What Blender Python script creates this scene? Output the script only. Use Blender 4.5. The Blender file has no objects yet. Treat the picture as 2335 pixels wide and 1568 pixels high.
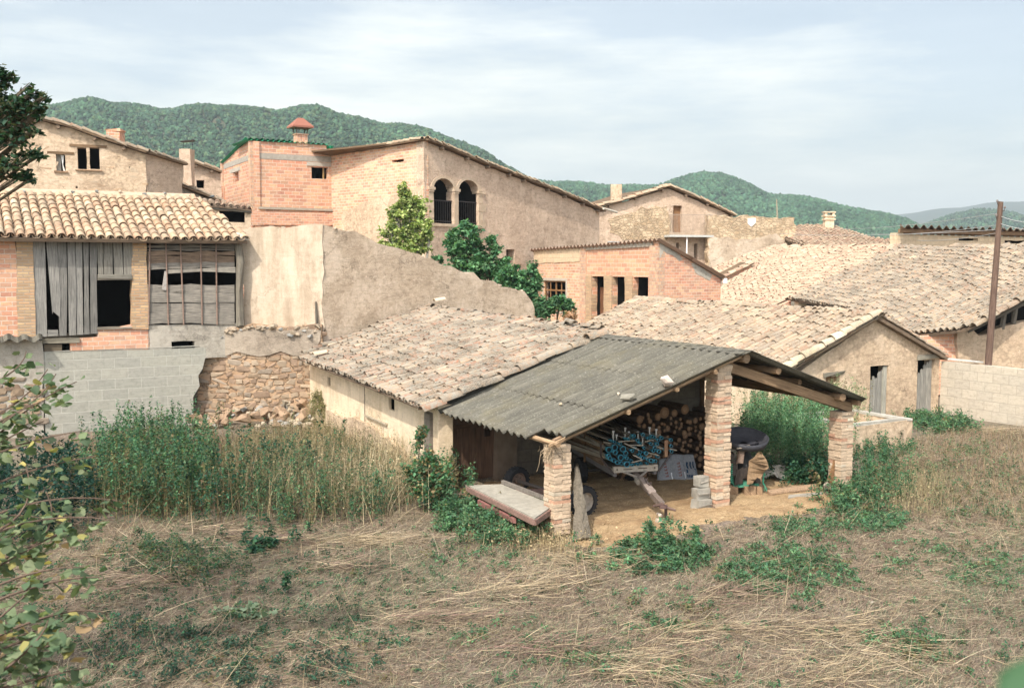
# Old farm sheds, tiled roofs and brick houses of a hill village, seen from a raised bank.
import bpy, math, random
import numpy as np
from mathutils import Vector, Matrix
from mathutils.geometry import tessellate_polygon

random.seed(11)
rng = np.random.default_rng(11)
SC = bpy.context.scene
COL = SC.collection

# ------------------------------------------------------------------ camera and survey helpers
F, CX, CY, EYE = 2269.0, 1167.0, 784.0, 5.0
PITCH = math.atan(184.0 / F)
CT, ST = math.cos(PITCH), math.sin(PITCH)


def ray(px, py):
    x, y = (px - CX) / F, -(py - CY) / F
    return np.array([x, CT + y * ST, -ST + y * CT])


def at_depth(px, py, d):
    r = ray(px, py)
    return np.array([0, 0, EYE]) + r * (d / r[1])


def on_z(px, py, z=0.0):
    r = ray(px, py)
    return np.array([0, 0, EYE]) + r * ((z - EYE) / r[2])


def on_plane(px, py, p0, n):
    r = ray(px, py)
    c = np.array([0, 0, EYE])
    return c + r * (np.dot(np.asarray(p0) - c, n) / np.dot(r, n))


def unit(v):
    v = np.asarray(v, float)
    return v / np.linalg.norm(v)


AX = np.array([-0.4848, 0.8746, 0.0])     # runs away from us along the shed
BX = np.array([0.8746, 0.4848, 0.0])      # runs across the shed front
UP = np.array([0, 0, 1.0])


class Plane:
    """A vertical wall plane: s along the wall to the right, z up, off towards us."""
    def __init__(self, p0, d):
        self.o = np.array([p0[0], p0[1], 0.0])
        d = np.array([d[0], d[1], 0.0])
        self.e = d / np.linalg.norm(d)
        self.n = np.array([self.e[1], -self.e[0], 0.0])

    def sz(self, px, py):
        p = on_plane(px, py, self.o, self.n)
        return (float(np.dot(p - self.o, self.e)), float(p[2]))

    def rect(self, x0, y0, x1, y1):
        ym, xm = (y0 + y1) / 2, (x0 + x1) / 2
        s0, s1 = self.sz(x0, ym)[0], self.sz(x1, ym)[0]
        z1, z0 = self.sz(xm, y0)[1], self.sz(xm, y1)[1]
        return [(s0, z0), (s1, z0), (s1, z1), (s0, z1)]

    def w(self, s, z, off=0.0):
        return self.o + self.e * s + UP * z + self.n * off

    def moved(self, off):
        return Plane(self.o + self.n * off, self.e)


# ------------------------------------------------------------------ material helpers
def rgb(c):
    return (c[0], c[1], c[2], 1.0)


class M:
    def __init__(self, name, rough=0.9, spec=0.2):
        self.m = bpy.data.materials.new(name)
        self.m.use_nodes = True
        self.t = self.m.node_tree
        self.b = self.t.nodes['Principled BSDF']
        self.b.inputs['Roughness'].default_value = rough
        self.b.inputs['Specular IOR Level'].default_value = spec

    def n(self, typ, **kw):
        nd = self.t.nodes.new(typ)
        for k, v in kw.items():
            setattr(nd, k, v)
        return nd

    def link(self, a, b):
        self.t.links.new(a, b)

    def uv(self, sx=1, sy=1, warp=0.0):
        tc = self.n('ShaderNodeUVMap')
        mp = self.n('ShaderNodeMapping')
        mp.inputs['Scale'].default_value = (sx, sy, 1)
        self.link(tc.outputs[0], mp.inputs[0])
        if warp:
            nz = self.noise(mp.outputs[0], 3.0, 2)
            mx = self.n('ShaderNodeMixRGB', blend_type='ADD')
            mx.inputs[0].default_value = warp
            self.link(mp.outputs[0], mx.inputs[1])
            self.link(nz.outputs['Color'], mx.inputs[2])
            return mx.outputs[0]
        return mp.outputs[0]

    def pos(self, sx=1, sy=1, sz=1):
        tc = self.n('ShaderNodeNewGeometry')
        mp = self.n('ShaderNodeMapping')
        mp.inputs['Scale'].default_value = (sx, sy, sz)
        self.link(tc.outputs['Position'], mp.inputs[0])
        return mp.outputs[0]

    def noise(self, vec, scale, detail=4, rough=0.6):
        nd = self.n('ShaderNodeTexNoise')
        nd.inputs['Scale'].default_value = scale
        nd.inputs['Detail'].default_value = detail
        nd.inputs['Roughness'].default_value = rough
        if vec is not None:
            self.link(vec, nd.inputs['Vector'])
        return nd

    def ramp(self, fac, stops):
        nd = self.n('ShaderNodeValToRGB')
        el = nd.color_ramp.elements
        while len(el) < len(stops):
            el.new(0.5)
        for e, (p, c) in zip(el, stops):
            e.position = p
            e.color = rgb(c) if hasattr(c, '__len__') else (c, c, c, 1)
        self.link(fac, nd.inputs[0])
        return nd.outputs[0]

    def mix(self, fac, a, b, mode='MIX'):
        nd = self.n('ShaderNodeMixRGB', blend_type=mode)
        for i, v in enumerate((fac, a, b)):
            if isinstance(v, (int, float)):
                nd.inputs[i].default_value = v if i == 0 else (v, v, v, 1)
            elif isinstance(v, (tuple, list)):
                nd.inputs[i].default_value = rgb(v)
            else:
                self.link(v, nd.inputs[i])
        return nd.outputs[0]

    def math(self, op, a, b=0.5):
        nd = self.n('ShaderNodeMath', operation=op)
        for i, v in enumerate((a, b)):
            if isinstance(v, (int, float)):
                nd.inputs[i].default_value = v
            else:
                self.link(v, nd.inputs[i])
        return nd.outputs[0]

    def tint(self):
        nd = self.n('ShaderNodeVertexColor')
        nd.layer_name = 'tint'
        return nd.outputs[0]

    def bump(self, h, strength=0.5, dist=0.02, prev=None):
        nd = self.n('ShaderNodeBump')
        nd.inputs['Strength'].default_value = strength
        nd.inputs['Distance'].default_value = dist
        self.link(h, nd.inputs['Height'])
        if prev is not None:
            self.link(prev, nd.inputs['Normal'])
        return nd.outputs[0]

    def out(self, col, nrm=None):
        if isinstance(col, (tuple, list)):
            self.b.inputs['Base Color'].default_value = rgb(col)
        else:
            self.link(col, self.b.inputs['Base Color'])
        if nrm is not None:
            self.link(nrm, self.b.inputs['Normal'])
        return self.m


def plaster(name, base, dark, light, stones=0.0, bump=0.7, streak=0.25):
    k = M(name)
    base, dark, light = (tuple(np.array(q) * np.array([.995, 1.0, 1.035])) for q in (base, dark, light))
    uv = k.uv()
    n1 = k.noise(uv, 0.55, 6, 0.65)
    n2 = k.noise(uv, 5.0, 6, 0.7)
    n3 = k.noise(uv, 38.0, 3, 0.7)
    c = k.ramp(n1.outputs[0], [(0.3, dark), (0.5, base), (0.68, light)])
    c = k.mix(k.ramp(n2.outputs[0], [(0.35, 0.0), (0.7, 0.55)]), c, dark)
    c = k.mix(k.ramp(n3.outputs[0], [(0.5, 0.0), (0.72, 0.6)]), c, tuple(x * 0.55 for x in dark))
    st = k.noise(k.uv(1.6, 0.22, 0.1), 1.6, 5, 0.7)
    c = k.mix(k.math('MULTIPLY', k.ramp(st.outputs[0], [(0.42, 0.0), (0.66, 1.0)]), streak), c, tuple(min(1, x * 1.25) for x in light))
    st2 = k.noise(k.uv(1.1, 0.25, 0.1), 2.0, 6, 0.75)
    c = k.mix(k.math('MULTIPLY', k.ramp(st2.outputs[0], [(0.52, 0.0), (0.7, 1.0)]), streak * 1.2), c, tuple(x * 0.8 for x in dark))
    pit = k.noise(uv, 5.5, 7, 0.82)
    c = k.mix(k.math('MULTIPLY', k.ramp(pit.outputs[0], [(0.54, 0.0), (0.64, 1.0)]), 0.6 * bump), c, tuple(x * 0.5 for x in dark))
    c = k.mix(k.math('MULTIPLY', k.ramp(pit.outputs[0], [(0.34, 1.0), (0.46, 0.0)]), 0.6 * bump), c, tuple(min(1, x * 1.12) for x in light))
    ln = k.noise(k.uv(0.35, 2.2, 0.25), 1.6, 5, 0.7)
    c = k.mix(k.math('MULTIPLY', k.ramp(ln.outputs[0], [(0.47, 0.0), (0.50, 1.0), (0.53, 0.0)]), 0.35 * bump), c, tuple(x * 0.45 for x in dark))
    sp = k.noise(uv, 22.0, 3, 0.8)
    spm = k.ramp(k.noise(uv, 0.9, 4, 0.7).outputs[0], [(0.42, 0.0), (0.6, 1.0)])
    c = k.mix(k.math('MULTIPLY', k.math('MULTIPLY', k.ramp(sp.outputs[0], [(0.58, 0.0), (0.68, 1.0)]), spm), 0.8 * bump), c, tuple(x * 0.35 for x in dark))
    big = k.noise(k.uv(1, 0.8, 0.2), 0.35, 5, 0.75)
    c = k.mix(k.ramp(big.outputs[0], [(0.50, 0.0), (0.56, 0.35)]), c, tuple(x * 1.15 for x in light))
    ck = k.n('ShaderNodeTexVoronoi', feature='DISTANCE_TO_EDGE')
    ck.inputs['Scale'].default_value = 0.55
    nw = k.noise(uv, 2.2, 5, 0.75)
    wv = k.n('ShaderNodeMixRGB', blend_type='ADD')
    wv.inputs[0].default_value = 0.9
    k.link(uv, wv.inputs[1]); k.link(nw.outputs['Color'], wv.inputs[2]); k.link(wv.outputs[0], ck.inputs['Vector'])
    crk = k.math('MULTIPLY', k.ramp(ck.outputs['Distance'], [(0.006, 1.0), (0.02, 0.0)]), spm)
    c = k.mix(k.math('MULTIPLY', crk, 0.6 * min(1, bump + .2)), c, tuple(x * 0.35 for x in dark))
    h = k.mix(0.4, k.ramp(pit.outputs[0], [(0.35, 1.0), (0.7, 0.0)]), n3.outputs[0])
    # stones showing through
    vo = k.n('ShaderNodeTexVoronoi')
    vo.inputs['Scale'].default_value = 6.0
    vo.inputs['Randomness'].default_value = 1.0
    k.link(k.uv(1, 1.25, 0.25), vo.inputs['Vector'])
    if stones:
        ms = k.ramp(k.noise(uv, 1.1, 4, 0.7).outputs[0], [(0.45, 0.0), (0.6, 1.0)])
        cell = k.mix(0.5, vo.outputs['Color'], (0.45, 0.45, 0.45))
        sc = k.mix(0.75, k.ramp(cell, [(0.25, dark), (0.5, base), (0.75, light)]), base)
        edge = k.ramp(vo.outputs['Distance'], [(0.35, 0.0), (0.75, 1.0)])
        sc = k.mix(k.math('MULTIPLY', edge, 0.6), sc, tuple(x * 0.5 for x in dark))
        c = k.mix(k.math('MULTIPLY', ms, stones), c, sc)
    nb = None
    if stones:
        nb = k.bump(vo.outputs['Distance'], bump * 0.3, 0.03)
    nb = k.bump(h, bump * 0.8, 0.035, nb)
    return k.out(c, nb)


def brickwork(name, c1, c2, mortar, w=0.29, h=0.11, ms=0.011, smear=0.35, bump=0.6, smearc=None, warp=0.012, uvar=1.0):
    k = M(name)
    uv = k.uv(1, 1, warp)
    br = k.n('ShaderNodeTexBrick')
    br.inputs['Scale'].default_value = 1.0
    br.inputs['Brick Width'].default_value = w
    br.inputs['Row Height'].default_value = h
    br.inputs['Mortar Size'].default_value = ms
    br.inputs['Mortar Smooth'].default_value = 0.3
    br.inputs['Bias'].default_value = 0.0
    br.inputs['Color1'].default_value = rgb(c1)
    br.inputs['Color2'].default_value = rgb(c2)
    br.inputs['Mortar'].default_value = rgb(mortar)
    k.link(uv, br.inputs['Vector'])
    n1 = k.noise(k.uv(), 0.7, 5, 0.65)
    n2 = k.noise(k.uv(), 9.0, 5, 0.7)
    n3 = k.noise(k.uv(1.2, 4), 3.0, 3, 0.6)
    br2 = k.n('ShaderNodeTexBrick')
    for q, v in (('Scale', 1.0), ('Brick Width', w), ('Row Height', h), ('Mortar Size', 0.0), ('Bias', 0.15)):
        br2.inputs[q].default_value = v
    br2.offset_frequency, br2.squash_frequency = 2, 3
    br2.inputs['Color1'].default_value = (1 - .36 * uvar,) * 3 + (1,)
    br2.inputs['Color2'].default_value = (1 + .28 * uvar, 1 + .22 * uvar, 1 + .1 * uvar, 1)
    mp2 = k.n('ShaderNodeMapping')
    mp2.inputs['Location'].default_value = (w * 14.0, h * 10.0, 0)
    k.link(uv, mp2.inputs[0]); k.link(mp2.outputs[0], br2.inputs['Vector'])
    c = k.mix(1.0, br.outputs['Color'], br2.outputs['Color'], 'MULTIPLY')
    c = k.mix(0.25, c, k.ramp(n3.outputs[0], [(0.3, tuple(x * 0.62 for x in c1)), (0.7, tuple(min(1, x * 1.3) for x in c2))]))
    c = k.mix(br.outputs['Fac'], c, mortar)
    sm = k.ramp(n1.outputs[0], [(0.42, 0.0), (0.7, 1.0)])
    c = k.mix(k.math('MULTIPLY', sm, smear), c, smearc or mortar)
    c = k.mix(k.ramp(n2.outputs[0], [(0.5, 0.0), (0.8, 0.55)]), c, tuple(x * 0.45 for x in c1))
    hh = k.mix(0.35, k.ramp(br.outputs['Fac'], [(0.0, 1.0), (1.0, 0.0)]), n2.outputs[0])
    return k.out(c, k.bump(hh, bump, 0.02))


def rubble(name, cols, mortar, scale=2.6, bump=1.0, edge0=0.03, edge1=0.10):
    k = M(name)
    uv = k.uv(1, 1.75, 0.3)
    nw = k.noise(k.uv(), 7.0, 4, 0.7)
    wm_ = k.n('ShaderNodeMixRGB', blend_type='ADD')
    wm_.inputs[0].default_value = 0.14
    k.link(uv, wm_.inputs[1]); k.link(nw.outputs['Color'], wm_.inputs[2])
    uv = wm_.outputs[0]
    vo = k.n('ShaderNodeTexVoronoi')
    vo.inputs['Scale'].default_value = scale
    vo.inputs['Randomness'].default_value = 0.85
    k.link(uv, vo.inputs['Vector'])
    ve = k.n('ShaderNodeTexVoronoi', feature='DISTANCE_TO_EDGE')
    ve.inputs['Scale'].default_value = scale
    ve.inputs['Randomness'].default_value = 0.85
    k.link(uv, ve.inputs['Vector'])
    sep = k.n('ShaderNodeSeparateColor')
    k.link(vo.outputs['Color'], sep.inputs[0])
    c = k.ramp(sep.outputs[0], [(0.1, cols[0]), (0.4, cols[1]), (0.65, cols[2]), (0.9, cols[3])])
    n2 = k.noise(k.uv(), 12.0, 5, 0.7)
    c = k.mix(k.ramp(n2.outputs[0], [(0.35, 0.0), (0.75, 0.6)]), c, tuple(x * 0.55 for x in cols[1]))
    n1 = k.noise(k.uv(), 0.8, 5, 0.65)
    e = k.ramp(ve.outputs['Distance'], [(edge0, 0.0), (edge1, 1.0)])
    c = k.mix(k.math('ADD', k.math('MULTIPLY', e, 0.85), 0.15), mortar, c)
    c = k.mix(k.math('MULTIPLY', k.ramp(n1.outputs[0], [(0.48, 0.0), (0.62, 1.0)]), 0.55), c, tuple(min(1, x * 1.3) for x in cols[2]))
    hh = k.mix(0.3, e, n2.outputs[0])
    return k.out(c, k.bump(hh, bump, 0.06))


def wood(name, a, b, rough=0.9, scale=1.0):
    k = M(name)
    v = k.uv(1.2 * scale, 22 * scale)
    n1 = k.noise(v, 1.6, 6, 0.7)
    n2 = k.noise(k.uv(), 1.5, 4, 0.6)
    c = k.ramp(n1.outputs[0], [(0.3, tuple(x * 0.35 for x in a)), (0.45, a), (0.7, b)])
    c = k.mix(k.ramp(n2.outputs[0], [(0.4, 0.0), (0.7, 0.6)]), c, tuple(x * 0.6 for x in a))
    c = k.mix(1.0, c, k.tint(), 'MULTIPLY')
    return k.out(c, k.bump(n1.outputs[0], 0.6, 0.01))


def tinted(name, rough=0.9, spec=0.2, var=0.35, scale=6.0, bump=0.3, detail=5):
    """Colour from the 'tint' attribute, mottled."""
    k = M(name, rough, spec)
    n1 = k.noise(k.pos(), scale, detail, 0.65)
    f = k.ramp(n1.outputs[0], [(0.25, 1.0 - var), (0.75, 1.0 + 0.0)])
    c = k.mix(1.0, k.tint(), f, 'MULTIPLY')
    return k.out(c, k.bump(n1.outputs[0], bump, 0.02))


def tile_mat(name, lichen, lam, moss=(0.05, 0.045, 0.035)):
    k = M(name, 0.92)
    p = k.pos()
    n1 = k.noise(p, 9.0, 6, 0.75)
    n2 = k.noise(p, 1.1, 4, 0.6)
    n3 = k.noise(p, 40.0, 3, 0.7)
    c = k.tint()
    c = k.mix(k.math('MULTIPLY', k.ramp(n1.outputs[0], [(0.44, 0.0), (0.6, 1.0)]), lam), c, lichen)
    dk = k.math('MULTIPLY', k.ramp(n2.outputs[0], [(0.38, 0.0), (0.66, 1.0)]), k.ramp(n3.outputs[0], [(0.36, 0.0), (0.6, 1.0)]))
    c = k.mix(k.math('MULTIPLY', dk, lam), c, moss)
    return k.out(c, k.bump(n3.outputs[0], 0.4, 0.01))


def leafmat(name, trans=0.3):
    k = M(name, 0.65, 0.25)
    t = k.tint()
    k.link(t, k.b.inputs['Base Color'])
    tr = k.n('ShaderNodeBsdfTranslucent')
    k.link(k.mix(1.0, t, (1.0, 1.1, 0.6), 'MULTIPLY'), tr.inputs[0])
    mx = k.n('ShaderNodeMixShader')
    mx.inputs[0].default_value = trans
    k.link(k.b.outputs[0], mx.inputs[1])
    k.link(tr.outputs[0], mx.inputs[2])
    k.link(mx.outputs[0], k.t.nodes['Material Output'].inputs[0])
    return k.m


# ------------------------------------------------------------------ object helpers
def tag(o, label=None, cat=None, group=None, kind=None):
    for key, v in (('label', label), ('category', cat), ('group', group), ('kind', kind)):
        if v:
            o[key] = v
    return o


def thing(name, label, cat, loc, group=None):
    o = bpy.data.objects.new(name, None)
    o.empty_display_size = 0.2
    o.location = Vector([float(c) for c in loc])
    COL.objects.link(o)
    return tag(o, label, cat, group)


def finish(o, parent):
    COL.objects.link(o)
    if parent is not None:
        o.parent = parent
        o.location = -parent.location if parent.type == 'EMPTY' else Vector((0, 0, 0))
    else:
        me = o.data
        n = len(me.vertices)
        co = np.empty(n * 3, np.float32)
        me.vertices.foreach_get('co', co)
        co = co.reshape(-1, 3)
        c = (co.min(0) + co.max(0)) / 2
        c[2] = co[:, 2].min()
        me.vertices.foreach_set('co', (co - c).ravel())
        me.update()
        o.location = Vector([float(x) for x in c])
    return o


class Geo:
    """Collects boxes, tubes, lathes; build() links them as ONE mesh object."""
    def __init__(self):
        self.v, self.f, self.uvs, self.col, self.mi = [], [], [], [], []

    def add(self, verts, faces, uvs=None, col=(1, 1, 1), mi=0):
        b = len(self.v)
        self.v += [tuple(float(c) for c in p) for p in verts]
        self.col += [(col[0], col[1], col[2], 1.0)] * len(verts)
        for i, f in enumerate(faces):
            self.f.append([b + j for j in f])
            self.uvs.append(uvs[i] if uvs else [(verts[j][0] + verts[j][1], verts[j][2]) for j in f])
            self.mi.append(mi)

    def box(self, O, X, Y, Z, jit=0.0, col=(1, 1, 1), mi=0):
        O, X, Y, Z = (np.asarray(a, float) for a in (O, X, Y, Z))
        vs = [O + X * i + Y * j + Z * k for k in (0, 1) for j in (0, 1) for i in (0, 1)]
        if jit:
            vs = [p + rng.normal(0, jit, 3) for p in vs]
        fs = [(0, 2, 3, 1), (4, 5, 7, 6), (0, 1, 5, 4), (2, 6, 7, 3), (0, 4, 6, 2), (1, 3, 7, 5)]
        if np.dot(np.cross(X, Y), Z) < 0:
            fs = [f[::-1] for f in fs]
        L = [np.linalg.norm(a) for a in (X, Y, Z)]
        k = int(np.argmax(L))
        r = random.random() * 7
        uvs = []
        for f in fs:
            q = []
            for j in f:
                c = [(j & 1) * L[0], ((j >> 1) & 1) * L[1], ((j >> 2) & 1) * L[2]]
                q.append((c[k] + r, sum(c[m] for m in range(3) if m != k) + r * 1.7))
            uvs.append(q)
        self.add(vs, fs, uvs, col, mi)

    def cbox(self, c, X, Y, Z, **kw):
        c, X, Y, Z = (np.asarray(a, float) for a in (c, X, Y, Z))
        self.box(c - X / 2 - Y / 2 - Z / 2, X, Y, Z, **kw)

    def tube(self, pts, rad, n=8, col=(1, 1, 1), caps=True, jit=0.0, mi=0, capmi=None):
        pts = [np.asarray(p, float) for p in pts]
        if not hasattr(rad, '__len__'):
            rad = [rad] * len(pts)
        vs, fs, uvs = [], [], []
        L = 0.0
        r0 = random.random() * 9
        d0 = unit(pts[1] - pts[0])
        ref = np.array([0, 0, 1.0]) if abs(d0[2]) < 0.9 else np.array([1.0, 0, 0])
        a = unit(np.cross(ref, d0))
        lens = []
        for i, p in enumerate(pts):
            d = unit(pts[min(i + 1, len(pts) - 1)] - pts[max(i - 1, 0)])
            a = unit(a - d * np.dot(a, d))
            b = np.cross(d, a)
            if i:
                L += np.linalg.norm(p - pts[i - 1])
            lens.append(L)
            for k in range(n):
                t = 2 * math.pi * k / n
                q = p + (a * math.cos(t) + b * math.sin(t)) * rad[i]
                if jit:
                    q = q + rng.normal(0, jit, 3)
                vs.append(q)
        for i in range(len(pts) - 1):
            for k in range(n):
                k2 = (k + 1) % n
                fs.append((i * n + k, i * n + k2, (i + 1) * n + k2, (i + 1) * n + k))
                c0, c1 = rad[i] * 6.28 * k / n, rad[i] * 6.28 * (k + 1) / n
                uvs.append([(lens[i] + r0, c0 + r0), (lens[i] + r0, c1 + r0), (lens[i + 1] + r0, c1 + r0), (lens[i + 1] + r0, c0 + r0)])
        self.add(vs, fs, uvs, col, mi)
        if caps:
            m = len(pts) - 1
            for base, rev in ((0, True), (m * n, False)):
                ring = vs[base:base + n]
                f = list(range(n))
                if rev:
                    f = f[::-1]
                self.add(ring, [f], [[(ring[j][0], ring[j][2]) for j in f]], col, mi if capmi is None else capmi)

    def lathe(self, c, axis, prof, n=20, col=(1, 1, 1), mi=0):
        """prof: list of (distance along axis, radius)."""
        c, axis = np.asarray(c, float), unit(axis)
        ref = np.array([0, 0, 1.0]) if abs(axis[2]) < 0.9 else np.array([1.0, 0, 0])
        a = unit(np.cross(ref, axis))
        b = np.cross(axis, a)
        vs, fs = [], []
        for h, r in prof:
            for k in range(n):
                t = 2 * math.pi * k / n
                vs.append(c + axis * h + (a * math.cos(t) + b * math.sin(t)) * r)
        for i in range(len(prof) - 1):
            for k in range(n):
                k2 = (k + 1) % n
                fs.append((i * n + k, i * n + k2, (i + 1) * n + k2, (i + 1) * n + k))
        self.add(vs, fs, None, col, mi)

    def prism(self, poly, d, col=(1, 1, 1), mi=0, vert=False):
        """Extrude a 3D polygon along vector d."""
        P = [np.asarray(p, float) for p in poly]
        d = np.asarray(d, float)
        n = len(P)
        tri = tessellate_polygon([[Vector([float(c) for c in p]) for p in P]])
        vs = P + [p + d for p in P]
        fs = [tuple(t) for t in tri] + [tuple(j + n for j in t[::-1]) for t in tri]
        fs += [(i, (i + 1) % n, n + (i + 1) % n, n + i) for i in range(n)]
        uvs = [[(vs[j][2] + col[0] * 9, vs[j][0] + vs[j][1]) for j in f] for f in fs] if vert else None
        self.add(vs, fs, uvs, col, mi)

    def build(self, name, mat, parent=None, smooth=False):
        me = bpy.data.meshes.new(name)
        me.from_pydata(self.v, [], self.f)
        uvl = me.uv_layers.new(name='UVMap')
        flat = [c for q in self.uvs for uv in q for c in uv]
        uvl.data.foreach_set('uv', np.array(flat, np.float32))
        ca = me.color_attributes.new('tint', 'FLOAT_COLOR', 'POINT')
        ca.data.foreach_set('color', np.array(self.col, np.float32).ravel())
        for m in (mat if isinstance(mat, (list, tuple)) else [mat]):
            me.materials.append(m)
        me.polygons.foreach_set('material_index', np.array(self.mi, np.int32))
        if smooth:
            me.polygons.foreach_set('use_smooth', [True] * len(me.polygons))
        me.validate()
        me.update()
        return finish(bpy.data.objects.new(name, me), parent)


def mesh_np(name, V, Fc, col, mat, parent=None, smooth=False, uv=None):
    """Fast builder: V (N,3), Fc (M,k) with one face size, col (N,3) or None."""
    me = bpy.data.meshes.new(name)
    V = np.asarray(V, np.float32)
    Fc = np.asarray(Fc, np.int32)
    m, k = Fc.shape
    me.vertices.add(len(V))
    me.vertices.foreach_set('co', V.ravel())
    me.loops.add(m * k)
    me.loops.foreach_set('vertex_index', Fc.ravel())
    me.polygons.add(m)
    me.polygons.foreach_set('loop_start', np.arange(0, m * k, k, dtype=np.int32))
    me.polygons.foreach_set('loop_total', np.full(m, k, np.int32))
    if col is not None:
        ca = me.color_attributes.new('tint', 'FLOAT_COLOR', 'POINT')
        c4 = np.ones((len(V), 4), np.float32)
        c4[:, :3] = col
        ca.data.foreach_set('color', c4.ravel())
    if uv is not None:
        u = me.uv_layers.new(name='UVMap')
        u.data.foreach_set('uv', np.asarray(uv, np.float32).ravel())
    me.materials.append(mat)
    if smooth:
        me.polygons.foreach_set('use_smooth', np.ones(m, bool))
    me.update()
    me.validate()
    return finish(bpy.data.objects.new(name, me), parent)


def stamp(tv, tf, mats, offs):
    """Copies template (k,3) verts / (f,j) faces with 3x3 matrices and offsets -> V, F."""
    N, k = len(offs), len(tv)
    V = np.einsum('nij,kj->nki', mats, tv) + offs[:, None, :]
    Fc = tf[None] + (np.arange(N) * k)[:, None, None]
    return V.reshape(-1, 3), Fc.reshape(-1, tf.shape[1])


def copy_tree(o, parent=None):
    c = o.copy()
    COL.objects.link(c)
    if parent is not None:
        c.parent = parent
    for ch in list(o.children):
        copy_tree(ch, c)
    return c


# ------------------------------------------------------------------ building helpers
def roughen(poly, seg, amp):
    out = []
    n = len(poly)
    for i in range(n):
        a, b = np.array(poly[i]), np.array(poly[(i + 1) % n])
        L = np.linalg.norm(b - a)
        m = max(1, int(L / seg))
        for j in range(m):
            p = a + (b - a) * j / m
            if j:
                p = p + rng.normal(0, amp, 2)
            out.append((float(p[0]), float(p[1])))
    return out


def wall(name, pl, outer, holes, thick, mat, parent, rough=0.025, seg=0.45, off=0.0, jag=0.0):
    if rough:
        outer = roughen(outer, seg, rough)
    holes = [roughen(h, 0.3, 0.012) for h in (holes or [])]
    loops = [outer] + holes
    tri = tessellate_polygon([[Vector((p[0], p[1], 0)) for p in l] for l in loops])
    flat = [p for l in loops for p in l]
    n = len(flat)
    g = Geo()
    V = [pl.w(s, z, off) for s, z in flat] + [pl.w(s, z, off - thick) for s, z in flat]
    fs, uvs = [], []
    for t in tri:
        a, b, c = (np.array(flat[i]) for i in t)
        if (b[0] - a[0]) * (c[1] - a[1]) - (b[1] - a[1]) * (c[0] - a[0]) < 0:
            t = t[::-1]
        fs.append(tuple(t)); uvs.append([flat[i] for i in t])
        fs.append(tuple(i + n for i in t[::-1])); uvs.append([flat[i] for i in t[::-1]])
    b = 0
    for li, l in enumerate(loops):
        m = len(l)
        area = sum(l[i][0] * l[(i + 1) % m][1] - l[(i + 1) % m][0] * l[i][1] for i in range(m))
        for i in range(m):
            i0, i1 = b + i, b + (i + 1) % m
            if (area > 0) == (li == 0):
                i0, i1 = i1, i0
            p, q = flat[i0], flat[i1]
            hz = abs(p[0] - q[0]) > abs(p[1] - q[1])
            fs.append((i0, i1, i1 + n, i0 + n))
            if hz:
                uvs.append([p, q, (q[0], q[1] + thick), (p[0], p[1] + thick)])
            else:
                uvs.append([p, q, (q[0] + thick, q[1]), (p[0] + thick, p[1])])
        b += m
    g.add(V, fs, uvs)
    return g.build(name, mat, parent)


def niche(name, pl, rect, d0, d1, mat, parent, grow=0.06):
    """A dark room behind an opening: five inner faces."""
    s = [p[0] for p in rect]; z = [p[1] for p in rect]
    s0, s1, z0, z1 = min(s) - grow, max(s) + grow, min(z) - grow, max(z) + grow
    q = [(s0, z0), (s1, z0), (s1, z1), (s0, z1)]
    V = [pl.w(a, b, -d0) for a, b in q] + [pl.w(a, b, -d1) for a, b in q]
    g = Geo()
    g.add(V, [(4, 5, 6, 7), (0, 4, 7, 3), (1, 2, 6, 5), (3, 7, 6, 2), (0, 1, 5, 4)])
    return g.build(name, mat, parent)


def top_poly(pl, tops, zbot):
    t = [pl.sz(*p) for p in tops]
    return t + [(t[-1][0], zbot), (t[0][0], zbot)]


def tile_cols(pal, n):
    pal = np.array(pal)
    i = rng.integers(0, len(pal), n)
    j = rng.integers(0, len(pal), n)
    t = rng.random((n, 1)) * 0.6
    c = pal[i] * (1 - t) + pal[j] * t
    return np.clip(c * rng.normal(1.0, 0.13, (n, 1)), 0.02, 0.9)


def arc_template(r0, r1, L, seg, th, up=True):
    """Half-round tile: x across, y up the slope, z out. Outer arc + rim at the lower end."""
    vs, fs = [], []
    for y, r in ((0, r0), (L, r1)):
        for k in range(seg + 1):
            t = math.pi * k / seg
            z = math.sin(t) * r * 0.9
            vs.append((-math.cos(t) * r, y, z if up else -z))
    for k in range(seg):
        f = (k, k + 1, seg + 2 + k, seg + 1 + k)
        fs.append(f if up else f[::-1])
    b = len(vs)
    for k in range(seg + 1):
        t = math.pi * k / seg
        z = math.sin(t) * (r0 - th) * 0.9
        vs.append((-math.cos(t) * (r0 - th), 0.0, z if up else -z))
    for k in range(seg + 1):
        t = math.pi * k / seg
        z = math.sin(t) * r0 * 0.9
        vs.append((-math.cos(t) * r0, 0.0, z if up else -z))
    for k in range(seg):
        f = (b + k, b + k + 1, b + seg + 2 + k, b + seg + 1 + k)
        fs.append(f if up else f[::-1])
    b2 = len(vs)      # inner arc, a hand's length in
    for y in (0.0, min(L, 0.3)):
        for k in range(seg + 1):
            t = math.pi * k / seg
            z = math.sin(t) * (r0 - th) * 0.9
            vs.append((-math.cos(t) * (r0 - th), y, z if up else -z))
    for k in range(seg):
        f = (b2 + k, b2 + seg + 1 + k, b2 + seg + 2 + k, b2 + k + 1)
        fs.append(f if up else f[::-1])
    return np.array(vs), np.array(fs)


def orient(xa, ya, za):
    return np.stack([xa, ya, za], axis=1)


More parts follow.
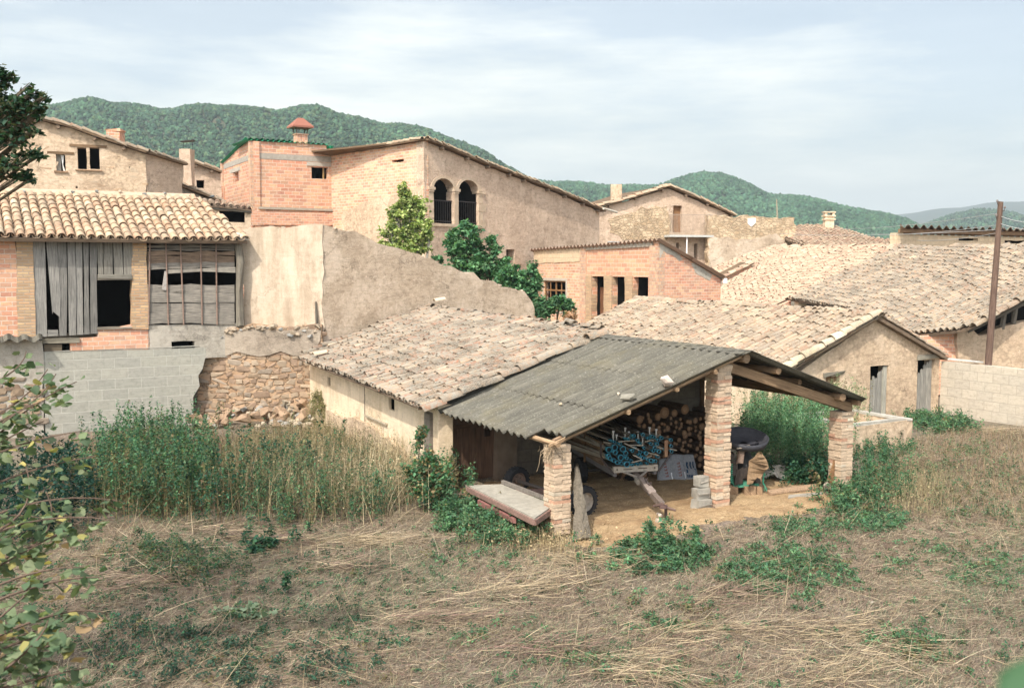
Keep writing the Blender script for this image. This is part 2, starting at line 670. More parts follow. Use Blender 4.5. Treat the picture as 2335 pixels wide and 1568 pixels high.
def tile_roof(name, pts, outline, coldir, w, L, pal, mat, under, parent, jit=1.0, sag=0.05, seg=6, th=0.016, slab=0.10, missing=0.0, world=False):
    """Curved clay tiles over a thin deck. pts: three 3D points of the plane; outline: pixels on it
    (or 3D points with world=True); coldir: two such points giving the up-slope direction."""
    p0, p1, p2 = (np.asarray(p, float) for p in pts)
    n = unit(np.cross(p1 - p0, p2 - p0))
    if n[2] < 0:
        n = -n
    tr = (lambda q: np.asarray(q, float) - n * np.dot(np.asarray(q, float) - p0, n)) if world else (lambda q: on_plane(q[0], q[1], p0, n))
    c0, c1 = tr(coldir[0]), tr(coldir[1])
    y = unit(c1 - c0)
    x = np.cross(y, n)
    O = tr(outline[0])
    P = [tr(q) for q in outline]
    ab = np.array([(np.dot(q - O, x), np.dot(q - O, y)) for q in P])
    amin, amax = ab[:, 0].min(), ab[:, 0].max()
    ph = rng.random(4) * 6

    def warp(a, b):
        return sag * (np.sin(a * 0.55 + ph[0]) * 0.6 + np.sin(b * 0.9 + ph[1] + a * 0.3) * 0.5 + np.sin(a * 1.7 + ph[2]) * 0.25)
    cov, pan = [], []
    step = L * 0.82
    m = len(ab)
    for i in range(int((amax - amin) / w) + 1):
        for kind, a in ((0, amin + (i + 0.5) * w), (1, amin + (i + 1.0) * w)):
            xs = []
            for j in range(m):
                u, v = ab[j], ab[(j + 1) % m]
                if (u[0] <= a) != (v[0] <= a):
                    xs.append(u[1] + (v[1] - u[1]) * (a - u[0]) / (v[0] - u[0]))
            xs.sort()
            for b0, b1 in zip(xs[::2], xs[1::2]):
                cj = rng.uniform(-.28, .28) * step * min(1.0, jit * .8) * (jit > .8)
                nrow = max(1, int(round((b1 - b0) / step)))
                for r in range(nrow):
                    if missing and r and rng.random() < missing:
                        continue
                    (cov if kind == 0 else pan).append((a, b0 + r * step + (cj if 0 < r else min(0, cj * .15)) + rng.normal(0, 0.02) * jit, r))
    g_v, g_f, g_c = [], [], []
    nb = 0
    for lst, upw in ((cov, True), (pan, False)):
        if not lst:
            continue
        arr = np.array(lst)
        N = len(arr)
        tv, tf = arc_template(w * 0.46, w * 0.39, L, seg if upw else 4, th, upw)
        ang = rng.normal(0, 0.018, N) * jit
        lift = (0.020 if upw else 0.02) / L + rng.normal(0, 0.007, N) * jit
        X = x[None] * np.cos(ang)[:, None] + y[None] * np.sin(ang)[:, None]
        Y = -x[None] * np.sin(ang)[:, None] + y[None] * np.cos(ang)[:, None]
        Y = Y - n[None] * lift[:, None]
        Y /= np.linalg.norm(Y, axis=1)[:, None]
        Z = np.cross(X, Y)
        sc = rng.normal(1.0, 0.04, N) * 1.0
        mats = np.stack([X * sc[:, None], Y, Z * sc[:, None]], axis=2)
        hh = (0.035 if upw else 0.085) + warp(arr[:, 0], arr[:, 1]) + rng.normal(0, 0.008, N) * jit
        a_ = arr[:, 0] + rng.normal(0, 0.006, N) * jit
        offs = O[None] + x[None] * a_[:, None] + y[None] * arr[:, 1][:, None] + n[None] * hh[:, None]
        V, Fc = stamp(tv, tf, mats, offs)
        cc = np.repeat(tile_cols(pal, N), len(tv), axis=0)
        g_v.append(V); g_f.append(Fc + nb); g_c.append(cc)
        nb += len(V)
    o = mesh_np(name, np.concatenate(g_v), np.concatenate(g_f), np.concatenate(g_c), mat, parent)
    gg = Geo()
    gg.prism([q - n * 0.03 for q in P], -n * slab, (0.8, 0.8, 0.8))
    d = gg.build('roof_deck', under, o)
    return o, dict(n=n, x=x, y=y, O=O, tr=tr)


def ridge_tiles(name, pts, L, r, pal, mat, parent, jit=1.0, lift=0.05):
    """A line of cover tiles laid end to end along a 3D polyline (ridge or verge)."""
    pos, dirs = [], []
    for a, b in zip(pts[:-1], pts[1:]):
        a, b = np.asarray(a, float), np.asarray(b, float)
        Ln = np.linalg.norm(b - a)
        k = max(1, int(round(Ln / (L * 0.85))))
        for i in range(k):
            pos.append(a + (b - a) * i / k); dirs.append((b - a) / Ln)
    N = len(pos)
    pos, dirs = np.array(pos), np.array(dirs)
    dirs = dirs + rng.normal(0, 0.03, (N, 3)) * jit
    dirs[:, 2] -= 0.06
    dirs /= np.linalg.norm(dirs, axis=1)[:, None]
    X = np.cross(dirs, np.array([[0, 0, 1.0]]))
    X /= np.linalg.norm(X, axis=1)[:, None]
    Z = np.cross(X, dirs)
    tv, tf = arc_template(r, r * 0.82, L, 7, 0.02, True)
    sc = rng.normal(1, 0.06, N)
    mats = np.stack([X * sc[:, None], dirs, Z * sc[:, None]], axis=2)
    offs = pos + np.array([[0, 0, lift]]) + rng.normal(0, 0.012, (N, 3)) * jit
    V, Fc = stamp(tv, tf, mats, offs)
    return mesh_np(name, V, Fc, np.repeat(tile_cols(pal, N), len(tv), axis=0), mat, parent)


def verge(pl, pts, depth, pal, tmat, under, parent, proj=0.28, rows=2, beams=0, bmat=None, L=0.42, r=0.13, name='roof'):
    """Roof seen along its gable: a slab running back from the wall plane, edge tiles on top, purlin ends under it."""
    P = [pl.sz(*p) for p in pts]
    g = Geo()
    top = [pl.w(s, z, proj) for s, z in P]
    bot = [pl.w(s, z - 0.09, proj) for s, z in P]
    for i in range(len(P) - 1):
        q = [top[i], top[i + 1], bot[i + 1], bot[i]]
        g.prism(q, -pl.n * depth, (0.75, 0.7, 0.62))
    ro = g.build(name, under, parent)
    for k in range(rows):
        ridge_tiles('edge_tiles', [pl.w(s, z + 0.0, proj - 0.1 - k * 0.24) for s, z in P], L, r, pal, tmat, ro, 1.3, 0.02)
    if beams:
        A, Bq = np.array(P[0]), np.array(P[-1])
        tot = np.linalg.norm(Bq - A)
        for k in range(beams):
            t = (k + 0.6 + rng.normal(0, 0.12)) / beams
            acc, tt = 0.0, t
            x0, x1 = P[0][0], P[-1][0]
            s = x0 + (x1 - x0) * t
            z = float(np.interp(s, [p[0] for p in P], [p[1] for p in P]))
            gb = Geo()
            gb.tube([pl.w(s, z - 0.19, proj - 0.06), pl.w(s, z - 0.19, -0.2)], [0.085, 0.09], 9, jit=0.006)
            gb.build('purlin', bmat, ro)
    return ro


def corrugated(name, O, e, d, nrm, Le, Ld, courses, mat, parent, pitch=0.177, amp=0.027, wsheet=0.9, stag=0.03, th=0.007, skip=None, lap=0.12):
    """Corrugated sheets: e along the eave, d down the slope from the ridge line O."""
    e, d, nrm, O = unit(e), unit(d), unit(nrm), np.asarray(O, float)
    g_v, g_f = [], []
    nb = 0
    ns = max(1, int(round(Le / wsheet)))
    ws = Le / ns
    for c in range(courses):
        for k in range(ns):
            l0, l1 = Ld * c / courses, Ld * (c + 1) / courses + lap
            if c == courses - 1:
                l1 = Ld + rng.normal(0, stag)
            if skip:
                r = skip(c, k, ns)
                if r is not None:
                    l1 = r
                    if l1 <= l0:
                        continue
            na = int(ws / pitch * 8) + 2
            a = np.linspace(0, ws + 0.04, na)
            b = np.linspace(l0, l1, 6)
            Aa, Bb = np.meshgrid(a, b)
            lift = (courses - 1 - c) * 0.012 - (Bb - l0) * 0.0 + rng.normal(0, 0.004) + 0.02 * np.sin((k * ws + Aa) * 0.7 + c) * 0.6
            H = amp * np.cos((k * ws + Aa) / pitch * 2 * math.pi) + lift
            for s in (0, 1):
                q = O + (k * ws + Aa)[..., None] * e + Bb[..., None] * d + (H - s * th)[..., None] * nrm
                V = q.reshape(-1, 3)
                r_, c_ = q.shape[:2]
                idx = np.arange(r_ * c_).reshape(r_, c_)
                f = np.stack([idx[:-1, :-1], idx[:-1, 1:], idx[1:, 1:], idx[1:, :-1]], -1).reshape(-1, 4)
                if s:
                    f = f[:, ::-1]
                g_v.append(V); g_f.append(f + nb)
                if s == 0:
                    top_edge = idx[-1] + nb
                    rt = idx[:, -1] + nb; lt = idx[:, 0] + nb
                else:
                    be = idx[-1] + nb
                    g_f.append(np.stack([top_edge[:-1], top_edge[1:], be[1:], be[:-1]], -1))
                    rb = idx[:, -1] + nb; lb = idx[:, 0] + nb
                    g_f.append(np.stack([rt[:-1], rb[:-1], rb[1:], rt[1:]], -1))
                    g_f.append(np.stack([lt[:-1], lt[1:], lb[1:], lb[:-1]], -1))
                nb += len(V)
    V = np.concatenate(g_v)
    Fc = np.concatenate(g_f)
    u = (V - O) @ e
    v = (V - O) @ d
    uv = np.stack([u, v], 1)[Fc.ravel()]
    return mesh_np(name, V, Fc, np.ones((len(V), 3)), mat, parent, True, uv)


def wall_stones(g, pl, outline, off, cols, hr=(.12, .25), wr=(.17, .52), dep=.06):
    """Rough coursed stones set in a wall face."""
    import bmesh
    P = outline
    smin, smax = min(p[0] for p in P), max(p[0] for p in P)
    zmin, zmax = min(p[1] for p in P), max(p[1] for p in P)

    def inside(s, z):
        c = False
        for i in range(len(P)):
            (x0, y0), (x1, y1) = P[i], P[(i + 1) % len(P)]
            if (y0 <= z) != (y1 <= z) and s < x0 + (x1 - x0) * (z - y0) / (y1 - y0):
                c = not c
        return c
    z = zmin
    while z < zmax:
        h = rng.uniform(*hr)
        s = smin - rng.random() * .3
        while s < smax:
            w = rng.uniform(*wr) * (1.2 if rng.random() < .2 else 1)
            hh = h * rng.uniform(.7, 1.08)
            cs, cz = s + w / 2, z + h / 2 + rng.normal(0, .025) + .04 * math.sin(s * 1.9 + z)
            if inside(cs, cz):
                q = rng.normal(0, 1, (20, 3))
                q /= np.abs(q).max(1)[:, None]
                q = np.sign(q) * np.abs(q) ** .42 * rng.uniform(.86, 1.0, (20, 1))
                a = rng.normal(0, .10)
                bm = bmesh.new()
                for x, y, t in q:
                    ss, zz = x * w / 2 * .97, y * hh / 2
                    bm.verts.new(pl.w(cs + ss * math.cos(a) - zz * math.sin(a), cz + ss * math.sin(a) + zz * math.cos(a), off + t * dep * rng.uniform(.7, 1.1)))
                bmesh.ops.convex_hull(bm, input=bm.verts)
                us = [v for v in bm.verts if v.link_faces]
                ix = {v: i for i, v in enumerate(us)}
                cc = np.array(cols[rng.integers(0, len(cols))]) * rng.uniform(.8, 1.15)
                g.add([tuple(v.co) for v in us], [[ix[v] for v in f.verts] for f in bm.faces], None, tuple(cc))
                bm.free()
            s += w + .004
        z += h * .97


def rock(g, c, size, flat=0.75, col=(1, 1, 1), n=14):
    """An angular stone: hull of random points."""
    import bmesh
    bm = bmesh.new()
    p = rng.normal(0, 1, (n, 3))
    p /= np.linalg.norm(p, axis=1)[:, None]
    p *= rng.uniform(0.75, 1.0, (n, 1))
    p *= np.array([size * rng.uniform(0.8, 1.25), size * rng.uniform(0.75, 1.1), size * flat])
    a = rng.random() * 6.28
    R = np.array([[math.cos(a), -math.sin(a), 0], [math.sin(a), math.cos(a), 0], [0, 0, 1]])
    p = p @ R.T + np.asarray(c)
    for q in p:
        bm.verts.new(q)
    bmesh.ops.convex_hull(bm, input=bm.verts)
    bm.verts.ensure_lookup_table()
    used = [v for v in bm.verts if v.link_faces]
    ix = {v: i for i, v in enumerate(used)}
    g.add([tuple(v.co) for v in used], [[ix[v] for v in f.verts] for f in bm.faces], None, col)
    bm.free()
# ------------------------------------------------------------------ materials
MAT = {}
MAT['plaster_lit'] = plaster('pale_earth_plaster', (0.470, 0.371, 0.259), (0.376, 0.282, 0.188), (0.564, 0.470, 0.348), 0, 0.35, 0.55)
MAT['plaster_rough'] = plaster('rough_earth_plaster', (0.550, 0.429, 0.301), (0.384, 0.288, 0.192), (0.678, 0.550, 0.410), 0, 1.0, 0.06)
MAT['plaster_arch'] = plaster('brown_pitted_plaster', (0.580, 0.429, 0.302), (0.418, 0.302, 0.203), (0.673, 0.522, 0.377), 0.25, 1.0, 0.12)
MAT['plaster_stone'] = plaster('plaster_over_rubble', (0.603, 0.452, 0.296), (0.394, 0.278, 0.180), (0.719, 0.568, 0.400), 0.9, 1.1, 0.08)
MAT['plaster_barn'] = plaster('warm_barn_plaster', (0.644, 0.508, 0.332), (0.488, 0.362, 0.230), (0.703, 0.576, 0.410), 0.0, 0.5, 0.45)
MAT['plaster_grey'] = plaster('grey_cement_render', (0.405, 0.365, 0.290), (0.284, 0.250, 0.196), (0.527, 0.479, 0.392), 0.3, 0.8, 0.2)
MAT['plaster_worn'] = plaster('worn_grey_tan_render', (.36, .295, .22), (.25, .20, .145), (.44, .37, .28), 0.4, 1.0, 0.1)
MAT['brick_red'] = brickwork('pink_hollow_brick', (.50, .215, .145), (.58, .345, .22), (.57, .45, .35), 0.30, 0.135, 0.013, 0.28)
MAT['brick_green'] = brickwork('salmon_hollow_brick', (.52, .22, .15), (.57, .36, .23), (.58, .46, .36), 0.42, 0.185, 0.016, 0.22)
MAT['brick_mixed'] = brickwork('weathered_mixed_brick', (.52, .225, .15), (.60, .42, .265), (.59, .47, .36), 0.33, 0.15, 0.018, 0.5)
MAT['brick_new'] = brickwork('orange_hollow_brick', (.57, .275, .175), (.60, .34, .22), (.65, .51, .39), 0.46, 0.20, 0.014, 0.12)
MAT['brick_yellow'] = brickwork('yellow_pier_brick', (.50, .36, .21), (.42, .25, .145), (.36, .28, .20), 0.30, 0.085, 0.016, 0.3)
MAT['brick_end'] = brickwork('brick_pier_ends', (.50, .24, .16), (.54, .39, .26), (.44, .33, .25), 0.20, 0.16, 0.02, 0.2)
MAT['block_grey'] = brickwork('grey_concrete_block', (.31, .305, .26), (.335, .325, .28), (.40, .385, .33), 0.75, 0.31, 0.014, 0.3, 0.5, (.29, .285, .24), 0.008, .3)
MAT['block_pale'] = brickwork('pale_concrete_block', (.44, .385, .305), (.50, .44, .35), (.38, .33, .26), 0.55, 0.30, 0.012, 0.45, 0.5, (.42, .38, .31), 0.008, .25)
MAT['block_shaded'] = brickwork('shaded_concrete_block', (.15, .125, .10), (.18, .155, .125), (.13, .11, .09), 0.55, 0.30, 0.012, 0.45, 0.5, (.10, .085, .07), 0.008, .3)  # pale block darkened in colour for the shade inside the shed
MAT['block_tan'] = brickwork('tan_block', (.54, .42, .28), (.60, .47, .32), (.45, .34, .23), 0.40, 0.24, 0.014, 0.2, 0.5, None, .012, .4)
MAT['rubble'] = rubble('brown_rubble_stone', [(.35, .225, .135), (.38, .25, .155), (.42, .29, .185), (.30, .205, .135)], (.33, .24, .155), 2.7, 1.2, 0.0, 0.07)
MAT['rubble_tan'] = rubble('tan_rubble_stone', [(.44, .31, .19), (.50, .37, .235), (.55, .42, .28), (.36, .26, .17)], (.47, .36, .235), 3.2, 1.1, 0.0, 0.10)
MAT['wood_grey'] = wood('grey_weathered_boards', (.20, .19, .165), (.36, .335, .285))
MAT['wood_brown'] = wood('brown_beam_wood', (.185, .13, .088), (.32, .24, .165))
MAT['wood_dark'] = wood('dark_door_boards', (.085, .05, .033), (.15, .09, .06))
MAT['wood_pole'] = wood('pole_wood', (.12, .075, .055), (.20, .135, .10))
MAT['dark'] = M('unlit_room_black', 1.0, 0.0).out((.012, .011, .010))  # near black stands in for the darkness of unlit rooms
MAT['interior'] = tinted('interior_wall', 0.95, 0.1, 0.4, 3.0)
MAT['concrete'] = plaster('old_concrete', (.42, .39, .32), (.30, .275, .22), (.52, .48, .40), 0, 0.5, 0.2)
MAT['tint'] = tinted('painted_mixed', 0.85, 0.25)
MAT['metal'] = tinted('rusty_metal', 0.6, 0.4, 0.55, 14.0, 0.3)
MAT['stone'] = tinted('field_stone', 0.95, 0.1, 0.4, 7.0, 0.7)
MAT['brickunit'] = tinted('pillar_brick', 0.95, 0.1, 0.35, 16.0, 0.8)
MAT['bark'] = tinted('bark', 0.95, 0.1, 0.6, 24.0, 1.0)
MAT['rubber'] = M('tyre_rubber', 0.8, 0.3).out((.02, .02, .022))
MAT['cloth'] = tinted('sack_cloth', 0.95, 0.1, 0.4, 22.0, 0.6)
MAT['tile_left'] = tile_mat('clean_clay_tile', (.50, .43, .33), 0.35, (.20, .155, .11))
MAT['tile_grey'] = tile_mat('lichened_clay_tile', (.29, .265, .215), 1.0, (.10, .088, .068))
MAT['tile_mid'] = tile_mat('aged_clay_tile', (.36, .315, .245), 0.8, (.12, .10, .075))
MAT['tile_pale'] = tile_mat('pale_clay_tile', (.54, .45, .32), 0.4, (.36, .27, .18))
MAT['leaf'] = leafmat('green_leaves', 0.42)
MAT['grass'] = leafmat('dry_stalks', 0.12)

PAL_LEFT = [(0.420, 0.309, 0.195), (0.393, 0.265, 0.164), (0.373, 0.222, 0.133), (0.446, 0.346, 0.232), (0.339, 0.210, 0.125), (0.420, 0.284, 0.181), (0.284, 0.203, 0.136)]
PAL_GREY = [(0.309, 0.230, 0.155), (0.334, 0.223, 0.144), (0.261, 0.197, 0.140), (0.346, 0.266, 0.190), (0.298, 0.159, 0.100), (0.238, 0.184, 0.132), (0.369, 0.293, 0.205)]
PAL_MID = [(0.323, 0.237, 0.158), (0.361, 0.264, 0.173), (0.298, 0.221, 0.153), (0.341, 0.230, 0.142), (0.261, 0.198, 0.142), (0.373, 0.281, 0.188), (0.311, 0.187, 0.117)]
PAL_PALE = [(0.354, 0.260, 0.177), (0.375, 0.284, 0.200), (0.332, 0.232, 0.158), (0.343, 0.214, 0.146), (0.364, 0.269, 0.195), (0.303, 0.167, 0.117)]


def fibre_cement():
    k = M('fibre_cement_sheet', 0.95, 0.1)
    n1 = k.noise(k.pos(), 26.0, 5, 0.75)
    n2 = k.noise(k.uv(2.2, 0.5), 2.0, 5, 0.7)
    n3 = k.noise(k.pos(), 1.2, 4, 0.6)
    n4 = k.noise(k.pos(), 5.0, 4, 0.7)
    c = k.ramp(n2.outputs[0], [(0.3, (.080, .075, .062)), (0.55, (.118, .110, .088)), (0.75, (.16, .148, .117))])
    c = k.mix(k.ramp(n3.outputs[0], [(0.5, 0.0), (0.72, 0.5)]), c, (.14, .12, .07))
    c = k.mix(k.ramp(n1.outputs[0], [(0.56, 0.0), (0.64, 0.75)]), c, (.24, .23, .19))
    c = k.mix(k.ramp(n4.outputs[0], [(0.62, 0.0), (0.70, 0.7)]), c, (.22, .205, .165))
    # dirt and painted shade in the troughs, so the corrugation shows
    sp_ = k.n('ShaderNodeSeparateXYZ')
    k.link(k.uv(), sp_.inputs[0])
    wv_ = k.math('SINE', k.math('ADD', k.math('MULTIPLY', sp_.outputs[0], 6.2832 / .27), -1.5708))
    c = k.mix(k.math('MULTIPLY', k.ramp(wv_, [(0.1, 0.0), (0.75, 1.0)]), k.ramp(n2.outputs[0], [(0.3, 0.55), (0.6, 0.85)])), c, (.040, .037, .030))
    return k.out(c, k.bump(n1.outputs[0], 0.5, 0.01))


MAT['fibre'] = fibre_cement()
MAT['fibre_red'] = M('rusty_sheet', 0.9).out((.33, .225, .16))


def flat(name, c, rough=0.8, spec=0.3):
    return M(name, rough, spec).out(c)


MAT['green_sheet'] = flat('green_painted_sheet', (.012, .23, .11), 0.6)
MAT['rust_cap'] = flat('terracotta_cap', (.27, .11, .075), 0.9)
MAT['iron'] = flat('dark_iron', (.035, .03, .028), 0.6)
MAT['grey_iron'] = flat('grey_iron', (.20, .195, .185), 0.6)
MAT['blue'] = flat('blue_plastic', (.05, .25, .34), 0.45, 0.4)
MAT['blue_print'] = flat('blue_print', (.02, .055, .11), 0.8)
MAT['red_print'] = flat('red_print', (.26, .07, .05), 0.8)
MAT['white'] = flat('white_paint', (.72, .70, .66), 0.7)
MAT['stone_trim'] = plaster('dressed_stone', (.56, .43, .29), (.44, .33, .22), (.62, .50, .36), 0, 0.4, 0.1)


def ground_mat():
    k = M('dry_field_soil', 1.0, 0.05)
    p = k.pos()
    n1 = k.noise(p, 0.35, 5, 0.65)
    n2 = k.noise(p, 2.2, 6, 0.7)
    n3 = k.noise(p, 22.0, 4, 0.75)
    n4 = k.noise(k.pos(9, 28, 9), 1.0, 4, 0.7)
    c = k.ramp(n2.outputs[0], [(0.3, (.10, .080, .065)), (0.48, (.175, .140, .112)), (0.6, (.23, .185, .148)), (0.75, (.31, .255, .20))])
    c = k.mix(k.ramp(n1.outputs[0], [(0.4, 0.0), (0.65, 0.6)]), c, (.12, .125, .075))
    c = k.mix(k.ramp(n3.outputs[0], [(0.45, 0.0), (0.7, 0.7)]), c, (.10, .075, .055))
    c = k.mix(k.ramp(n4.outputs[0], [(0.55, 0.0), (0.7, 0.7)]), c, (.42, .32, .21))
    h = k.mix(0.5, n3.outputs[0], n4.outputs[0])
    return k.out(c, k.bump(h, 0.9, 0.05))


def chaff_mat():
    k = M('golden_chaff', 1.0, 0.05)
    p = k.pos()
    n1 = k.noise(p, 1.1, 4, 0.6)
    n3 = k.noise(p, 30.0, 4, 0.8)
    c = k.ramp(n3.outputs[0], [(0.3, (.22, .145, .08)), (0.5, (.39, .275, .155)), (0.7, (.52, .39, .235))])
    c = k.mix(k.ramp(n1.outputs[0], [(0.42, 0.0), (0.66, 0.75)]), c, (.26, .165, .09))
    n5 = k.noise(p, 6.0, 5, 0.7)
    c = k.mix(k.ramp(n5.outputs[0], [(0.5, 0.0), (0.75, 0.6)]), c, (.20, .13, .075))
    return k.out(c, k.bump(n3.outputs[0], 0.9, 0.03))


MAT['ground'] = ground_mat()
MAT['chaff'] = chaff_mat()
# ------------------------------------------------------------------ ground
def gz(x, y):
    x, y = np.asarray(x, float), np.asarray(y, float)
    z = 0.05 * np.sin(x * 0.5 + 0.3 * y) + 0.035 * np.sin(x * 1.3 - y * 0.9 + 1.0) + 0.03 * np.sin(y * 1.7 + x * 0.4)
    near = np.clip((24 - y) / 3, 0, 1) * 0.7 + 0.3
    back = np.clip((y - 42) / 40, 0, 1) * 1.6
    return z * near - 0.02 + back


def ground():
    xs = np.concatenate([[-4500, -1500, -400, -150], np.linspace(-70, 70, 281), [150, 400, 1500, 4500]])
    ys = np.concatenate([[-400, -60], np.linspace(-12, 100, 225), [150, 400, 1200, 3000, 6000]])
    X, Y = np.meshgrid(xs, ys)
    Z = gz(X, Y)
    V = np.stack([X, Y, Z], -1).reshape(-1, 3)
    r, c = X.shape
    i = np.arange(r * c).reshape(r, c)
    f = np.stack([i[:-1, :-1], i[:-1, 1:], i[1:, 1:], i[1:, :-1]], -1).reshape(-1, 4)
    o = mesh_np('ground', V, f, None, MAT['ground'], None, True)
    tag(o, kind='structure')


ground()

MT = MAT
WG = MAT['wood_grey']


def side_walls(name, pts, z0, z1, mat, parent, th=0.35):
    """Plain walls along an open footprint path (the sides we do not see)."""
    g = Geo()
    for (a, b) in zip(pts[:-1], pts[1:]):
        a = np.array([a[0], a[1], z0]); b = np.array([b[0], b[1], z0])
        d = unit(b - a)
        nrm = np.array([-d[1], d[0], 0])
        g.box(a, b - a, nrm * th, UP * (z1 - z0))
    return g.build(name, mat, parent)


# ------------------------------------------------------------------ plank shed on the left (upper floor over block wall)
CW = at_depth(735, 760, 32.0)                   # corner of the ruined plaster wall
LW = Plane(CW, (0.995, 0.10))                   # its bright left face
shedL = Plane(np.array([-8.62, 31.55]), (0.8746, 0.4848))
T = thing('plank_shed', 'two storey farm shed with grey plank front and clean curved tile roof', 'shed', shedL.w(-3, 0))
P = shedL
wall('brick_panel', P, P.rect(-60, 548, 38, 775), [], 0.2, MT['brick_red'], T)
p1 = [P.sz(36, 542), P.sz(75, 542), P.sz(82, 775), P.sz(40, 775)]
wall('brick_pier', P, p1, [], 0.4, MT['brick_yellow'], T, 0.01, 0.3, 0.05)
p2 = [P.sz(300, 546), P.sz(333, 546), P.sz(338, 750), P.sz(301, 750)]
wall('brick_pier', P, p2, [], 0.4, MT['brick_yellow'], T, 0.01, 0.3, 0.05)
wall('brick_panel', P, [P.sz(160, 772), P.sz(222, 768), P.sz(224, 748), P.sz(338, 741), P.sz(338, 815), P.sz(160, 815)], [], 0.3, MT['brick_red'], T)
lw = P.rect(391, 778, 444, 797)
wall('stucco_panel', P, [P.sz(337, 741), P.sz(560, 738), P.sz(560, 815), P.sz(337, 815)], [lw], 0.3, MT['plaster_grey'], T)
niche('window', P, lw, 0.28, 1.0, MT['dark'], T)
lo = P.rect(99, 785, 167, 806)
g = Geo()
a, b = P.sz(95, 778), P.sz(182, 776)
g.box(P.w(a[0], a[1] - 0.06, 0.05), P.e * (b[0] - a[0]), -P.n * 0.2, UP * 0.14, 0.012, (.85, .8, .7))
g.build('lintel', WG, T)
niche('low_opening', P, lo, 0.12, 1.0, MT['dark'], T, 0.0)
g = Geo()
a, b = P.sz(100, 786), P.sz(142, 806)
g.box(P.w(a[0], b[1], -0.02), P.e * (b[0] - a[0]), -P.n * 0.03, UP * (a[1] - b[1]), 0.008, (.6, .5, .4))
g.build('board', WG, T)
# dark loft behind everything
q0, q1 = P.sz(-140, 545), P.sz(552, 745)
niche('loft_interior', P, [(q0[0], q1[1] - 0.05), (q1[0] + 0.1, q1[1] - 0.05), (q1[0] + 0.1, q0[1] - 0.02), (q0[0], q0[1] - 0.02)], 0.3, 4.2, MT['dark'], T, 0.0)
# left upright planks, one part; the broken one shows the dark hole
g = Geo()
xs = [73, 103, 129, 152, 171, 188, 203, 222]
for i in range(len(xs) - 1):
    y0, y1 = 541, 768 - i * 1.2
    sL0, zt = P.sz(xs[i] + 1.0, y0); sR0, _ = P.sz(xs[i + 1] - 1.0, y0)
    sL1, zb = P.sz(xs[i] + 6 * (1 - i / 9) + 1.0, y1); sR1, _ = P.sz(xs[i + 1] + 6 * (1 - i / 9) - (1.6 if i != 2 else 5), y1)
    o_ = 0.02 + 0.02 * (i % 2)
    tintc = rng.uniform(0.75, 1.15)
    cc = (tintc, tintc, tintc * 1.03)
    if i == 1:
        zm = P.sz(112, 716)[1]
        g.prism([P.w(sL0, zt, o_), P.w(sR0, zt, o_), P.w(sR0 + .06, zm + .5, o_), P.w(sR0 + .02, zm - 0.1, o_), P.w(sR0 - .15, zm + .07, o_), P.w(sL0 + .1, zm, o_)], -P.n * 0.03, cc, vert=True)
        zb2 = P.sz(112, 752)[1]
        g.box(P.w(sL1, zb, o_), P.e * (sR1 - sL1), -P.n * .03, UP * (zb2 - zb), 0.006, cc)
        continue
    for k in range(1):
        g.prism([P.w(sL0, zt, o_), P.w(sR0, zt, o_), P.w((sR0 + sR1) / 2 + rng.normal(0, .02), (zt + zb) / 2, o_ + 0.01), P.w(sR1, zb, o_), P.w(sL1, zb, o_), P.w((sL0 + sL1) / 2 + rng.normal(0, .02), (zt + zb) / 2, o_ + 0.01)], -P.n * 0.03, cc, vert=True)
for i, (x0, x1) in enumerate([(222, 232), (234, 254), (257, 277), (280, 299)]):
    s0, zt = P.sz(x0, 543); s1, _ = P.sz(x1, 543); _, zb = P.sz(x0, 630 if i else 636)
    g.box(P.w(s0, zb, 0.03), P.e * (s1 - s0), -P.n * 0.03, UP * (zt - zb), 0.012, (.9, .88, .85))
s0, zb = P.sz(222, 635); s1, zt = P.sz(299, 617)
g.box(P.w(s0, zb, 0.07), P.e * (s1 - s0), -P.n * 0.03, UP * (zt - zb) * 0.5, 0.01, (.8, .78, .74))
g.box(P.w(s0, zb - .05, 0.09), P.e * (s1 - s0), -P.n * 0.1, UP * 0.06, 0.01, (.7, .65, .6))
g.build('plank_front', WG, T)
# opening sill
g = Geo()
s0, z0 = P.sz(221, 747); s1, _ = P.sz(300, 745)
g.box(P.w(s0, z0 - .06, 0.06), P.e * (s1 - s0), -P.n * .4, UP * .06, 0.01, (1.1, 1.0, .9))
g.build('sill', WG, T)
# right bay: lying boards behind rusty rods, a gap between
g = Geo()
rows = [(551, 558, .8), (558, 566, .7), (566, 573, .75), (572, 583, .9), (582, 600, .75), (598, 613, .85), (648, 668, 1.0), (667, 690, 1.05), (690, 713, 1.0), (711, 738, 1.0)]
for i, (y0, y1, t) in enumerate(rows):
    n_ = 7
    xsr = np.linspace(336, 534, n_)
    up_ = [P.sz(x, y0 + 1 + rng.normal(0, 1.3)) for x in xsr]
    dn_ = [P.sz(x, y1 - 0.5 + rng.normal(0, 1.3)) for x in xsr]
    o_ = 0.02 + 0.02 * (i % 2)
    cc = (t * 1.05, t * (0.78 if i in (4, 3) else 1.0), t * (0.62 if i in (4, 3) else .97))
    g.prism([P.w(s, z, o_) for s, z in up_] + [P.w(s, z, o_) for s, z in dn_[::-1]], -P.n * 0.025, cc)
g.prism([P.w(*P.sz(378, 615), .05), P.w(*P.sz(536, 609), .05), P.w(*P.sz(536, 622), .05), P.w(*P.sz(460, 619), .05), P.w(*P.sz(378, 624), .05)], -P.n * 0.02, (1.25, 1.2, 1.15))
g.build('board_front', WG, T)
g = Geo()
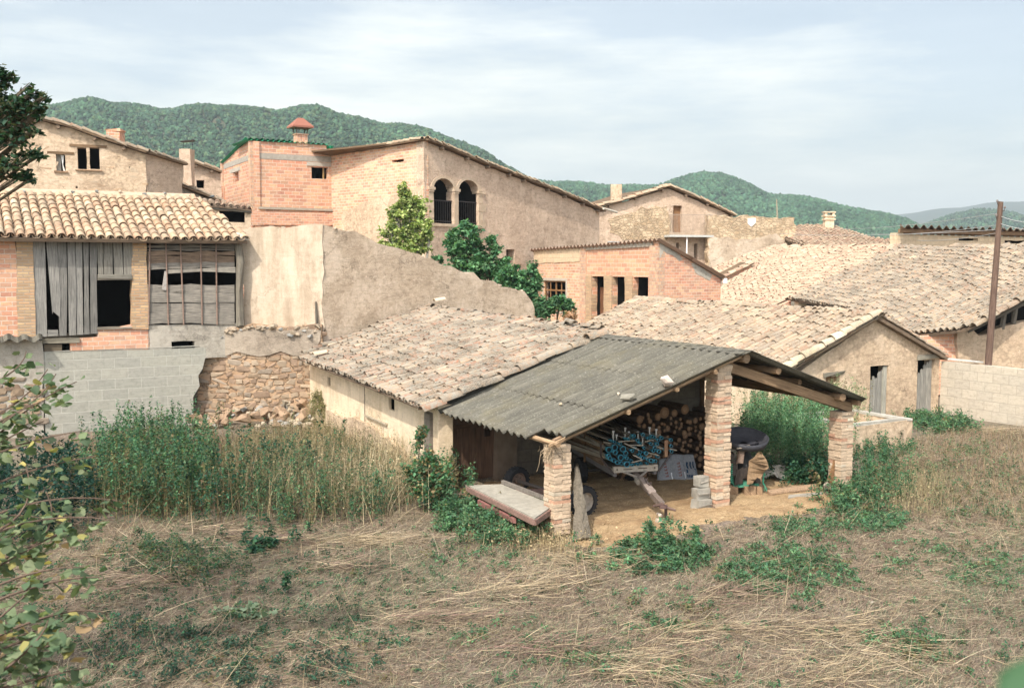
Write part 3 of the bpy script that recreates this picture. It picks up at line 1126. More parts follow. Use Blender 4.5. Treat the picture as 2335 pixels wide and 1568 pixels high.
for x0, x1 in [(341, 338), (377, 383), (410, 418), (456, 460), (491, 494)]:
    g.tube([P.w(*P.sz(x0, 551), .07), P.w(*P.sz(x1, 740), .07)], 0.022, 6, (.30, .20, .15))
g.prism([P.w(*P.sz(374, 618), .08), P.w(*P.sz(380, 618), .08), P.w(*P.sz(378, 662), .08), P.w(*P.sz(368, 660), .08)], -P.n * .02, (.5, .45, .4))
g.build('iron_rods', MT['metal'], T)
g = Geo()
g.tube([P.w(*P.sz(541, 552), .1), P.w(*P.sz(546, 600), .12), P.w(*P.sz(543, 660), .1), P.w(*P.sz(546, 742), .1)], [.11, .12, .11, .13], 9, (.8, .75, .68), jit=0.01)
g.build('corner_post', WG, T)
side_walls('side_wall', [P.w(q0[0], 0, -4.6)[:2], P.w(q1[0] + .5, 0, -4.6)[:2]], 0, 6.3, MT['plaster_grey'], T)
# roof
e0, e1 = P.w(*P.sz(0, 537), .45), P.w(*P.sz(556, 551), .45)
e0[2] = e1[2] = (e0[2] + e1[2]) / 2
r_mid = P.w(P.sz(250, 545)[0], 0, -3.4); r_mid[2] = e0[2] + 3.85 * math.tan(math.radians(20.5))
xl = P.w(P.sz(-160, 540)[0], e0[2], .45)
up = unit(-P.n * 3.85 + UP * (r_mid[2] - e0[2]))
ol = [xl, e1, e1 - P.e * .05 + up * .8, e1 - P.e * .35 + up * 2.0, e1 - P.e * 0.75 + up * 4.1, xl + up * 4.1]
tile_roof('roof', [e0, e1, r_mid], ol, [e0, e0 + up], 0.262, 0.50, PAL_LEFT, MT['tile_left'], MT['wood_brown'], T, 0.7, 0.05, 7, 0.02, world=True)
g = Geo()
for k in range(12):
    t = 0.04 + k * 0.085
    p = (xl * (1 - t) + e1 * t) + up * 4.15 + UP * .12
    rock(g, p + rng.normal(0, .04, 3), 0.09, .7, [(.30, .31, .29), (.45, .36, .27), (.22, .23, .22)][k % 3])
g.prism([xl + up * 4.08 + UP * .02, e1 - P.e * .75 + up * 4.08 + UP * .02, e1 - P.e * .75 + up * 4.4 + UP * .04, xl + up * 4.4 + UP * .04], UP * .06, (.52, .40, .28))
g.build('ridge_bedding', MT['stone'], T)
g = Geo()
rock(g, P.w(*P.sz(549, 545), .3), 0.22, .8, (.55, .50, .43), 24)
rock(g, P.w(*P.sz(541, 537), .1), 0.2, .6, (.52, .46, .38), 24)
g.build('mortar_corner', MT['stone'], T)

# ------------------------------------------------------------------ ruined plaster wall and the stone wall under it
T = thing('ruined_wall', 'tall roofless earth wall with bright left face and sloping broken top', 'ruin', CW * np.array([1, 1, 0]))
wl = [LW.sz(*p) for p in [(552, 525), (580, 519), (620, 516), (650, 520), (690, 513), (736, 512)]]
wl2 = wl + [(0.0, 2.0), (wl[0][0], 2.0)]
wall('wall', LW, wl2, [], 0.55, MT['plaster_lit'], T, 0.035, 0.3)
RW = Plane(CW, (0.72, 0.69))
wr = [RW.sz(*p) for p in [(736, 512), (775, 523), (830, 538), (880, 560), (905, 565), (935, 575), (985, 590), (1010, 606), (1060, 622), (1110, 640), (1160, 655), (1195, 664), (1213, 688), (1219, 705)]]
wall('wall', RW, wr + [(wr[-1][0], 0), (0.0, 0)], [], 0.5, MT['plaster_rough'], T, 0.05, 0.3)
g = Geo()
for k in range(26):
    t = rng.random() * (wr[-2][0])
    z = float(np.interp(t, [p[0] for p in wr], [p[1] for p in wr]))
    rock(g, RW.w(t, z - .03, -.25 + rng.normal(0, .12)), rng.uniform(.07, .17), .6, tuple(np.array((.43, .35, .26)) * rng.uniform(.8, 1.2)))
for k in range(14):
    t = wl[0][0] * rng.random()
    rock(g, LW.w(t, float(np.interp(t, [p[0] for p in wl], [p[1] for p in wl])) - .02, -.25), rng.uniform(.06, .13), .6, (.40, .34, .26))
g.build('crumbled_top', MT['stone'], T)

pole = Geo()
pole.tube([LW.w(*LW.sz(724, 768), .08), LW.w(*LW.sz(722, 720), .09), LW.w(*LW.sz(720, 688), .03)], [.05, .045, .03], 7, (.55, .5, .45))
tag(pole.build('wooden_stake', WG, None), 'short weathered stake leaning on the bright face of the earth wall', 'stake')

SW = LW.moved(0.35)
T = thing('stone_wall', 'brown rubble stone wall with worn render along its crumbling top', 'wall', SW.w(-2, 0))
top = [(449, 900), (455, 868), (462, 846), (470, 800), (484, 770), (500, 758), (512, 751), (549, 745), (600, 741), (640, 746), (690, 742), (733, 741), (736, 790), (716, 812)]
tp = [SW.sz(*p) for p in top]
wall('core', SW, tp + [(tp[-1][0], -.3), (tp[0][0], -.3)], [], 0.5, MT['rubble'], T, 0.05, 0.3)
STC = [(.34, .24, .165), (.38, .28, .19), (.30, .21, .145), (.42, .325, .23), (.33, .265, .20)]
g = Geo()
wall_stones(g, SW, [(p[0] - .02, p[1]) for p in tp] + [(tp[-1][0], -.2), (tp[0][0] - .3, -.2)], -.03, STC)
g.build('stonework', MT['stone'], T)
rp = [SW.sz(*p) for p in [(486, 803), (492, 768), (513, 757), (560, 752), (640, 753), (700, 750), (732, 752), (730, 776), (715, 801), (690, 812), (640, 800), (590, 812), (540, 801), (515, 812)]]
wall('render_patch', SW, rp, [], 0.1, MT['plaster_worn'], T, 0.05, 0.25, 0.045)
g = Geo()
for k in range(60):
    x = rng.uniform(478, 732)
    y = np.interp(x, [470, 512, 600, 733], [792, 752, 743, 742])
    s, z = SW.sz(x, y + rng.uniform(0, 9) + (rng.uniform(0, 20) if x > 640 else 0))
    rock(g, SW.w(s, z, rng.uniform(-.1, .06)), rng.uniform(.07, .17), .65, tuple(np.array((.36, .29, .21) if k % 3 else (.33, .32, .29)) * rng.uniform(.7, 1.2)))
g.build('coping_stones', MT['stone'], T)
for k in range(90):
    g = Geo()
    x = rng.uniform(455, 722) if k > 30 else rng.uniform(600, 720)
    up_ = rng.random() ** 1.6
    f_ = rng.uniform(0.1, 1.5)
    s, _ = SW.sz(x, 950)
    hgt = (1.5 - f_) * 0.42 * (0.5 + 0.5 * np.clip((x - 440) / 200, 0, 1))
    sz_ = rng.uniform(.09, .2) if k % 4 else rng.uniform(.2, .36)
    rock(g, SW.w(s, hgt * rng.uniform(.6, 1.0) + sz_ * .3, f_), sz_, .75, tuple(np.array([(.36, .25, .165), (.44, .35, .25), (.34, .32, .28), (.50, .42, .31)][k % 4]) * rng.uniform(.75, 1.15)), 12)
    tag(g.build('rubble_stone', MT['stone'], None), 'rough broken stone in the heap fallen at the foot of the brown stone wall', 'stone', 'stones fallen from the rubble wall')

# ------------------------------------------------------------------ grey block wall and the low annex on the far left
BW = SW.moved(0.3)
BW = Plane(BW.w(-3.6, 0, 0), (0.8746, 0.4848))
T = thing('block_wall', 'grey concrete block yard wall below the plank shed', 'wall', BW.w(-3, 0))
bo = [BW.sz(*p) for p in [(98, 803), (200, 800), (330, 797), (469, 792), (470, 806), (462, 840), (452, 856), (455, 880), (440, 905), (441, 940)]]
wall('blockwork', BW, bo + [(bo[-1][0], -.3), (bo[0][0], -.3)], [], 0.22, MT['block_grey'], T, 0.008, 0.6)
g = Geo()
s0, z0 = BW.sz(98, 802)
n_ = BW.sz(469, 792)[0] - s0
k = 0.0
while k < n_ - .3:
    g.box(BW.w(s0 + k, z0 - 0.02, .012), BW.e * .72, -BW.n * .235, UP * (.015 + .02 * random.random()), .004, (.36, .35, .30))
    k += .74
g.build('top_course', MT['stone'], T)
T = thing('low_annex', 'low rendered stone lean to with wavy sheet edge at the end of the block wall', 'outbuilding', BW.w(-9, 0))
ao = [BW.sz(-90, 776), BW.sz(96, 776), BW.sz(99, 806), BW.sz(99, 960)]
wall('wall', BW, ao + [(ao[-1][0], -.3), (ao[0][0], -.3)], [], 0.5, MT['plaster_grey'], T, 0.02, 0.4, 0.03)
st_ = [BW.sz(-60, 880), BW.sz(60, 850), BW.sz(88, 905), BW.sz(92, 965), BW.sz(-60, 965)]
g = Geo()
wall_stones(g, BW, st_, .02, STC, (.12, .25), (.16, .5))
g.build('bare_stones', MT['stone'], T)
a, b = BW.w(*BW.sz(-90, 773), .35), BW.w(*BW.sz(92, 772), .35)
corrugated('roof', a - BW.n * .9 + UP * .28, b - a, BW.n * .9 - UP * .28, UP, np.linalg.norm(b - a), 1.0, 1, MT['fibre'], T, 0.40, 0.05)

# ------------------------------------------------------------------ stone house, upper left
GP = Plane(at_depth(333, 450, 45.0), (0.93, 0.37))
T = thing('stone_house', 'old tawny rubble house with paired dark windows under a sloping tile roof', 'house', GP.w(-3, 0))
gw1 = GP.rect(128, 352, 149, 390); gw2 = GP.rect(177, 337, 197, 386); gw3 = GP.rect(205, 337, 227, 386); gh = [GP.rect(x, y, x + 5, y + 6) for x, y in ((268, 356), (255, 379), (294, 380), (172, 424))]
wall('wall', GP, [GP.sz(*p) for p in [(-120, 352), (40, 301), (94, 276), (160, 292), (240, 322), (333, 352)]] + [(0, 0), (GP.sz(-120, 352)[0], 0)], [gw1, gw2, gw3] + gh, 0.5, MT['plaster_stone'], T, 0.02, 0.4)
g = Geo()
STH = [(.52, .37, .24), (.58, .44, .29), (.47, .33, .21), (.60, .47, .33)]
for reg in ([(150, 395), (238, 392), (250, 345), (330, 356), (332, 448), (300, 452), (230, 452), (120, 440), (60, 420)], [(40, 320), (110, 300), (118, 400), (60, 400)], [(232, 350), (300, 352), (250, 385)]):
    wall_stones(g, GP, [GP.sz(*p) for p in reg], -.055, STH, (.12, .30), (.2, .7), .06)
g.v = g.v
g.build('bare_stones', MT['stone'], T)
for wdw in (gw2, gw3):
    niche('window', GP, wdw, 0.15, 1.2, MT['dark'], T)
o = niche('window', GP, gw1, 0.3, 1.2, MT['dark'], T)
for h_ in gh:
    niche('putlog_hole', GP, h_, 0.3, .6, MT['dark'], T)
g = Geo()
(a, za), (b, zb) = gw1[0], gw1[2]
g.box(GP.w(a, za, -.22), GP.e * (b - a) * .5, -GP.n * .03, UP * (zb - za), .01, (.40, .38, .33))
g.add([GP.w(a + (b - a) * .5, zb, -.15), GP.w(b - .05, zb - .05, -.12), GP.w(b - .1, za + .3, -.12), GP.w(b - .02, za, -.15), GP.w(a + (b - a) * .72, za + .02, -.14), GP.w(a + (b - a) * .6, za + .45, -.13)], [(0, 5, 4, 3, 2, 1)], None, (.72, .72, .68))
g.build('rag_and_shutter', MT['tint'], o)
g = Geo()
for r_, ex in ((gw1, .35), ([gw2[0], gw3[1], gw3[2], gw2[3]], .3)):
    g.box(GP.w(r_[0][0] - ex, r_[2][1], .03), GP.e * (r_[1][0] - r_[0][0] + 2 * ex), -GP.n * .3, UP * .12, .012, (.9, .8, .66))
    g.box(GP.w(r_[0][0] - .1, r_[0][1] - .08, .08), GP.e * (r_[1][0] - r_[0][0] + .2), -GP.n * .3, UP * .07, .01, (1.3, 1.15, 1.0))
g.build('lintels', MT['wood_brown'], T)
side = Plane(GP.w(0, 0), (0.5, 0.87))
sw_ = side.rect(341, 362, 347, 400)
wall('side_wall', side, [side.sz(333, 352), side.sz(418, 376), side.sz(418, 470)] + [(side.sz(418, 470)[0], 0), (0, 0)], [], 0.4, MT['plaster_arch'], T, 0.03)
verge(GP, [(94, 271), (160, 287), (240, 316), (333, 346)], 7.0, PAL_MID, MT['tile_mid'], MT['wood_brown'], T, 0.3, 4, 3, MT['wood_brown'], 0.5, 0.15)
verge(GP, [(-120, 345), (30, 300), (90, 271)], 7.0, PAL_MID, MT['tile_mid'], MT['wood_brown'], T, 0.2, 3, 0, None, 0.5, 0.15)
verge(side, [(333, 346), (380, 361), (420, 373)], 6.0, PAL_MID, MT['tile_mid'], MT['wood_brown'], T, 0.25, 3, 0, None, 0.5, 0.14)
g = Geo()
c_ = at_depth(266, 331, 47.5)
g.box(c_ - np.array([.36, .3, 0]), (.64, 0, 0), (0, .6, 0), (0, 0, .62), .02, (1, 1, 1))
g.box(c_ + np.array([-.40, -.34, .62]), (.72, 0, 0), (0, .66, 0), (0, 0, .08), .02, (1, 1, 1))
g.build('chimney', MT['brick_red'], T)
# the lower house behind it with the tall stack
GB = Plane(at_depth(503, 460, 54.0), (0.9, 0.44))
T = thing('shaded_back_house', 'shaded plaster house with a tall chimney stack and a low tile lean to', 'house', GB.w(-2, 0))
gbw = GB.rect(448, 411, 466, 429)
wall('wall', GB, [GB.sz(*p) for p in [(400, 372), (440, 374), (503, 396), (506, 480), (400, 480)]], [gbw], 0.4, MT['plaster_arch'], T, 0.02)
niche('window', GB, gbw, 0.3, 1.2, MT['dark'], T)
verge(GB, [(410, 368), (442, 370), (504, 391)], 5.0, PAL_MID, MT['tile_mid'], MT['wood_brown'], T, 0.3, 3, 2, MT['wood_brown'], .5, .15)
g = Geo()
c_ = at_depth(428, 425, 50.0)
g.box(c_ - np.array([.30, .3, 0]), (.58, 0, 0), (0, .6, 0), (0, 0, at_depth(428, 341, 50)[2] - c_[2]), .015)
ch = g.build('chimney', MT['plaster_arch'], T)
g = Geo()
c2 = at_depth(429, 341, 50.0)
for dx in (-.2, .2):
    g.tube([c2 + np.array([dx, 0, -.02]), c2 + np.array([dx * 1.2, 0, .38])], .012, 5)
g.cbox(c2 + np.array([0, 0, .4]), (.66, 0, .06), (0, .5, 0), (0, 0, .035))
g.build('rain_plate', MT['iron'], ch)
LT = Plane(at_depth(503, 460, 51.0), (0.8, 0.6))
wall('lean_to_wall', LT, [LT.sz(*p) for p in [(386, 417), (440, 440), (505, 463), (505, 490), (386, 490)]], [], 0.3, MT['plaster_grey'], T)
verge(LT, [(384, 412), (440, 433), (507, 459)], 2.2, PAL_MID, MT['tile_mid'], MT['wood_brown'], T, 0.3, 3, 0, None, .5, .15)

# ------------------------------------------------------------------ arched house (centre) : bright brick side, shaded arched gable
AC = at_depth(968, 500, 50.0)
AG = Plane(AC, (0.61, 0.79))          # arched gable
AB = Plane(AC, (0.70, -0.71))         # brick side, s<0 to the left
T = thing('arched_house', 'large plastered house with two tall arched openings and iron railings', 'house', AC * np.array([1, 1, 0]))


def arch(pl, x0, x1, ysp, ytop, ybot):
    (s0, zb), (s1, _) = pl.sz(x0, ybot), pl.sz(x1, ybot)
    zs = pl.sz((x0 + x1) / 2, ysp)[1]; zt = pl.sz((x0 + x1) / 2, ytop)[1]
    zb = pl.sz((x0 + x1) / 2, ybot)[1]
    c, r = (s0 + s1) / 2, (s1 - s0) / 2
    return [(s0, zb), (s1, zb), (s1, zs)] + [(c + r * math.cos(t), zs + (zt - zs) * math.sin(t)) for t in np.linspace(0.2, math.pi - 0.2, 10)] + [(s0, zs)]


ar1 = arch(AG, 988.5, 1034.5, 431, 407, 509.5)
ar2 = arch(AG, 1045.5, 1090.5, 436, 410.5, 512)
aw = AG.rect(1154, 569, 1173, 599)
rk = [(966, 323), (1000, 335), (1090, 373), (1200, 414), (1290, 450), (1366, 482)]
wall('wall', AG, [AG.sz(*p) for p in rk] + [(AG.sz(1366, 482)[0], 0), (0, 0)], [ar1, ar2, aw], 0.5, MT['plaster_arch'], T, 0.02)
for a_ in (ar1, ar2):
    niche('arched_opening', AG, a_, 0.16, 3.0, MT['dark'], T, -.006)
    s = [p[0] for p in a_]; z = [p[1] for p in a_]
    g = Geo()
    zr = min(z) + (max(z) - min(z)) * 0.5
    g.box(AG.w(min(s), zr, -.12), AG.e * (max(s) - min(s)), -AG.n * .04, UP * .05)
    g.box(AG.w(min(s), min(z) + .1, -.12), AG.e * (max(s) - min(s)), -AG.n * .03, UP * .03)
    for k in range(1, 9):
        t = min(s) + (max(s) - min(s)) * k / 9
        g.tube([AG.w(t, min(z), -.13), AG.w(t, zr, -.13)], .011, 5)
    g.build('railing', MT['iron'], T)
    g = Geo()                            # stone arch ring
    s0, s1 = min(s), max(s); c, r = (s0 + s1) / 2, (s1 - s0) / 2
    zs, zt = a_[2][1], max(z)
    ts = np.linspace(0, math.pi, 15)
    for k in range(14):
        t0, t1 = ts[k], ts[k + 1]
        q = [(c + r * 1.0 * math.cos(t0), zs + (zt - zs) * math.sin(t0)), (c + r * 1.28 * math.cos(t0), zs + (zt - zs) * 1.22 * math.sin(t0)), (c + r * 1.28 * math.cos(t1), zs + (zt - zs) * 1.22 * math.sin(t1)), (c + r * 1.0 * math.cos(t1), zs + (zt - zs) * math.sin(t1))]
        g.prism([AG.w(a, b, .03) for a, b in q], -AG.n * .12)
    g.build('arch_ring', MT['stone_trim'], T)
niche('window', AG, aw, 0.3, 1.0, MT['dark'], T)
g = Geo()
zs = ar1[2][1]
l1, r1, l2, r2 = ar1[0][0], ar1[1][0], ar2[0][0], ar2[1][0]
for a_, b_ in ((l1 - .42, l1 + .04), (r1 - .05, l2 + .05), (r2 - .04, r2 + .45)):
    g.box(AG.w(a_, zs - .09, .10), AG.e * (b_ - a_), -AG.n * .5, UP * .14, .006)
    g.box(AG.w(a_ + .05, zs - .2, .06), AG.e * (b_ - a_ - .1), -AG.n * .4, UP * .11, .006)
zb = ar2[0][1]
k, i = zs - .2, 0
while k > zb:
    L = .62 if i % 2 else .36
    g.box(AG.w(r2, k - .42, .035), AG.e * L, -AG.n * .12, UP * .40, .012)
    g.box(AG.w(l1, k - .42, .035), -AG.e * L, -AG.n * .12, UP * .40, .012)
    k -= .42; i += 1
g.box(AG.w(r1 + .03, zb, .03), AG.e * (l2 - r1 - .06), -AG.n * .3, UP * (zs - .2 - zb), .006)
g.box(AG.w(l1 - .5, zb - .16, .06), AG.e * (r2 - l1 + 1.0), -AG.n * .3, UP * .14, .01)
g.build('dressed_stone', MT['stone_trim'], T)
bp = [AB.sz(*p) for p in [(748, 356), (800, 349), (880, 337), (966, 322)]]
hole_ = AB.rect(894, 364, 921, 370)
wall('brick_wall', AB, bp + [(0, 4.0), (bp[0][0], 4.0)], [hole_], 0.3, MT['brick_mixed'], T, 0.012, .5, 0.02)
niche('beam_slot', AB, hole_, 0.2, .5, MT['dark'], T)
rb = [AB.sz(*p) for p in [(781, 488), (800, 478), (822, 466), (868, 452), (885, 448), (967, 430)]]
wall('stone_base', AB, rb + [(0, 0), (rb[0][0], 0)], [], 0.4, MT['plaster_stone'], T, 0.06, .4, 0.06)
verge(AG, [(967, 317), (1000, 329), (1090, 367), (1200, 409), (1290, 444), (1372, 480)], 9.0, PAL_MID, MT['tile_pale'], MT['wood_brown'], T, 0.3, 2, 9, MT['wood_brown'], .52, .14)
verge(AB, [(742, 351), (800, 344), (880, 332), (968, 317)], 1.0, PAL_MID, MT['tile_pale'], MT['wood_brown'], T, 0.3, 2, 0, None, .52, .14, 'eave')
g = Geo()
g.tube([AG.w(*AG.sz(1360, 476), .5), AG.w(*AG.sz(1388, 485), .6)], .07, 8, (.6, .55, .45))
g.build('gutter_spout', MT['tint'], T)
side_walls('back_wall', [AG.w(16.0, 0, -.5)[:2], AG.w(16.0, 0, -9)[:2], AG.w(2.0, 0, -9)[:2]], 0, 8.0, MT['plaster_arch'], T)

# ------------------------------------------------------------------ brick house with the green sheet roof
HC = at_depth(580, 480, 53.4)
HR = Plane(HC, (0.85, 0.53))
HL = Plane(HC, (0.4848, -0.8746))
T = thing('brick_house', 'unfinished salmon brick house with green sheet roof and capped chimney', 'house', HC * np.array([1, 1, 0]))
hw = HR.rect(710, 381.5, 747.5, 408)
ht = [HR.sz(*p) for p in [(580, 322), (660, 326), (744, 331), (744, 350), (760, 352)]]
wall('wall', HR, ht + [(HR.sz(760, 480)[0], 3), (0, 3)], [hw], 0.3, MT['brick_green'], T, 0.0)
niche('window', HR, hw, 0.25, 2.0, MT['dark'], T)
g = Geo()
s = HR.sz(737, 395)[0]
g.box(HR.w(s, hw[0][1], -.1), HR.e * .09, -HR.n * .05, UP * (hw[2][1] - hw[0][1]), .005, (1.5, 1.35, .9))
g.build('window_batten', MT['wood_brown'], T)
g = Geo()
a, b = HR.sz(588, 353), HR.sz(757, 368)
g.box(HR.w(a[0], b[1] - .07, .015), HR.e * (b[0] - a[0]), -HR.n * .2, UP * .30, .004, (.40, .36, .30))
a, b = HR.sz(699, 372), HR.sz(756, 381)
g.box(HR.w(a[0], b[1], .03), HR.e * (b[0] - a[0]), -HR.n * .2, UP * .2, .004, (.50, .44, .36))
a, b = HR.sz(588, 476), HR.sz(760, 482)
g.box(HR.w(a[0], b[1], .12), HR.e * (b[0] - a[0]), -HR.n * .3, UP * .13, .004, (.42, .36, .28))
a, b = HL.sz(510, 366), HL.sz(572, 356)
g.box(HL.w(a[0], HR.sz(588, 358)[1] - .12, .015), HL.e * (b[0] - a[0]), -HL.n * .2, UP * .30, .004, (.40, .36, .30))
a, b = HL.sz(523, 380), HL.sz(548, 388)
g.box(HL.w(a[0], b[1], .02), HL.e * (b[0] - a[0]), -HL.n * .2, UP * .2, .004, (.50, .44, .36))
g.build('concrete_bands', MT['tint'], T)
hw2 = HL.rect(531.5, 387, 544, 415)
h2 = [HL.sz(*p) for p in [(509, 368), (535, 346), (566, 322), (578, 322)]]
wall('left_wall', HL, h2 + [(0, 3), (h2[0][0], 3)], [hw2], 0.3, MT['brick_green'], T, 0.0)
o = niche('window', HL, hw2, 0.15, .8, MT['interior'], T)
a, b = HR.sz(570.5, 322), HR.sz(586, 482)
wall('corner_pier', HR, [(-.18, HR.sz(580, 512)[1]), (.17, HR.sz(580, 512)[1]), (.17, ht[0][1]), (-.18, ht[0][1])], [], 0.36, MT['brick_end'], T, 0.0, .5, 0.06)
a = HL.sz(507, 420)[0]
wall('corner_pier', HL, [(a - .2, 3), (a + .3, 3), (a + .3, h2[0][1] + .1), (a - .2, h2[0][1] + .1)], [], 0.4, MT['brick_end'], T, 0.0, .5, 0.06)
lbr = [HR.sz(*p) for p in [(566, 482), (760, 486), (778, 505), (776, 514), (566, 514)]]
wall('lower_brick', HR, lbr, [], 0.3, MT['brick_red'], T, 0.01, .5, 0.1)
side_walls('back_wall', [HR.w(6, 0, -.3)[:2], HR.w(6, 0, -7)[:2], HR.w(0, 0, -7)[:2]], 3, 9.5, MT['brick_red'], T)
# roof sheets: follow the raking left wall, fall away behind the front wall
a = HR.w(-.3, ht[0][1] + .05, .12); b = HR.w(HR.sz(744, 331)[0] + .1, HR.sz(744, 331)[1] + .03, .12)
corrugated('roof', a, b - a, -HR.n, UP, np.linalg.norm(b - a), 3.0, 1, MT['green_sheet'], T, 0.30, 0.045)
c_, d_ = HL.w(h2[0][0] - .3, h2[0][1] - .1, .15), HL.w(h2[2][0], h2[2][1] + .06, .15)
corrugated('roof', d_, -HL.n, c_ - d_, UP, 3.0, np.linalg.norm(c_ - d_), 8, MT['green_sheet'], T, 0.3, .045, 1.5, .02, lap=.06)
c_, d_ = HR.w(*HR.sz(742, 355), -.1), HR.w(*HR.sz(764, 330), -.1)
corrugated('roof', HR.w(*HR.sz(741, 331), -.1), -HR.n, UP * -1 + HR.e * .1, HR.e, 1.6, 1.0, 1, MT['green_sheet'], T, .3, .045)
corrugated('roof', HR.w(*HR.sz(741, 331), -.15), HR.e, -HR.n * .3 + UP * -.95, HR.n, .5, .6, 1, MT['green_sheet'], T, .2, .04)
g = Geo()
s0, s1 = HR.sz(676, 326)[0], HR.sz(701, 326)[0]
zb, zt = HR.sz(688, 334)[1], HR.sz(688, 305)[1]
g.box(HR.w(s0, zb, .03), HR.e * (s1 - s0), -HR.n * .5, UP * (zt - zb - .06), 0)
g.box(HR.w(s0 - .04, zt - .06, .07), HR.e * (s1 - s0 + .08), -HR.n * .58, UP * .06, 0)
ch = g.build('chimney', MT['brick_red'], T)
g = Geo()
zc = HR.sz(688, 288)[1]
for i in (0, 1):
    for j in (0, 1):
        g.tube([HR.w(s0 + .03 + i * (s1 - s0 - .06), zt - .02, -.02 - j * .4), HR.w(s0 - .05 + i * (s1 - s0 + .1), zc, .05 - j * .5)], .03, 6, (.10, .07, .06))
g.build('cap_posts', MT['metal'], ch)
g = Geo()
w0, w1, za = HR.sz(664, 287)[0], HR.sz(711, 287)[0], HR.sz(688, 269)[1]
q = [HR.w(w0, zc, .28), HR.w(w1, zc, .28), HR.w(w1, zc, -.75), HR.w(w0, zc, -.75)]
ap = [HR.w(w0 * .62 + w1 * .38, za, -.1), HR.w(w0 * .38 + w1 * .62, za, -.1), HR.w(w0 * .38 + w1 * .62, za, -.35), HR.w(w0 * .62 + w1 * .38, za, -.35)]
lo_ = [p - UP * .09 for p in q]
g.add(q + ap + lo_, [(0, 1, 5, 4), (1, 2, 6, 5), (2, 3, 7, 6), (3, 0, 4, 7), (4, 5, 6, 7), (8, 9, 1, 0), (9, 10, 2, 1), (10, 11, 3, 2), (11, 8, 0, 3), (11, 10, 9, 8)])
g.build('chimney_cap', MT['rust_cap'], ch)
# small open loft with tile edge in front of its left wall
LO = Plane(at_depth(572, 500, 44.0), (0.95, 0.3))
T = thing('open_loft', 'dark open loft with a wavy tile edge left of the brick house corner', 'outbuilding', LO.w(-2, 0))
lo_h = LO.rect(500, 481, 558, 507)
wall('wall', LO, [LO.sz(*p) for p in [(440, 470), (573, 481), (573, 530), (440, 530)]], [lo_h], 0.3, MT['plaster_stone'], T)
niche('opening', LO, lo_h, .25, 2, MT['dark'], T)
g = Geo()
a, b = LO.sz(445, 468), LO.sz(574, 481)
g.box(LO.w(a[0], a[1] - .1, .1), LO.e * (b[0] - a[0]) + UP * (b[1] - a[1]), -LO.n * .2, UP * .12, .01, (.9, .85, .8))
g.build('beam', WG, T)
a3, b3 = LO.w(a[0], a[1] + .06, .2), LO.w(b[0], b[1] + .06, .2)
bk = -LO.n * 1.8 + UP * .30
tile_roof('roof', [a3, b3, a3 + bk], [a3, b3, b3 + bk, a3 + bk], [a3, a3 + bk], .27, .5, PAL_PALE, MT['tile_left'], MT['wood_brown'], T, 1, .02, 6, .02, .05, 0, True)

# ------------------------------------------------------------------ small brick house, centre right
JC = at_depth(1501, 650, 46.0)
JF = Plane(JC, (0.4848, -0.8746))    # facade, s<0 to the left
JG = Plane(JC, (0.8746, 0.4848))     # gable side
T = thing('brick_annexe', 'low brick building with three open bays between pale piers', 'building', JC * np.array([1, 1, 0]))
jw = JF.rect(1239, 640, 1290, 709)
bays = [JF.rect(1348.6, 630, 1377, 760), JF.rect(1395, 631, 1425, 760), JF.rect(1441.5, 632, 1475.6, 760)]
jt = [JF.sz(*p) for p in [(1217, 572), (1330, 562), (1400, 556), (1501, 550)]]
wall('wall', JF, [jt[0], JF.sz(1330, 562), (JF.sz(1330, 562)[0], 1.0), (jt[0][0], 1.0)], [jw], 0.3, MT['brick_mixed'], T, 0.0)
py = [JF.sz(1218, 572), JF.sz(1322, 563), JF.sz(1322, 596), JF.sz(1218, 601)]
wall('yellow_blocks', JF, py, [], 0.05, MT['block_tan'], T, 0.015, .3, .03)
wall('bay_wall', JF, [JF.sz(1330, 562), jt[-1], (0, 1.0), (JF.sz(1330, 562)[0], 1.0)], bays, 0.3, MT['brick_new'], T, 0.0, .5, -.03)
for i, b_ in enumerate(bays):
    niche('bay', JF, b_, .3, 2.6, MT['dark'], T, 0.02)
pr = [JF.rect(1323, 566, 1336, 760), JF.rect(1481, 560, 1501, 760)]
for r_ in pr:
    wall('corner_pier', JF, r_, [], .4, MT['brick_end'], T, 0, .5, .05)
for x0, x1 in ((1336, 1349), (1377, 1395), (1425, 1441.5)):
    r_ = JF.rect(x0, 628, x1, 760)
    wall('pale_pier', JF, r_, [], .35, MT['brick_yellow'], T, .012, .2, .04)
g = Geo()
a, b = JF.sz(1349, 690), JF.sz(1372, 760)
g.box(JF.w(a[0], b[1], -.5), JF.e * (b[0] - a[0]), -JF.n * .05, UP * (JF.sz(1360, 655)[1] - b[1]), .005, (1.6, 1.2, .9))
g.build('door', MT['wood_dark'], T)
g = Geo()
a, b = JF.sz(1443, 690), JF.sz(1473, 760)
g.box(JF.w(a[0], b[1], -.9), JF.e * (b[0] - a[0] + .3), -JF.n * .05, UP * (JF.sz(1460, 640)[1] - b[1]), .005)
g.build('inner_wall', MT['brick_red'], T)
o = niche('window', JF, jw, .22, 1.2, MT['dark'], T)
g = Geo()
s0, s1, z0, z1 = jw[0][0], jw[1][0], jw[0][1], jw[2][1]
for k in range(5):
    t = s0 + (s1 - s0 - .07) * k / 4
    g.box(JF.w(t, z0, -.08), JF.e * (.09 if k in (0, 2, 4) else .05), -JF.n * .05, UP * (z1 - z0), 0, (1.2, .9, .6))
for z in (z0, z0 + (z1 - z0) * .66, z1 - .08):
    g.box(JF.w(s0, z, -.075), JF.e * (s1 - s0), -JF.n * .045, UP * .08, 0, (1.2, .9, .6))
g.build('window_frame', MT['wood_brown'], o)
g = Geo()
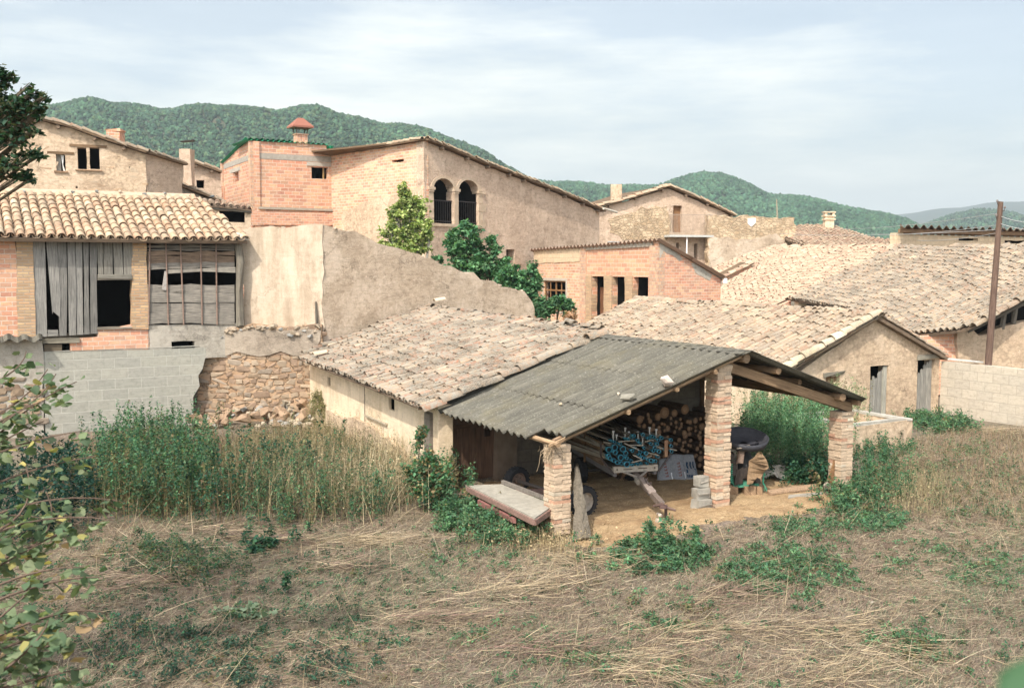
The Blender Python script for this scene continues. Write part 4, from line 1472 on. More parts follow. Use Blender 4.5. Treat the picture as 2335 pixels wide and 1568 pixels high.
for a_, b_, c_, d_ in ((s0 - .14, z0 - .1, .14, z1 - z0 + .24), (s1, z0 - .1, .14, z1 - z0 + .24), (s0, z1, s1 - s0, .14), (s0, z0 - .1, s1 - s0, .1)):
    g.box(JF.w(a_, b_, .03), JF.e * c_, -JF.n * .2, UP * d_, 0, (.52, .45, .36))
g.build('window_surround', MT['tint'], o)
g = Geo()
a, b = JF.sz(1217, 572), JF.sz(1330, 564)
c2, d2 = JF.sz(1330, 564), JF.sz(1488, 551)
g.prism([JF.w(c2[0], c2[1] - .16, .04), JF.w(d2[0], d2[1] - .22, .04), JF.w(d2[0], d2[1] + .02, .04), JF.w(c2[0], c2[1] + .04, .04)], -JF.n * .3, (.44, .38, .30))
g.build('concrete_beam', MT['tint'], T)
jg = [JG.sz(1501, 550), JG.sz(1560, 585), JG.sz(1643, 635)]
wall('gable_wall', JG, jg + [(jg[-1][0], 0.5), (0, 0.5)], [], .3, MT['brick_red'], T, 0)
wall('render_patch', JG, [JG.sz(*p) for p in [(1503, 553), (1540, 575), (1556, 590), (1548, 596), (1530, 580), (1512, 572), (1503, 590)]], [], .02, MT['plaster_grey'], T, .03, .2, .015)
wall('render_patch', JG, [JG.sz(*p) for p in [(1575, 600), (1600, 612), (1622, 626), (1618, 640), (1600, 630), (1585, 622)]], [], .02, MT['plaster_grey'], T, .03, .2, .015)
fa, fb = JF.w(jt[0][0] - .2, jt[0][1] + .06, .22), JF.w(.25, jt[-1][1] + .06, .22)
dn = JG.w(*jg[-1]) - JG.w(*jg[0]); dn[2] += .1
corrugated('roof', fa, fb - fa, dn, UP, np.linalg.norm(fb - fa), np.linalg.norm(dn) + .3, 2, MT['fibre_red'], T, 0.34, .06)
g = Geo()
g.prism([JG.w(jg[0][0], jg[0][1] - .02, .1), JG.w(jg[2][0], jg[2][1] - .02, .1), JG.w(jg[2][0], jg[2][1] + .1, .1), JG.w(jg[0][0], jg[0][1] + .1, .1)], -JG.n * .25, (.7, .65, .58))
g.build('bargeboard', WG, T)
g = Geo()
p = JG.w(*JG.sz(1648, 640), .15)
g.tube([p + UP * .12, p - UP * .1], [.1, .13], 8)
g.build('rain_pipe', MT['white'], T)
side_walls('back_wall', [JG.w(jg[-1][0], 0, -.3)[:2], JG.w(jg[-1][0], 0, -11)[:2], JG.w(0, 0, -11)[:2]], 0, 4.0, MT['brick_red'], T)

# ------------------------------------------------------------------ house with the balcony and the ruin wall beside it
KP = Plane(at_depth(1520, 540, 70.0), (0.95, 0.30))
T = thing('balcony_house', 'gabled plaster house with a railed balcony, chimney and two small windows', 'house', KP.w(0, 0))
kd = KP.rect(1534, 469, 1554, 530); kw1 = KP.rect(1541, 554, 1548, 571); kw2 = KP.rect(1582, 556, 1590, 596)
wall('wall', KP, [KP.sz(*p) for p in [(1340, 486), (1362, 476), (1440, 456), (1521, 430), (1590, 458), (1668, 494), (1668, 640), (1340, 640)]], [kd, kw1, kw2], .5, MT['plaster_arch'], T, .02)
for w_ in (kw1, kw2):
    niche('window', KP, w_, .2, 1, MT['dark'], T)
o = niche('balcony_door', KP, kd, .3, 1, MT['dark'], T)
g = Geo()
g.box(KP.w(kd[0][0], kd[0][1], -.25), KP.e * (kd[1][0] - kd[0][0]), -KP.n * .04, UP * (kd[2][1] - kd[0][1]), 0, (1.1, .8, .55))
g.build('door_leaf', MT['wood_brown'], o)
wall('stone_patch', KP, [KP.sz(*p) for p in [(1385, 500), (1420, 490), (1470, 475), (1520, 470), (1528, 500), (1520, 548), (1480, 552), (1420, 548), (1390, 530)]], [], .05, MT['rubble_tan'], T, .12, .4, .03)
verge(KP, [(1355, 472), (1400, 461), (1460, 443), (1521, 424)], 9, PAL_MID, MT['tile_pale'], MT['wood_brown'], T, .35, 3, 3, MT['wood_brown'], .6, .17)
verge(KP, [(1521, 424), (1590, 452), (1672, 491)], 9, PAL_MID, MT['tile_pale'], MT['wood_brown'], T, .35, 2, 3, MT['wood_brown'], .6, .17)
g = Geo()
c_ = at_depth(1404, 466, 71.5)
g.box(c_ - np.array([.38, .3, .2]), (.74, 0, 0), (0, .7, 0), (0, 0, at_depth(1404, 421, 71.5)[2] - c_[2] + .2), .02)
g.build('chimney', MT['plaster_stone'], T)
g = Geo()
a, b = KP.sz(1513, 537), KP.sz(1611, 537)
zf = a[1]
g.box(KP.w(a[0], zf - .12, 1.0), KP.e * (b[0] - a[0]), -KP.n * 1.0, UP * .14, 0, (.55, .55, .50))
bal = g.build('balcony', MT['tint'], T)
g = Geo()
zr = KP.sz(1560, 491)[1]
s0, s1 = KP.sz(1524, 530)[0], KP.sz(1611, 530)[0]
for k in range(30):
    t = s0 + (s1 - s0) * k / 29
    g.tube([KP.w(t, zf, .95), KP.w(t, zr, .95)], .013, 4, (.45, .36, .28))
for k in range(5):
    g.tube([KP.w(s0, zf, .95 * k / 5), KP.w(s0, zr, .95 * k / 5)], .013, 4, (.45, .36, .28))
g.tube([KP.w(s0, zr, 0), KP.w(s0, zr, .95), KP.w(s1, zr, .95)], .022, 5, (.45, .36, .28))
g.build('railing', MT['metal'], bal)
g = Geo()
pp = KP.sz(1553, 538)
g.tube([KP.w(pp[0], zf - .1, .85), KP.w(pp[0], KP.sz(1553, 600)[1], .85)], .05, 6)
g.build('post', MT['white'], bal)
g = Geo()
a = KP.sz(1442, 520); zb_, zt_ = KP.sz(1408, 596)[1], KP.sz(1408, 552)[1]
s0, s1 = KP.sz(1384, 560)[0], KP.sz(1409, 560)[0]
g.tube([KP.w(s0, zt_, .1), KP.w(s1, zt_, .1), KP.w(s1, zb_, .1), KP.w(s0 + .2, zb_ - .1, .1)], .05, 6, (.40, .42, .42))
g.build('drain_pipe', MT['tint'], T)
KR = Plane(KP.w(KP.sz(1611, 540)[0], 0, 1.0), (0.98, 0.2))
T = thing('crumbling_wall', 'ruined tan stone wall with a flat jagged top beside the balcony house', 'ruin', KR.w(2, 0))
wall('wall', KR, [KR.sz(*p) for p in [(1613, 489), (1660, 494), (1720, 492), (1760, 497), (1811, 496), (1810, 540), (1790, 580), (1620, 640), (1612, 640)]], [], .5, MT['rubble_tan'], T, .06, .3)
wall('render_patch', KR, [KR.sz(*p) for p in [(1616, 545), (1650, 540), (1700, 545), (1760, 535), (1790, 545), (1790, 590), (1700, 625), (1615, 640)]], [], .04, MT['plaster_rough'], T, .1, .3, .03)
wall('stone_patch', KR, [KR.sz(*p) for p in [(1704, 498), (1722, 497), (1722, 508), (1712, 517), (1704, 510)]], [], .04, MT['white'], T, .05, .3, .04)
g = Geo()
g.tube([KR.w(*KR.sz(1775, 500), -.2), KR.w(*KR.sz(1773, 454), -.2)], [.06, .035], 6, (1.3, 1.2, 1.0))
tag(g.build('bare_pole', WG, None), 'thin bare pole standing up from the crumbling tan wall', 'pole')

# ------------------------------------------------------------------ far pale roof with a chimney
FR = [at_depth(1765, 532, 73), at_depth(2045, 566, 70), at_depth(1850, 515, 78)]
T = thing('far_tiled_house', 'distant house with broad pale tile roof and squat capped chimney', 'house', FR[1] * np.array([1, 1, 0]))
tile_roof('roof', FR, [(1843, 566), (1764, 533), (1806, 515), (1896, 514), (1920, 524), (1990, 545), (2060, 552), (2060, 575)], [(1850, 560), (1905, 533)], .32, .6, PAL_PALE, MT['tile_pale'], MT['wood_brown'], T, 1.2, .05, 4)
FW = Plane(at_depth(1765, 560, 72.0), (.9, .43))
wall('wall', FW, [FW.sz(*p) for p in [(1764, 536), (1845, 566), (2060, 580), (2060, 640), (1764, 640)]], [], .4, MT['plaster_grey'], T, .03)
g = Geo()
c_ = at_depth(1888, 525, 77)
h_ = at_depth(1888, 494, 77)[2] - c_[2]
g.box(c_ - np.array([.34, .3, .3]), (.68, 0, 0), (0, .6, 0), (0, 0, h_ + .3), .01, (1, 1, 1))
g.box(c_ + np.array([-.42, -.38, h_ - .25]), (.84, 0, 0), (0, .76, 0), (0, 0, .1), .01)
g.box(c_ + np.array([-.42, -.38, h_]), (.84, 0, 0), (0, .76, 0), (0, 0, .09), .01)
g.box(c_ + np.array([-.36, -.3, h_ + .09]), (.16, 0, 0), (0, .6, 0), (0, 0, .2), .01)
g.box(c_ + np.array([.2, -.3, h_ + .09]), (.16, 0, 0), (0, .6, 0), (0, 0, .2), .01)
g.box(c_ + np.array([-.44, -.38, h_ + .29]), (.88, 0, 0), (0, .76, 0), (0, 0, .08), .01)
g.build('chimney', MT['plaster_barn'], T)

# ------------------------------------------------------------------ big tiled barn on the right
pbr, pbl = at_depth(2215, 742, 36.0), at_depth(1800, 680, 50.0)
ptl = at_depth(2035, 567, 51.5)
T = thing('long_tiled_barn', 'long low barn under a wide lichened tile roof with a brick end', 'barn', pbr * np.array([1, 1, 0]))
ro, info = tile_roof('roof', [pbl, pbr, ptl], [(1800, 681), (1880, 694), (1976, 713), (2046, 757), (2100, 761), (2180, 752), (2216, 742), (2340, 674), (2560, 560), (2035, 563)], [(1800, 681), (2035, 566)], .235, .46, PAL_MID, MT['tile_grey'], MT['wood_brown'], T, 1.0, .035, 6, .018)
ridge_tiles('edge_tiles', [info['tr']((2218, 745)), info['tr']((2340, 677))], .6, .17, PAL_MID, MT['tile_mid'], ro, 1, .04)
ridge_tiles('edge_tiles', [info['tr']((1800, 681)), info['tr']((2035, 567))], .5, .14, PAL_PALE, MT['tile_pale'], ro, 1, .06)
n_ = info['n']
# brick end, stone end, and a black sheet standing for shade under the verge
RB = Plane(at_depth(2190, 800, 36.9), (.93, -.12))
wall('brick_wall', RB, [RB.sz(*p) for p in [(2030, 752), (2100, 766), (2180, 757), (2196, 752), (2184, 790), (2192, 812), (2188, 900), (2030, 900)]], [], .3, MT['brick_red'], T, .03)
RS = Plane(at_depth(2186, 800, 36.8), (.98, .19))
wall('stone_wall', RS, [RS.sz(*p) for p in [(2182, 758), (2215, 750), (2230, 765), (2334, 733), (2520, 690), (2520, 1000), (2182, 1000)]], [], .5, MT['plaster_stone'], T, .04, .3, .02)
wall('gap_shade', RS, [RS.sz(*p) for p in [(2200, 752), (2340, 684), (2560, 580), (2560, 760), (2200, 780)]], [], .05, MT['dark'], T, 0, .5, -.45)
g = Geo()
for x in (2262, 2292, 2318, 2360):
    y = np.interp(x, [2215, 2340], [744, 678])
    g.tube([RS.w(*RS.sz(x, y + 4), -.05), RS.w(*RS.sz(x - 6, y + 48), -.05)], [.09, .1], 7, (.7, .65, .6), jit=.01)
g.tube([RS.w(*RS.sz(2205, 757), -.02), RS.w(*RS.sz(2345, 686), -.02)], [.07, .08], 7, (.6, .55, .5))
g.build('verge_posts', WG, T)
# recess under the left eave, its wall tinted dark for the shade there
e_ = unit(pbr - pbl); inn = np.array([-e_[1], e_[0], 0.0]); inn = inn if inn[0] > 0 else -inn
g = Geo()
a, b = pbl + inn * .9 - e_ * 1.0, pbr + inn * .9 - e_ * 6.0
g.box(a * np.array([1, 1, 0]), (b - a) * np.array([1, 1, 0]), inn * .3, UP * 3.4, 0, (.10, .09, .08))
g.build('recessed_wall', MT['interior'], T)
g = Geo()
g.box(pbl * np.array([1, 1, 0]) + inn * .15 + e_ * .2, e_ * .5 * np.array([1, 1, 0]), inn * .4, UP * 3.1, 0)
g.build('pier', MT['plaster_barn'], T)
pl_ = Plane(pbl + inn * .2 - e_ * .2, (.9, .43))
wall('brick_side', pl_, [pl_.sz(1752, 708), pl_.sz(1803, 686), pl_.sz(1803, 740), pl_.sz(1752, 740)], [], .25, MT['brick_red'], T)

# pale roof adjoining it on the left
off = -.28
q0, q1, q2 = (p + n_ * off for p in (pbl, pbr, ptl))
T = thing('pale_tiled_barn', 'barn whose pale cream tile roof fades to pink near its lower edge', 'barn', pbl * np.array([1, 1, 0]) + np.array([-2., 5, 0]))
trp = lambda p: on_plane(p[0], p[1], q0, n_)
ro, inf2 = tile_roof('roof', [q0, q1, q2], [(1752, 706), (1640, 706), (1638, 665), (1655, 640), (1622, 612), (1700, 582), (1764, 563), (2050, 562), (1806, 676)], [(1800, 681), (2035, 566)], .25, .46, PAL_PALE, MT['tile_pale'], MT['wood_brown'], T, 1.2, .04, 6, .018)
ridge_tiles('edge_tiles', [trp((1745, 700)), trp((1800, 677))], .5, .14, PAL_PALE, MT['tile_pale'], ro)
# small gable peeping between
SG = Plane(trp((1655, 640)) * np.array([1, 1, 0]) + np.array([0, -.4, 0]), (.93, .37))
wall('brick_gable', SG, [SG.sz(*p) for p in [(1652, 634), (1712, 601), (1716, 636), (1652, 672)]], [], .25, MT['brick_red'], T)
verge(SG, [(1650, 632), (1716, 598)], 1.5, PAL_PALE, MT['tile_pale'], MT['wood_brown'], T, .15, 2, 0, None, .5, .14, 'gable_roof')
side_walls('side_wall', [trp((1640, 705))[:2], trp((1622, 612))[:2], trp((1764, 563))[:2]], 0, 3.0, MT['plaster_barn'], T)

# ------------------------------------------------------------------ block building with wavy roof, far right
NB = Plane(at_depth(2041, 540, 54.0), (.8746, .4848))
T = thing('block_building', 'long tan block building with a wavy sheet roof and a slot under it', 'building', NB.w(4, 0))
nt = [NB.sz(*p) for p in [(2041, 534), (2200, 538), (2420, 543)]]
slot1 = NB.rect(2185, 543, 2229, 549)
slot2 = NB.rect(2290, 549, 2420, 556)
slot0 = NB.rect(2052, 537, 2150, 541)
wall('wall', NB, nt + [(nt[-1][0], 2), (nt[0][0], 2)], [slot1, slot2], .3, MT['block_tan'], T, 0)
for s_ in (slot1, slot2):
    niche('slot', NB, s_, .2, 1, MT['dark'], T)
wall('corner_pier', NB, NB.rect(2040, 531, 2056, 600), [], .4, MT['block_tan'], T, 0, .5, .06)
g = Geo()
a, b = NB.sz(2045, 527), NB.sz(2420, 537)
g.box(NB.w(a[0], nt[0][1] + .08, .2), NB.e * (b[0] - a[0]), -NB.n * .15, UP * .2, 0, (1.2, 1.05, .9))
g.build('eave_beam', MT['wood_brown'], T)
a, b = NB.w(NB.sz(2036, 520)[0], nt[0][1] + .40, .45), NB.w(NB.sz(2430, 530)[0], nt[0][1] + .40, .45)
bk_ = np.array([-.36, -.93, 0]) * 5
corrugated('roof', a - bk_ - UP * .35, b - a, bk_ + UP * .35, UP, np.linalg.norm(b - a), 5.08, 2, MT['fibre_red'], T, .62, .10, 3.0)
side_walls('side_wall', [NB.w(nt[0][0] + .3, 0, -.3)[:2], NB.w(nt[0][0] + .3, 0, -.3)[:2] * 1.11], 0, nt[0][1], MT['block_tan'], T, .25)

# ------------------------------------------------------------------ gabled stone store on the right
OB = np.array([11.75, 31.75])
OP = Plane(OB, (0.8746, 0.4848))
ap = OP.sz(1993, 727)
el, er = OP.sz(1818, 850), OP.sz(2142, 816)
T = thing('stone_store', 'small gabled farm store with two broken grey doors and a tile roof', 'store', OP.w(ap[0], 0))
od1 = OP.rect(1982, 834, 2024, 950); od2 = OP.rect(2090, 820, 2129, 945); ow = OP.rect(1882, 857, 1914, 886)
od1 = [(od1[0][0], -.1), (od1[1][0], -.1), od1[2], od1[3]]; od2 = [(od2[0][0], -.1), (od2[1][0], -.1), od2[2], od2[3]]
elz = ap[1] - (ap[0] - (ap[0] - 3.9)) * (ap[1] - el[1]) / (ap[0] - el[0])
wall('wall', OP, [(ap[0] - 3.9, elz), (ap[0], ap[1] - .02), er, (er[0], 0.0), (od2[1][0] + .12, 0), (od2[1][0] + .1, -.3), (ap[0] - 3.9, -.3)], [od1, od2, ow], .42, MT['plaster_stone'], T, .015, .4)
for d_ in (od1, od2):
    niche('doorway', OP, d_, .35, 1.6, MT['dark'], T)
niche('window', OP, ow, .25, .9, MT['dark'], T)
g = Geo()
s0, s1, z1 = ow[0][0], ow[1][0], ow[2][1]
g.box(OP.w(s0, ow[0][1], -.15), OP.e * (s1 - s0) * .55, -OP.n * .04, UP * (z1 - ow[0][1]), .005, (.9, .75, .6))
g.box(OP.w(s0 + (s1 - s0) * .6, ow[0][1], -.15), OP.e * (s1 - s0) * .4, -OP.n * .04, UP * (z1 - ow[0][1]), .005, (.9, .75, .6))
g.build('shutter', MT['wood_brown'], T)
g = Geo()
g.box(OP.w(s0 - .13, z1, .05), OP.e * (s1 - s0 + .26) + UP * .03, -OP.n * .3, UP * .11, .02, (1.0, .95, .85))
g.box(OP.w(od2[0][0] - .05, od2[2][1], .05), OP.e * (od2[1][0] - od2[0][0] + .3) + UP * .04, -OP.n * .3, UP * .14, .015, (1.0, .95, .85))
g.build('lintels', WG, T)


def broken_door(d_, tops, lean=0.0):
    g = Geo()
    s0, s1 = d_[0][0] + .01, d_[1][0] - .02
    n = len(tops)
    for i, tz in enumerate(tops):
        a, b = s0 + (s1 - s0) * i / n, s0 + (s1 - s0) * (i + 1) / n - .012
        zt = tz
        g.prism([OP.w(a, 0.02, -.08), OP.w(b, 0.02, -.08), OP.w(b + lean, zt - rng.uniform(0, .12), -.1), OP.w((a + b) / 2 + lean, zt, -.1), OP.w(a + lean, zt - rng.uniform(0, .12), -.1)], -OP.n * .03, (1.15 * rng.uniform(.85, 1.1),) * 3, vert=True)
    return g.build('door', WG, T)


zt1 = OP.sz(2003, 856)[1]
broken_door(od1, [zt1 + .05, zt1 - .14, zt1 - .02, zt1 - .08, zt1 + .12, zt1 + .16, zt1 + .3])
zt2 = OP.sz(2110, 842)[1]
broken_door(od2, [zt2 - .25, zt2 - .1, zt2 + .02, zt2 + .16, zt2 + .25, zt2 + .3])
g = Geo()
g.box(OP.w(od1[1][0] - .2, .02, -.04), OP.e * .17, -OP.n * .05, UP * (od1[2][1] - .05), .004, (1.5, 1.5, 1.42))
g.build('door_frame', WG, T)
# roof, two slopes
rdir = -OP.n
ridge0 = OP.w(ap[0], ap[1] + .10, .22); ridge1 = ridge0 + rdir * 13.0 + UP * .12
sl = unit(np.array([*(-(OP.e[:2])), -math.tan(math.radians(21.5))]))
Ls = 4.4
tile_roof('roof', [ridge0, ridge1, ridge0 + sl], [ridge0 + sl * Ls, ridge1 + sl * 4.0, ridge1, ridge0], [ridge0 + sl, ridge0], .25, .5, PAL_MID, MT['tile_mid'], MT['wood_brown'], T, 1.2, .06, 7, .02, .05, world=True)
er3 = OP.w(er[0] + .18, er[1] + .05, .22)
sr = er3 - ridge0
tile_roof('roof', [ridge0, ridge1, er3], [ridge0, ridge1, ridge1 + sr, er3], [er3, ridge0], .25, .5, PAL_MID, MT['tile_mid'], MT['wood_brown'], T, 1.0, .04, 6, .02, world=True)
o = ridge_tiles('ridge', [ridge1, ridge0], .62, .16, PAL_MID, MT['tile_mid'], T, 1, .04)
ridge_tiles('verge_tiles', [ridge0 + sl * Ls - OP.n * .06, ridge0 - OP.n * .06], .52, .165, [(.50, .40, .25), (.55, .44, .29), (.46, .38, .27), (.58, .50, .36)], MT['tile_mid'], T, .7, .13)
a = OP.w(ap[0] - 3.9, 0)
side_walls('side_wall', [a[:2], (a + rdir * 12.5)[:2], (a + rdir * 12.5 + OP.e * 6.5)[:2], (OP.w(er[0], 0) + rdir * 12.5)[:2]], -.2, 1.75, MT['plaster_barn'], T, .35)

# pale block wall to the right of it
RWp = Plane(OP.w(er[0] + .02, 0, .05), (0.4848, -0.8746))
T = thing('pale_block_wall', 'pale concrete block wall running from the stone store towards us', 'wall', RWp.w(2, 0))
a, b = RWp.sz(2134, 822), RWp.sz(2334, 842)
wall('blockwork', RWp, [(0.0, a[1]), (b[0] + 5, a[1] - .02), (b[0] + 5, -.3), (0.0, -.3)], [], .22, MT['block_pale'], T, .01, .6)
g = Geo()
g.box(RWp.w(-.9, a[1] + .05, -.1), RWp.e * 2.2, -RWp.n * .25, UP * .05, .01, (.62, .60, .55))
g.build('coping', MT['stone'], T)
# ------------------------------------------------------------------ open shed with the corrugated roof
O2 = np.array([4.20, 20.10, 0.0])


def L(u, v, z=0.0):
    return O2 + BX * u + AX * v + UP * z


SHED = thing('open_shed', 'open cart shed with dark corrugated roof on three brick pillars', 'shed', O2)
ZR, UR = 3.20, 0.44
zl = lambda u: ZR - 0.312 * (UR - u)          # left slope
zr = lambda u: ZR - 0.357 * (u - UR)          # right slope


def pillar(u, v, h, side, lean=0.0):
    g = Geo()
    g.cbox(L(u, v, h / 2), BX * (side - .035), AX * (side - .022), UP * h, col=(.46, .37, .27))
    n = int(h / .072)
    ch = h / n
    for i in range(n):
        z = i * ch
        par = i % 2
        for j in (0, 1):
            c = (.60, .455, .32) if rng.random() < .8 else ((.54, .32, .215) if rng.random() < .55 else (.62, .52, .39))
            c = tuple(np.array(c) * rng.uniform(.88, 1.1))
            a, b = (BX, AX) if par else (AX, BX)
            cc = L(u, v, z + ch / 2) + a * (side / 4 * (1 if j else -1)) + rng.normal(0, .006, 3)
            yaw = rng.normal(0, .025)
            aa = a * math.cos(yaw) + b * math.sin(yaw); bb = b * math.cos(yaw) - a * math.sin(yaw)
            g.cbox(cc, aa * (side / 2 - .006), bb * (side + rng.uniform(-.008, .012)), UP * (ch - .011 + rng.uniform(-.004, .003)), jit=.0025, col=c)
    return g.build('pillar', MT['brickunit'], SHED)


pillar(-3.84, 0, 1.68, .365)
pillar(0, 0, 2.96, .375)
pillar(3.58, .05, 1.74, .365)
# roof sheets
dl = unit(-BX * 4.7 - UP * (0.312 * 4.7))
nl = unit(np.cross(AX, dl)); nl = nl if nl[2] > 0 else -nl
Ll = 4.7 * math.sqrt(1 + .312 ** 2)
ORG = L(UR, -.42, ZR)
jag = {}


def skip_l(c, k, ns):
    if c == 2 and k == 0:
        return Ll - .40
    if c == 2 and k == 1:
        return Ll - .03
    return None


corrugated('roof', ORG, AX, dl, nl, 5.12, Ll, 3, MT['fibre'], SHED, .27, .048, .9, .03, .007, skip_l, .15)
dr = unit(BX - UP * .357)
nr = unit(np.cross(AX, dr)); nr = nr if nr[2] > 0 else -nr
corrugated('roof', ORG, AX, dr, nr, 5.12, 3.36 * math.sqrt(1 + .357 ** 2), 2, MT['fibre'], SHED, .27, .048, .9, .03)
g = Geo()
for sgn, dd, nn in ((-1, dl, nl), (1, dr, nr)):
    for k in range(4):
        a = ORG + AX * (-.06 + k * 1.28) + UP * (.045 + .008 * (k % 2))
        g.prism([a, a + AX * 1.36, a + AX * 1.36 + dd * .24 + nn * .0, a + dd * .24], nn * .012)
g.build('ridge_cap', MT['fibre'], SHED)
# timber
g = Geo()
g.tube([L(UR, -.34, ZR - .12), L(UR, 4.6, ZR - .12)], [.095, .10], 10, (1.25, 1.2, 1.1), jit=.004)
g.build('ridge_beam', MT['wood_brown'], SHED)
g = Geo()
a, b = L(-4.0, -.16, zl(-4.0) - .16), L(.25, -.16, zl(.25) - .16)
g.box(a, b - a, AX * .09, UP * .12, .006, (1.15, 1.05, .95))
a, b = L(-4.2, -.30, zl(-4.2) - .075), L(.40, -.30, zl(.40) - .075)
g.box(a, b - a, AX * .03, UP * .05, .004, (1.5, 1.4, 1.2))
g.build('verge_beam', MT['wood_brown'], SHED)
g = Geo()
a, b = L(.12, -.14, 2.82), L(3.74, -.14, 1.70)
g.box(a, b - a, AX * .25, UP * .23, .018, (1.1, 1.0, .85))
g.build('rafter_beam', MT['wood_brown'], SHED)
for u, r, v0 in ((1.35, .075, -.30), (2.2, .06, -.05), (3.22, .085, -.32)):
    g = Geo()
    g.tube([L(u, v0, zr(u) - .10), L(u, 4.6, zr(u) - .10)], [r, r * 1.1], 9, (1.2, 1.1, .95), jit=.004)
    g.build('purlin', MT['wood_brown'], SHED)
g = Geo()
g.box(L(3.68, -.32, zr(3.7) - .15), AX * 4.9, BX * .09, UP * .12, .006, (.9, .8, .7))
g.build('purlin', MT['wood_brown'], SHED)
for u in (-4.05, -2.5, -1.35, -.4):
    g = Geo()
    g.tube([L(u, -.38, zl(u) - .075), L(u, 4.6, zl(u) - .075)], [.05, .055], 8, (1.5, 1.4, 1.2), jit=.004)
    g.build('purlin', MT['wood_brown'], SHED)
# back wall and its post
PB = Plane(L(0, 4.72), BX)
wall('back_wall', PB, [(-4.3, -.3), (3.45, -.3), (3.45, zr(3.45) - .12), (UR, ZR - .10), (-4.3, zl(-4.3) - .1)], [], .3, MT['block_shaded'], SHED, .01, .5)
g = Geo()
g.tube([L(3.42, 4.6, 0), L(3.42, 4.6, zr(3.4) - .1)], [.07, .065], 8, (.6, .5, .4))
g.build('post', MT['wood_brown'], SHED)
g = Geo()
for i in range(9):
    g.box(L(-4.16 + i * .165, 4.66, .05), BX * .155, AX * .04, UP * (1.5 + rng.uniform(-.03, .03)), .004, (rng.uniform(.8, 1.2),) * 3)
g.box(L(-4.16, 4.63, 1.25), BX * 1.45, AX * .04, UP * .1, .004)
g.box(L(-2.95, 4.62, 1.02), BX * .14, AX * .04, UP * .16, .004, (.25, .25, .25))
g.build('plank_door', MT['wood_dark'], SHED)
g = Geo()
g.cbox(L(-2.42, 4.6, .75), BX * .55, AX * .15, UP * 1.5, jit=.03, col=(.20, .15, .11))
g.build('rough_pier', MT['interior'], SHED)
# straw and twigs caught on the first pillar
g = Geo()
for k in range(70):
    p = L(-4.02, -.1, 1.63) + rng.normal(0, [.10, .08, .06])
    q = p + np.array([rng.normal(0, .12), rng.normal(0, .08), -abs(rng.normal(0, .16))])
    g.tube([p, (p + q) / 2 + rng.normal(0, .03, 3), q], .0045, 3, tuple(np.array((.36, .27, .17)) * rng.uniform(.6, 1.3)), False)
tag(g.build('bird_nest', MT['tint'], None), 'ragged straw nest hanging from the top of the short pillar', 'nest')

# things lying on the roof
for px, py, s, fl, c, lab in ((1518, 879, .17, .85, (.62, .52, .43), 'large pale rock weighing down the corrugated roof near its edge'),
                              (1430, 912, .20, .45, (.27, .25, .20), 'flat dark lichened stone resting on the corrugated roof edge'),
                              (1409, 901, .05, .8, (.60, .50, .38), 'small pale pebble beside the flat dark stone on the roof'),
                              (1278, 925, .055, .7, (.50, .40, .27), 'small yellowish stone alone on the lower corrugated roof')):
    g = Geo()
    rock(g, on_plane(px, py, ORG + nl * .05, nl) + UP * s * fl * .7, s, fl, c, 16)
    tag(g.build('stone', MT['stone'], None), lab, 'stone')

# ------------------------------------------------------------------ tile roofed barn joined to it
bn_e, bn_r = on_z(957, 927, 1.85), at_depth(1371, 752, 24.75)
bf_e = at_depth(680, 815, 31.2)
T = thing('tiled_barn', 'low barn with ragged lichened tile roof and sunlit wall with two slits', 'barn', L(-4.5, 8))
BWp = Plane((bn_e + BX * .42), (bn_e - bf_e)[:2])
bl = BWp.sz(697, 826)[0]
br_ = 0.05
sl1 = BWp.rect(746, 860, 753, 880); sl2 = BWp.rect(886, 908, 899, 935)
wall('wall', BWp, [(bl, 1.95), (bl, -.3), (br_, -.3), (br_, 1.86)], [sl1, sl2], .35, MT['plaster_barn'], T, .02, .4)
for s_ in (sl1, sl2):
    niche('window_slit', BWp, s_, .07, .8, MT['dark'], T, -.004)
ft = [BWp.sz(*p) for p in [(752, 935), (800, 952), (840, 962), (870, 985), (900, 1005), (925, 1030), (930, 1090), (760, 1010)]]
wall('footing', BWp, ft, [], .12, MT['plaster_stone'], T, .03, .25, .12)
# open strip of shaded wall over a little ledge
g = Geo()
a, b = BWp.sz(836, 946), BWp.sz(884, 970)
g.box(BWp.w(a[0], a[1] - .02, .0), BWp.e * (b[0] - a[0]), BWp.n * .07, UP * .05, .005, (.50, .42, .31))
g.build('ledge', MT['stone'], T)
g = Geo()
a = BWp.sz(833, 880)
g.tube([BWp.w(a[0], 1.8, .03), BWp.w(a[0], a[1] - 1.35, .03)], .008, 4)
g.build('wire', MT['iron'], T)
sc_ = lambda p, k=.0: p
ol = [(957, 928), (1371, 753), (1300, 744), (1230, 736), (1160, 728), (1100, 718), (1040, 708), (970, 700), (905, 728), (850, 751), (770, 783), (680, 816)]
ro, inf = tile_roof('roof', [bn_e, bn_r, bf_e], ol, [(957, 928), (1371, 753)], .195, .42, PAL_GREY, MT['tile_grey'], MT['wood_brown'], T, 1.05, .06, 6, .018, .04, .006)
tr = inf['tr']
ridge_tiles('verge_tiles', [tr((955, 931)) - AX * .08, tr((1372, 755)) - AX * .08], .62, .14, PAL_GREY, MT['tile_grey'], ro, 1.3, -.03)
ridge_tiles('verge_tiles', [tr((690, 812)), tr((800, 771)), tr((905, 727))], .45, .11, PAL_GREY, MT['tile_grey'], ro, 2, .08)
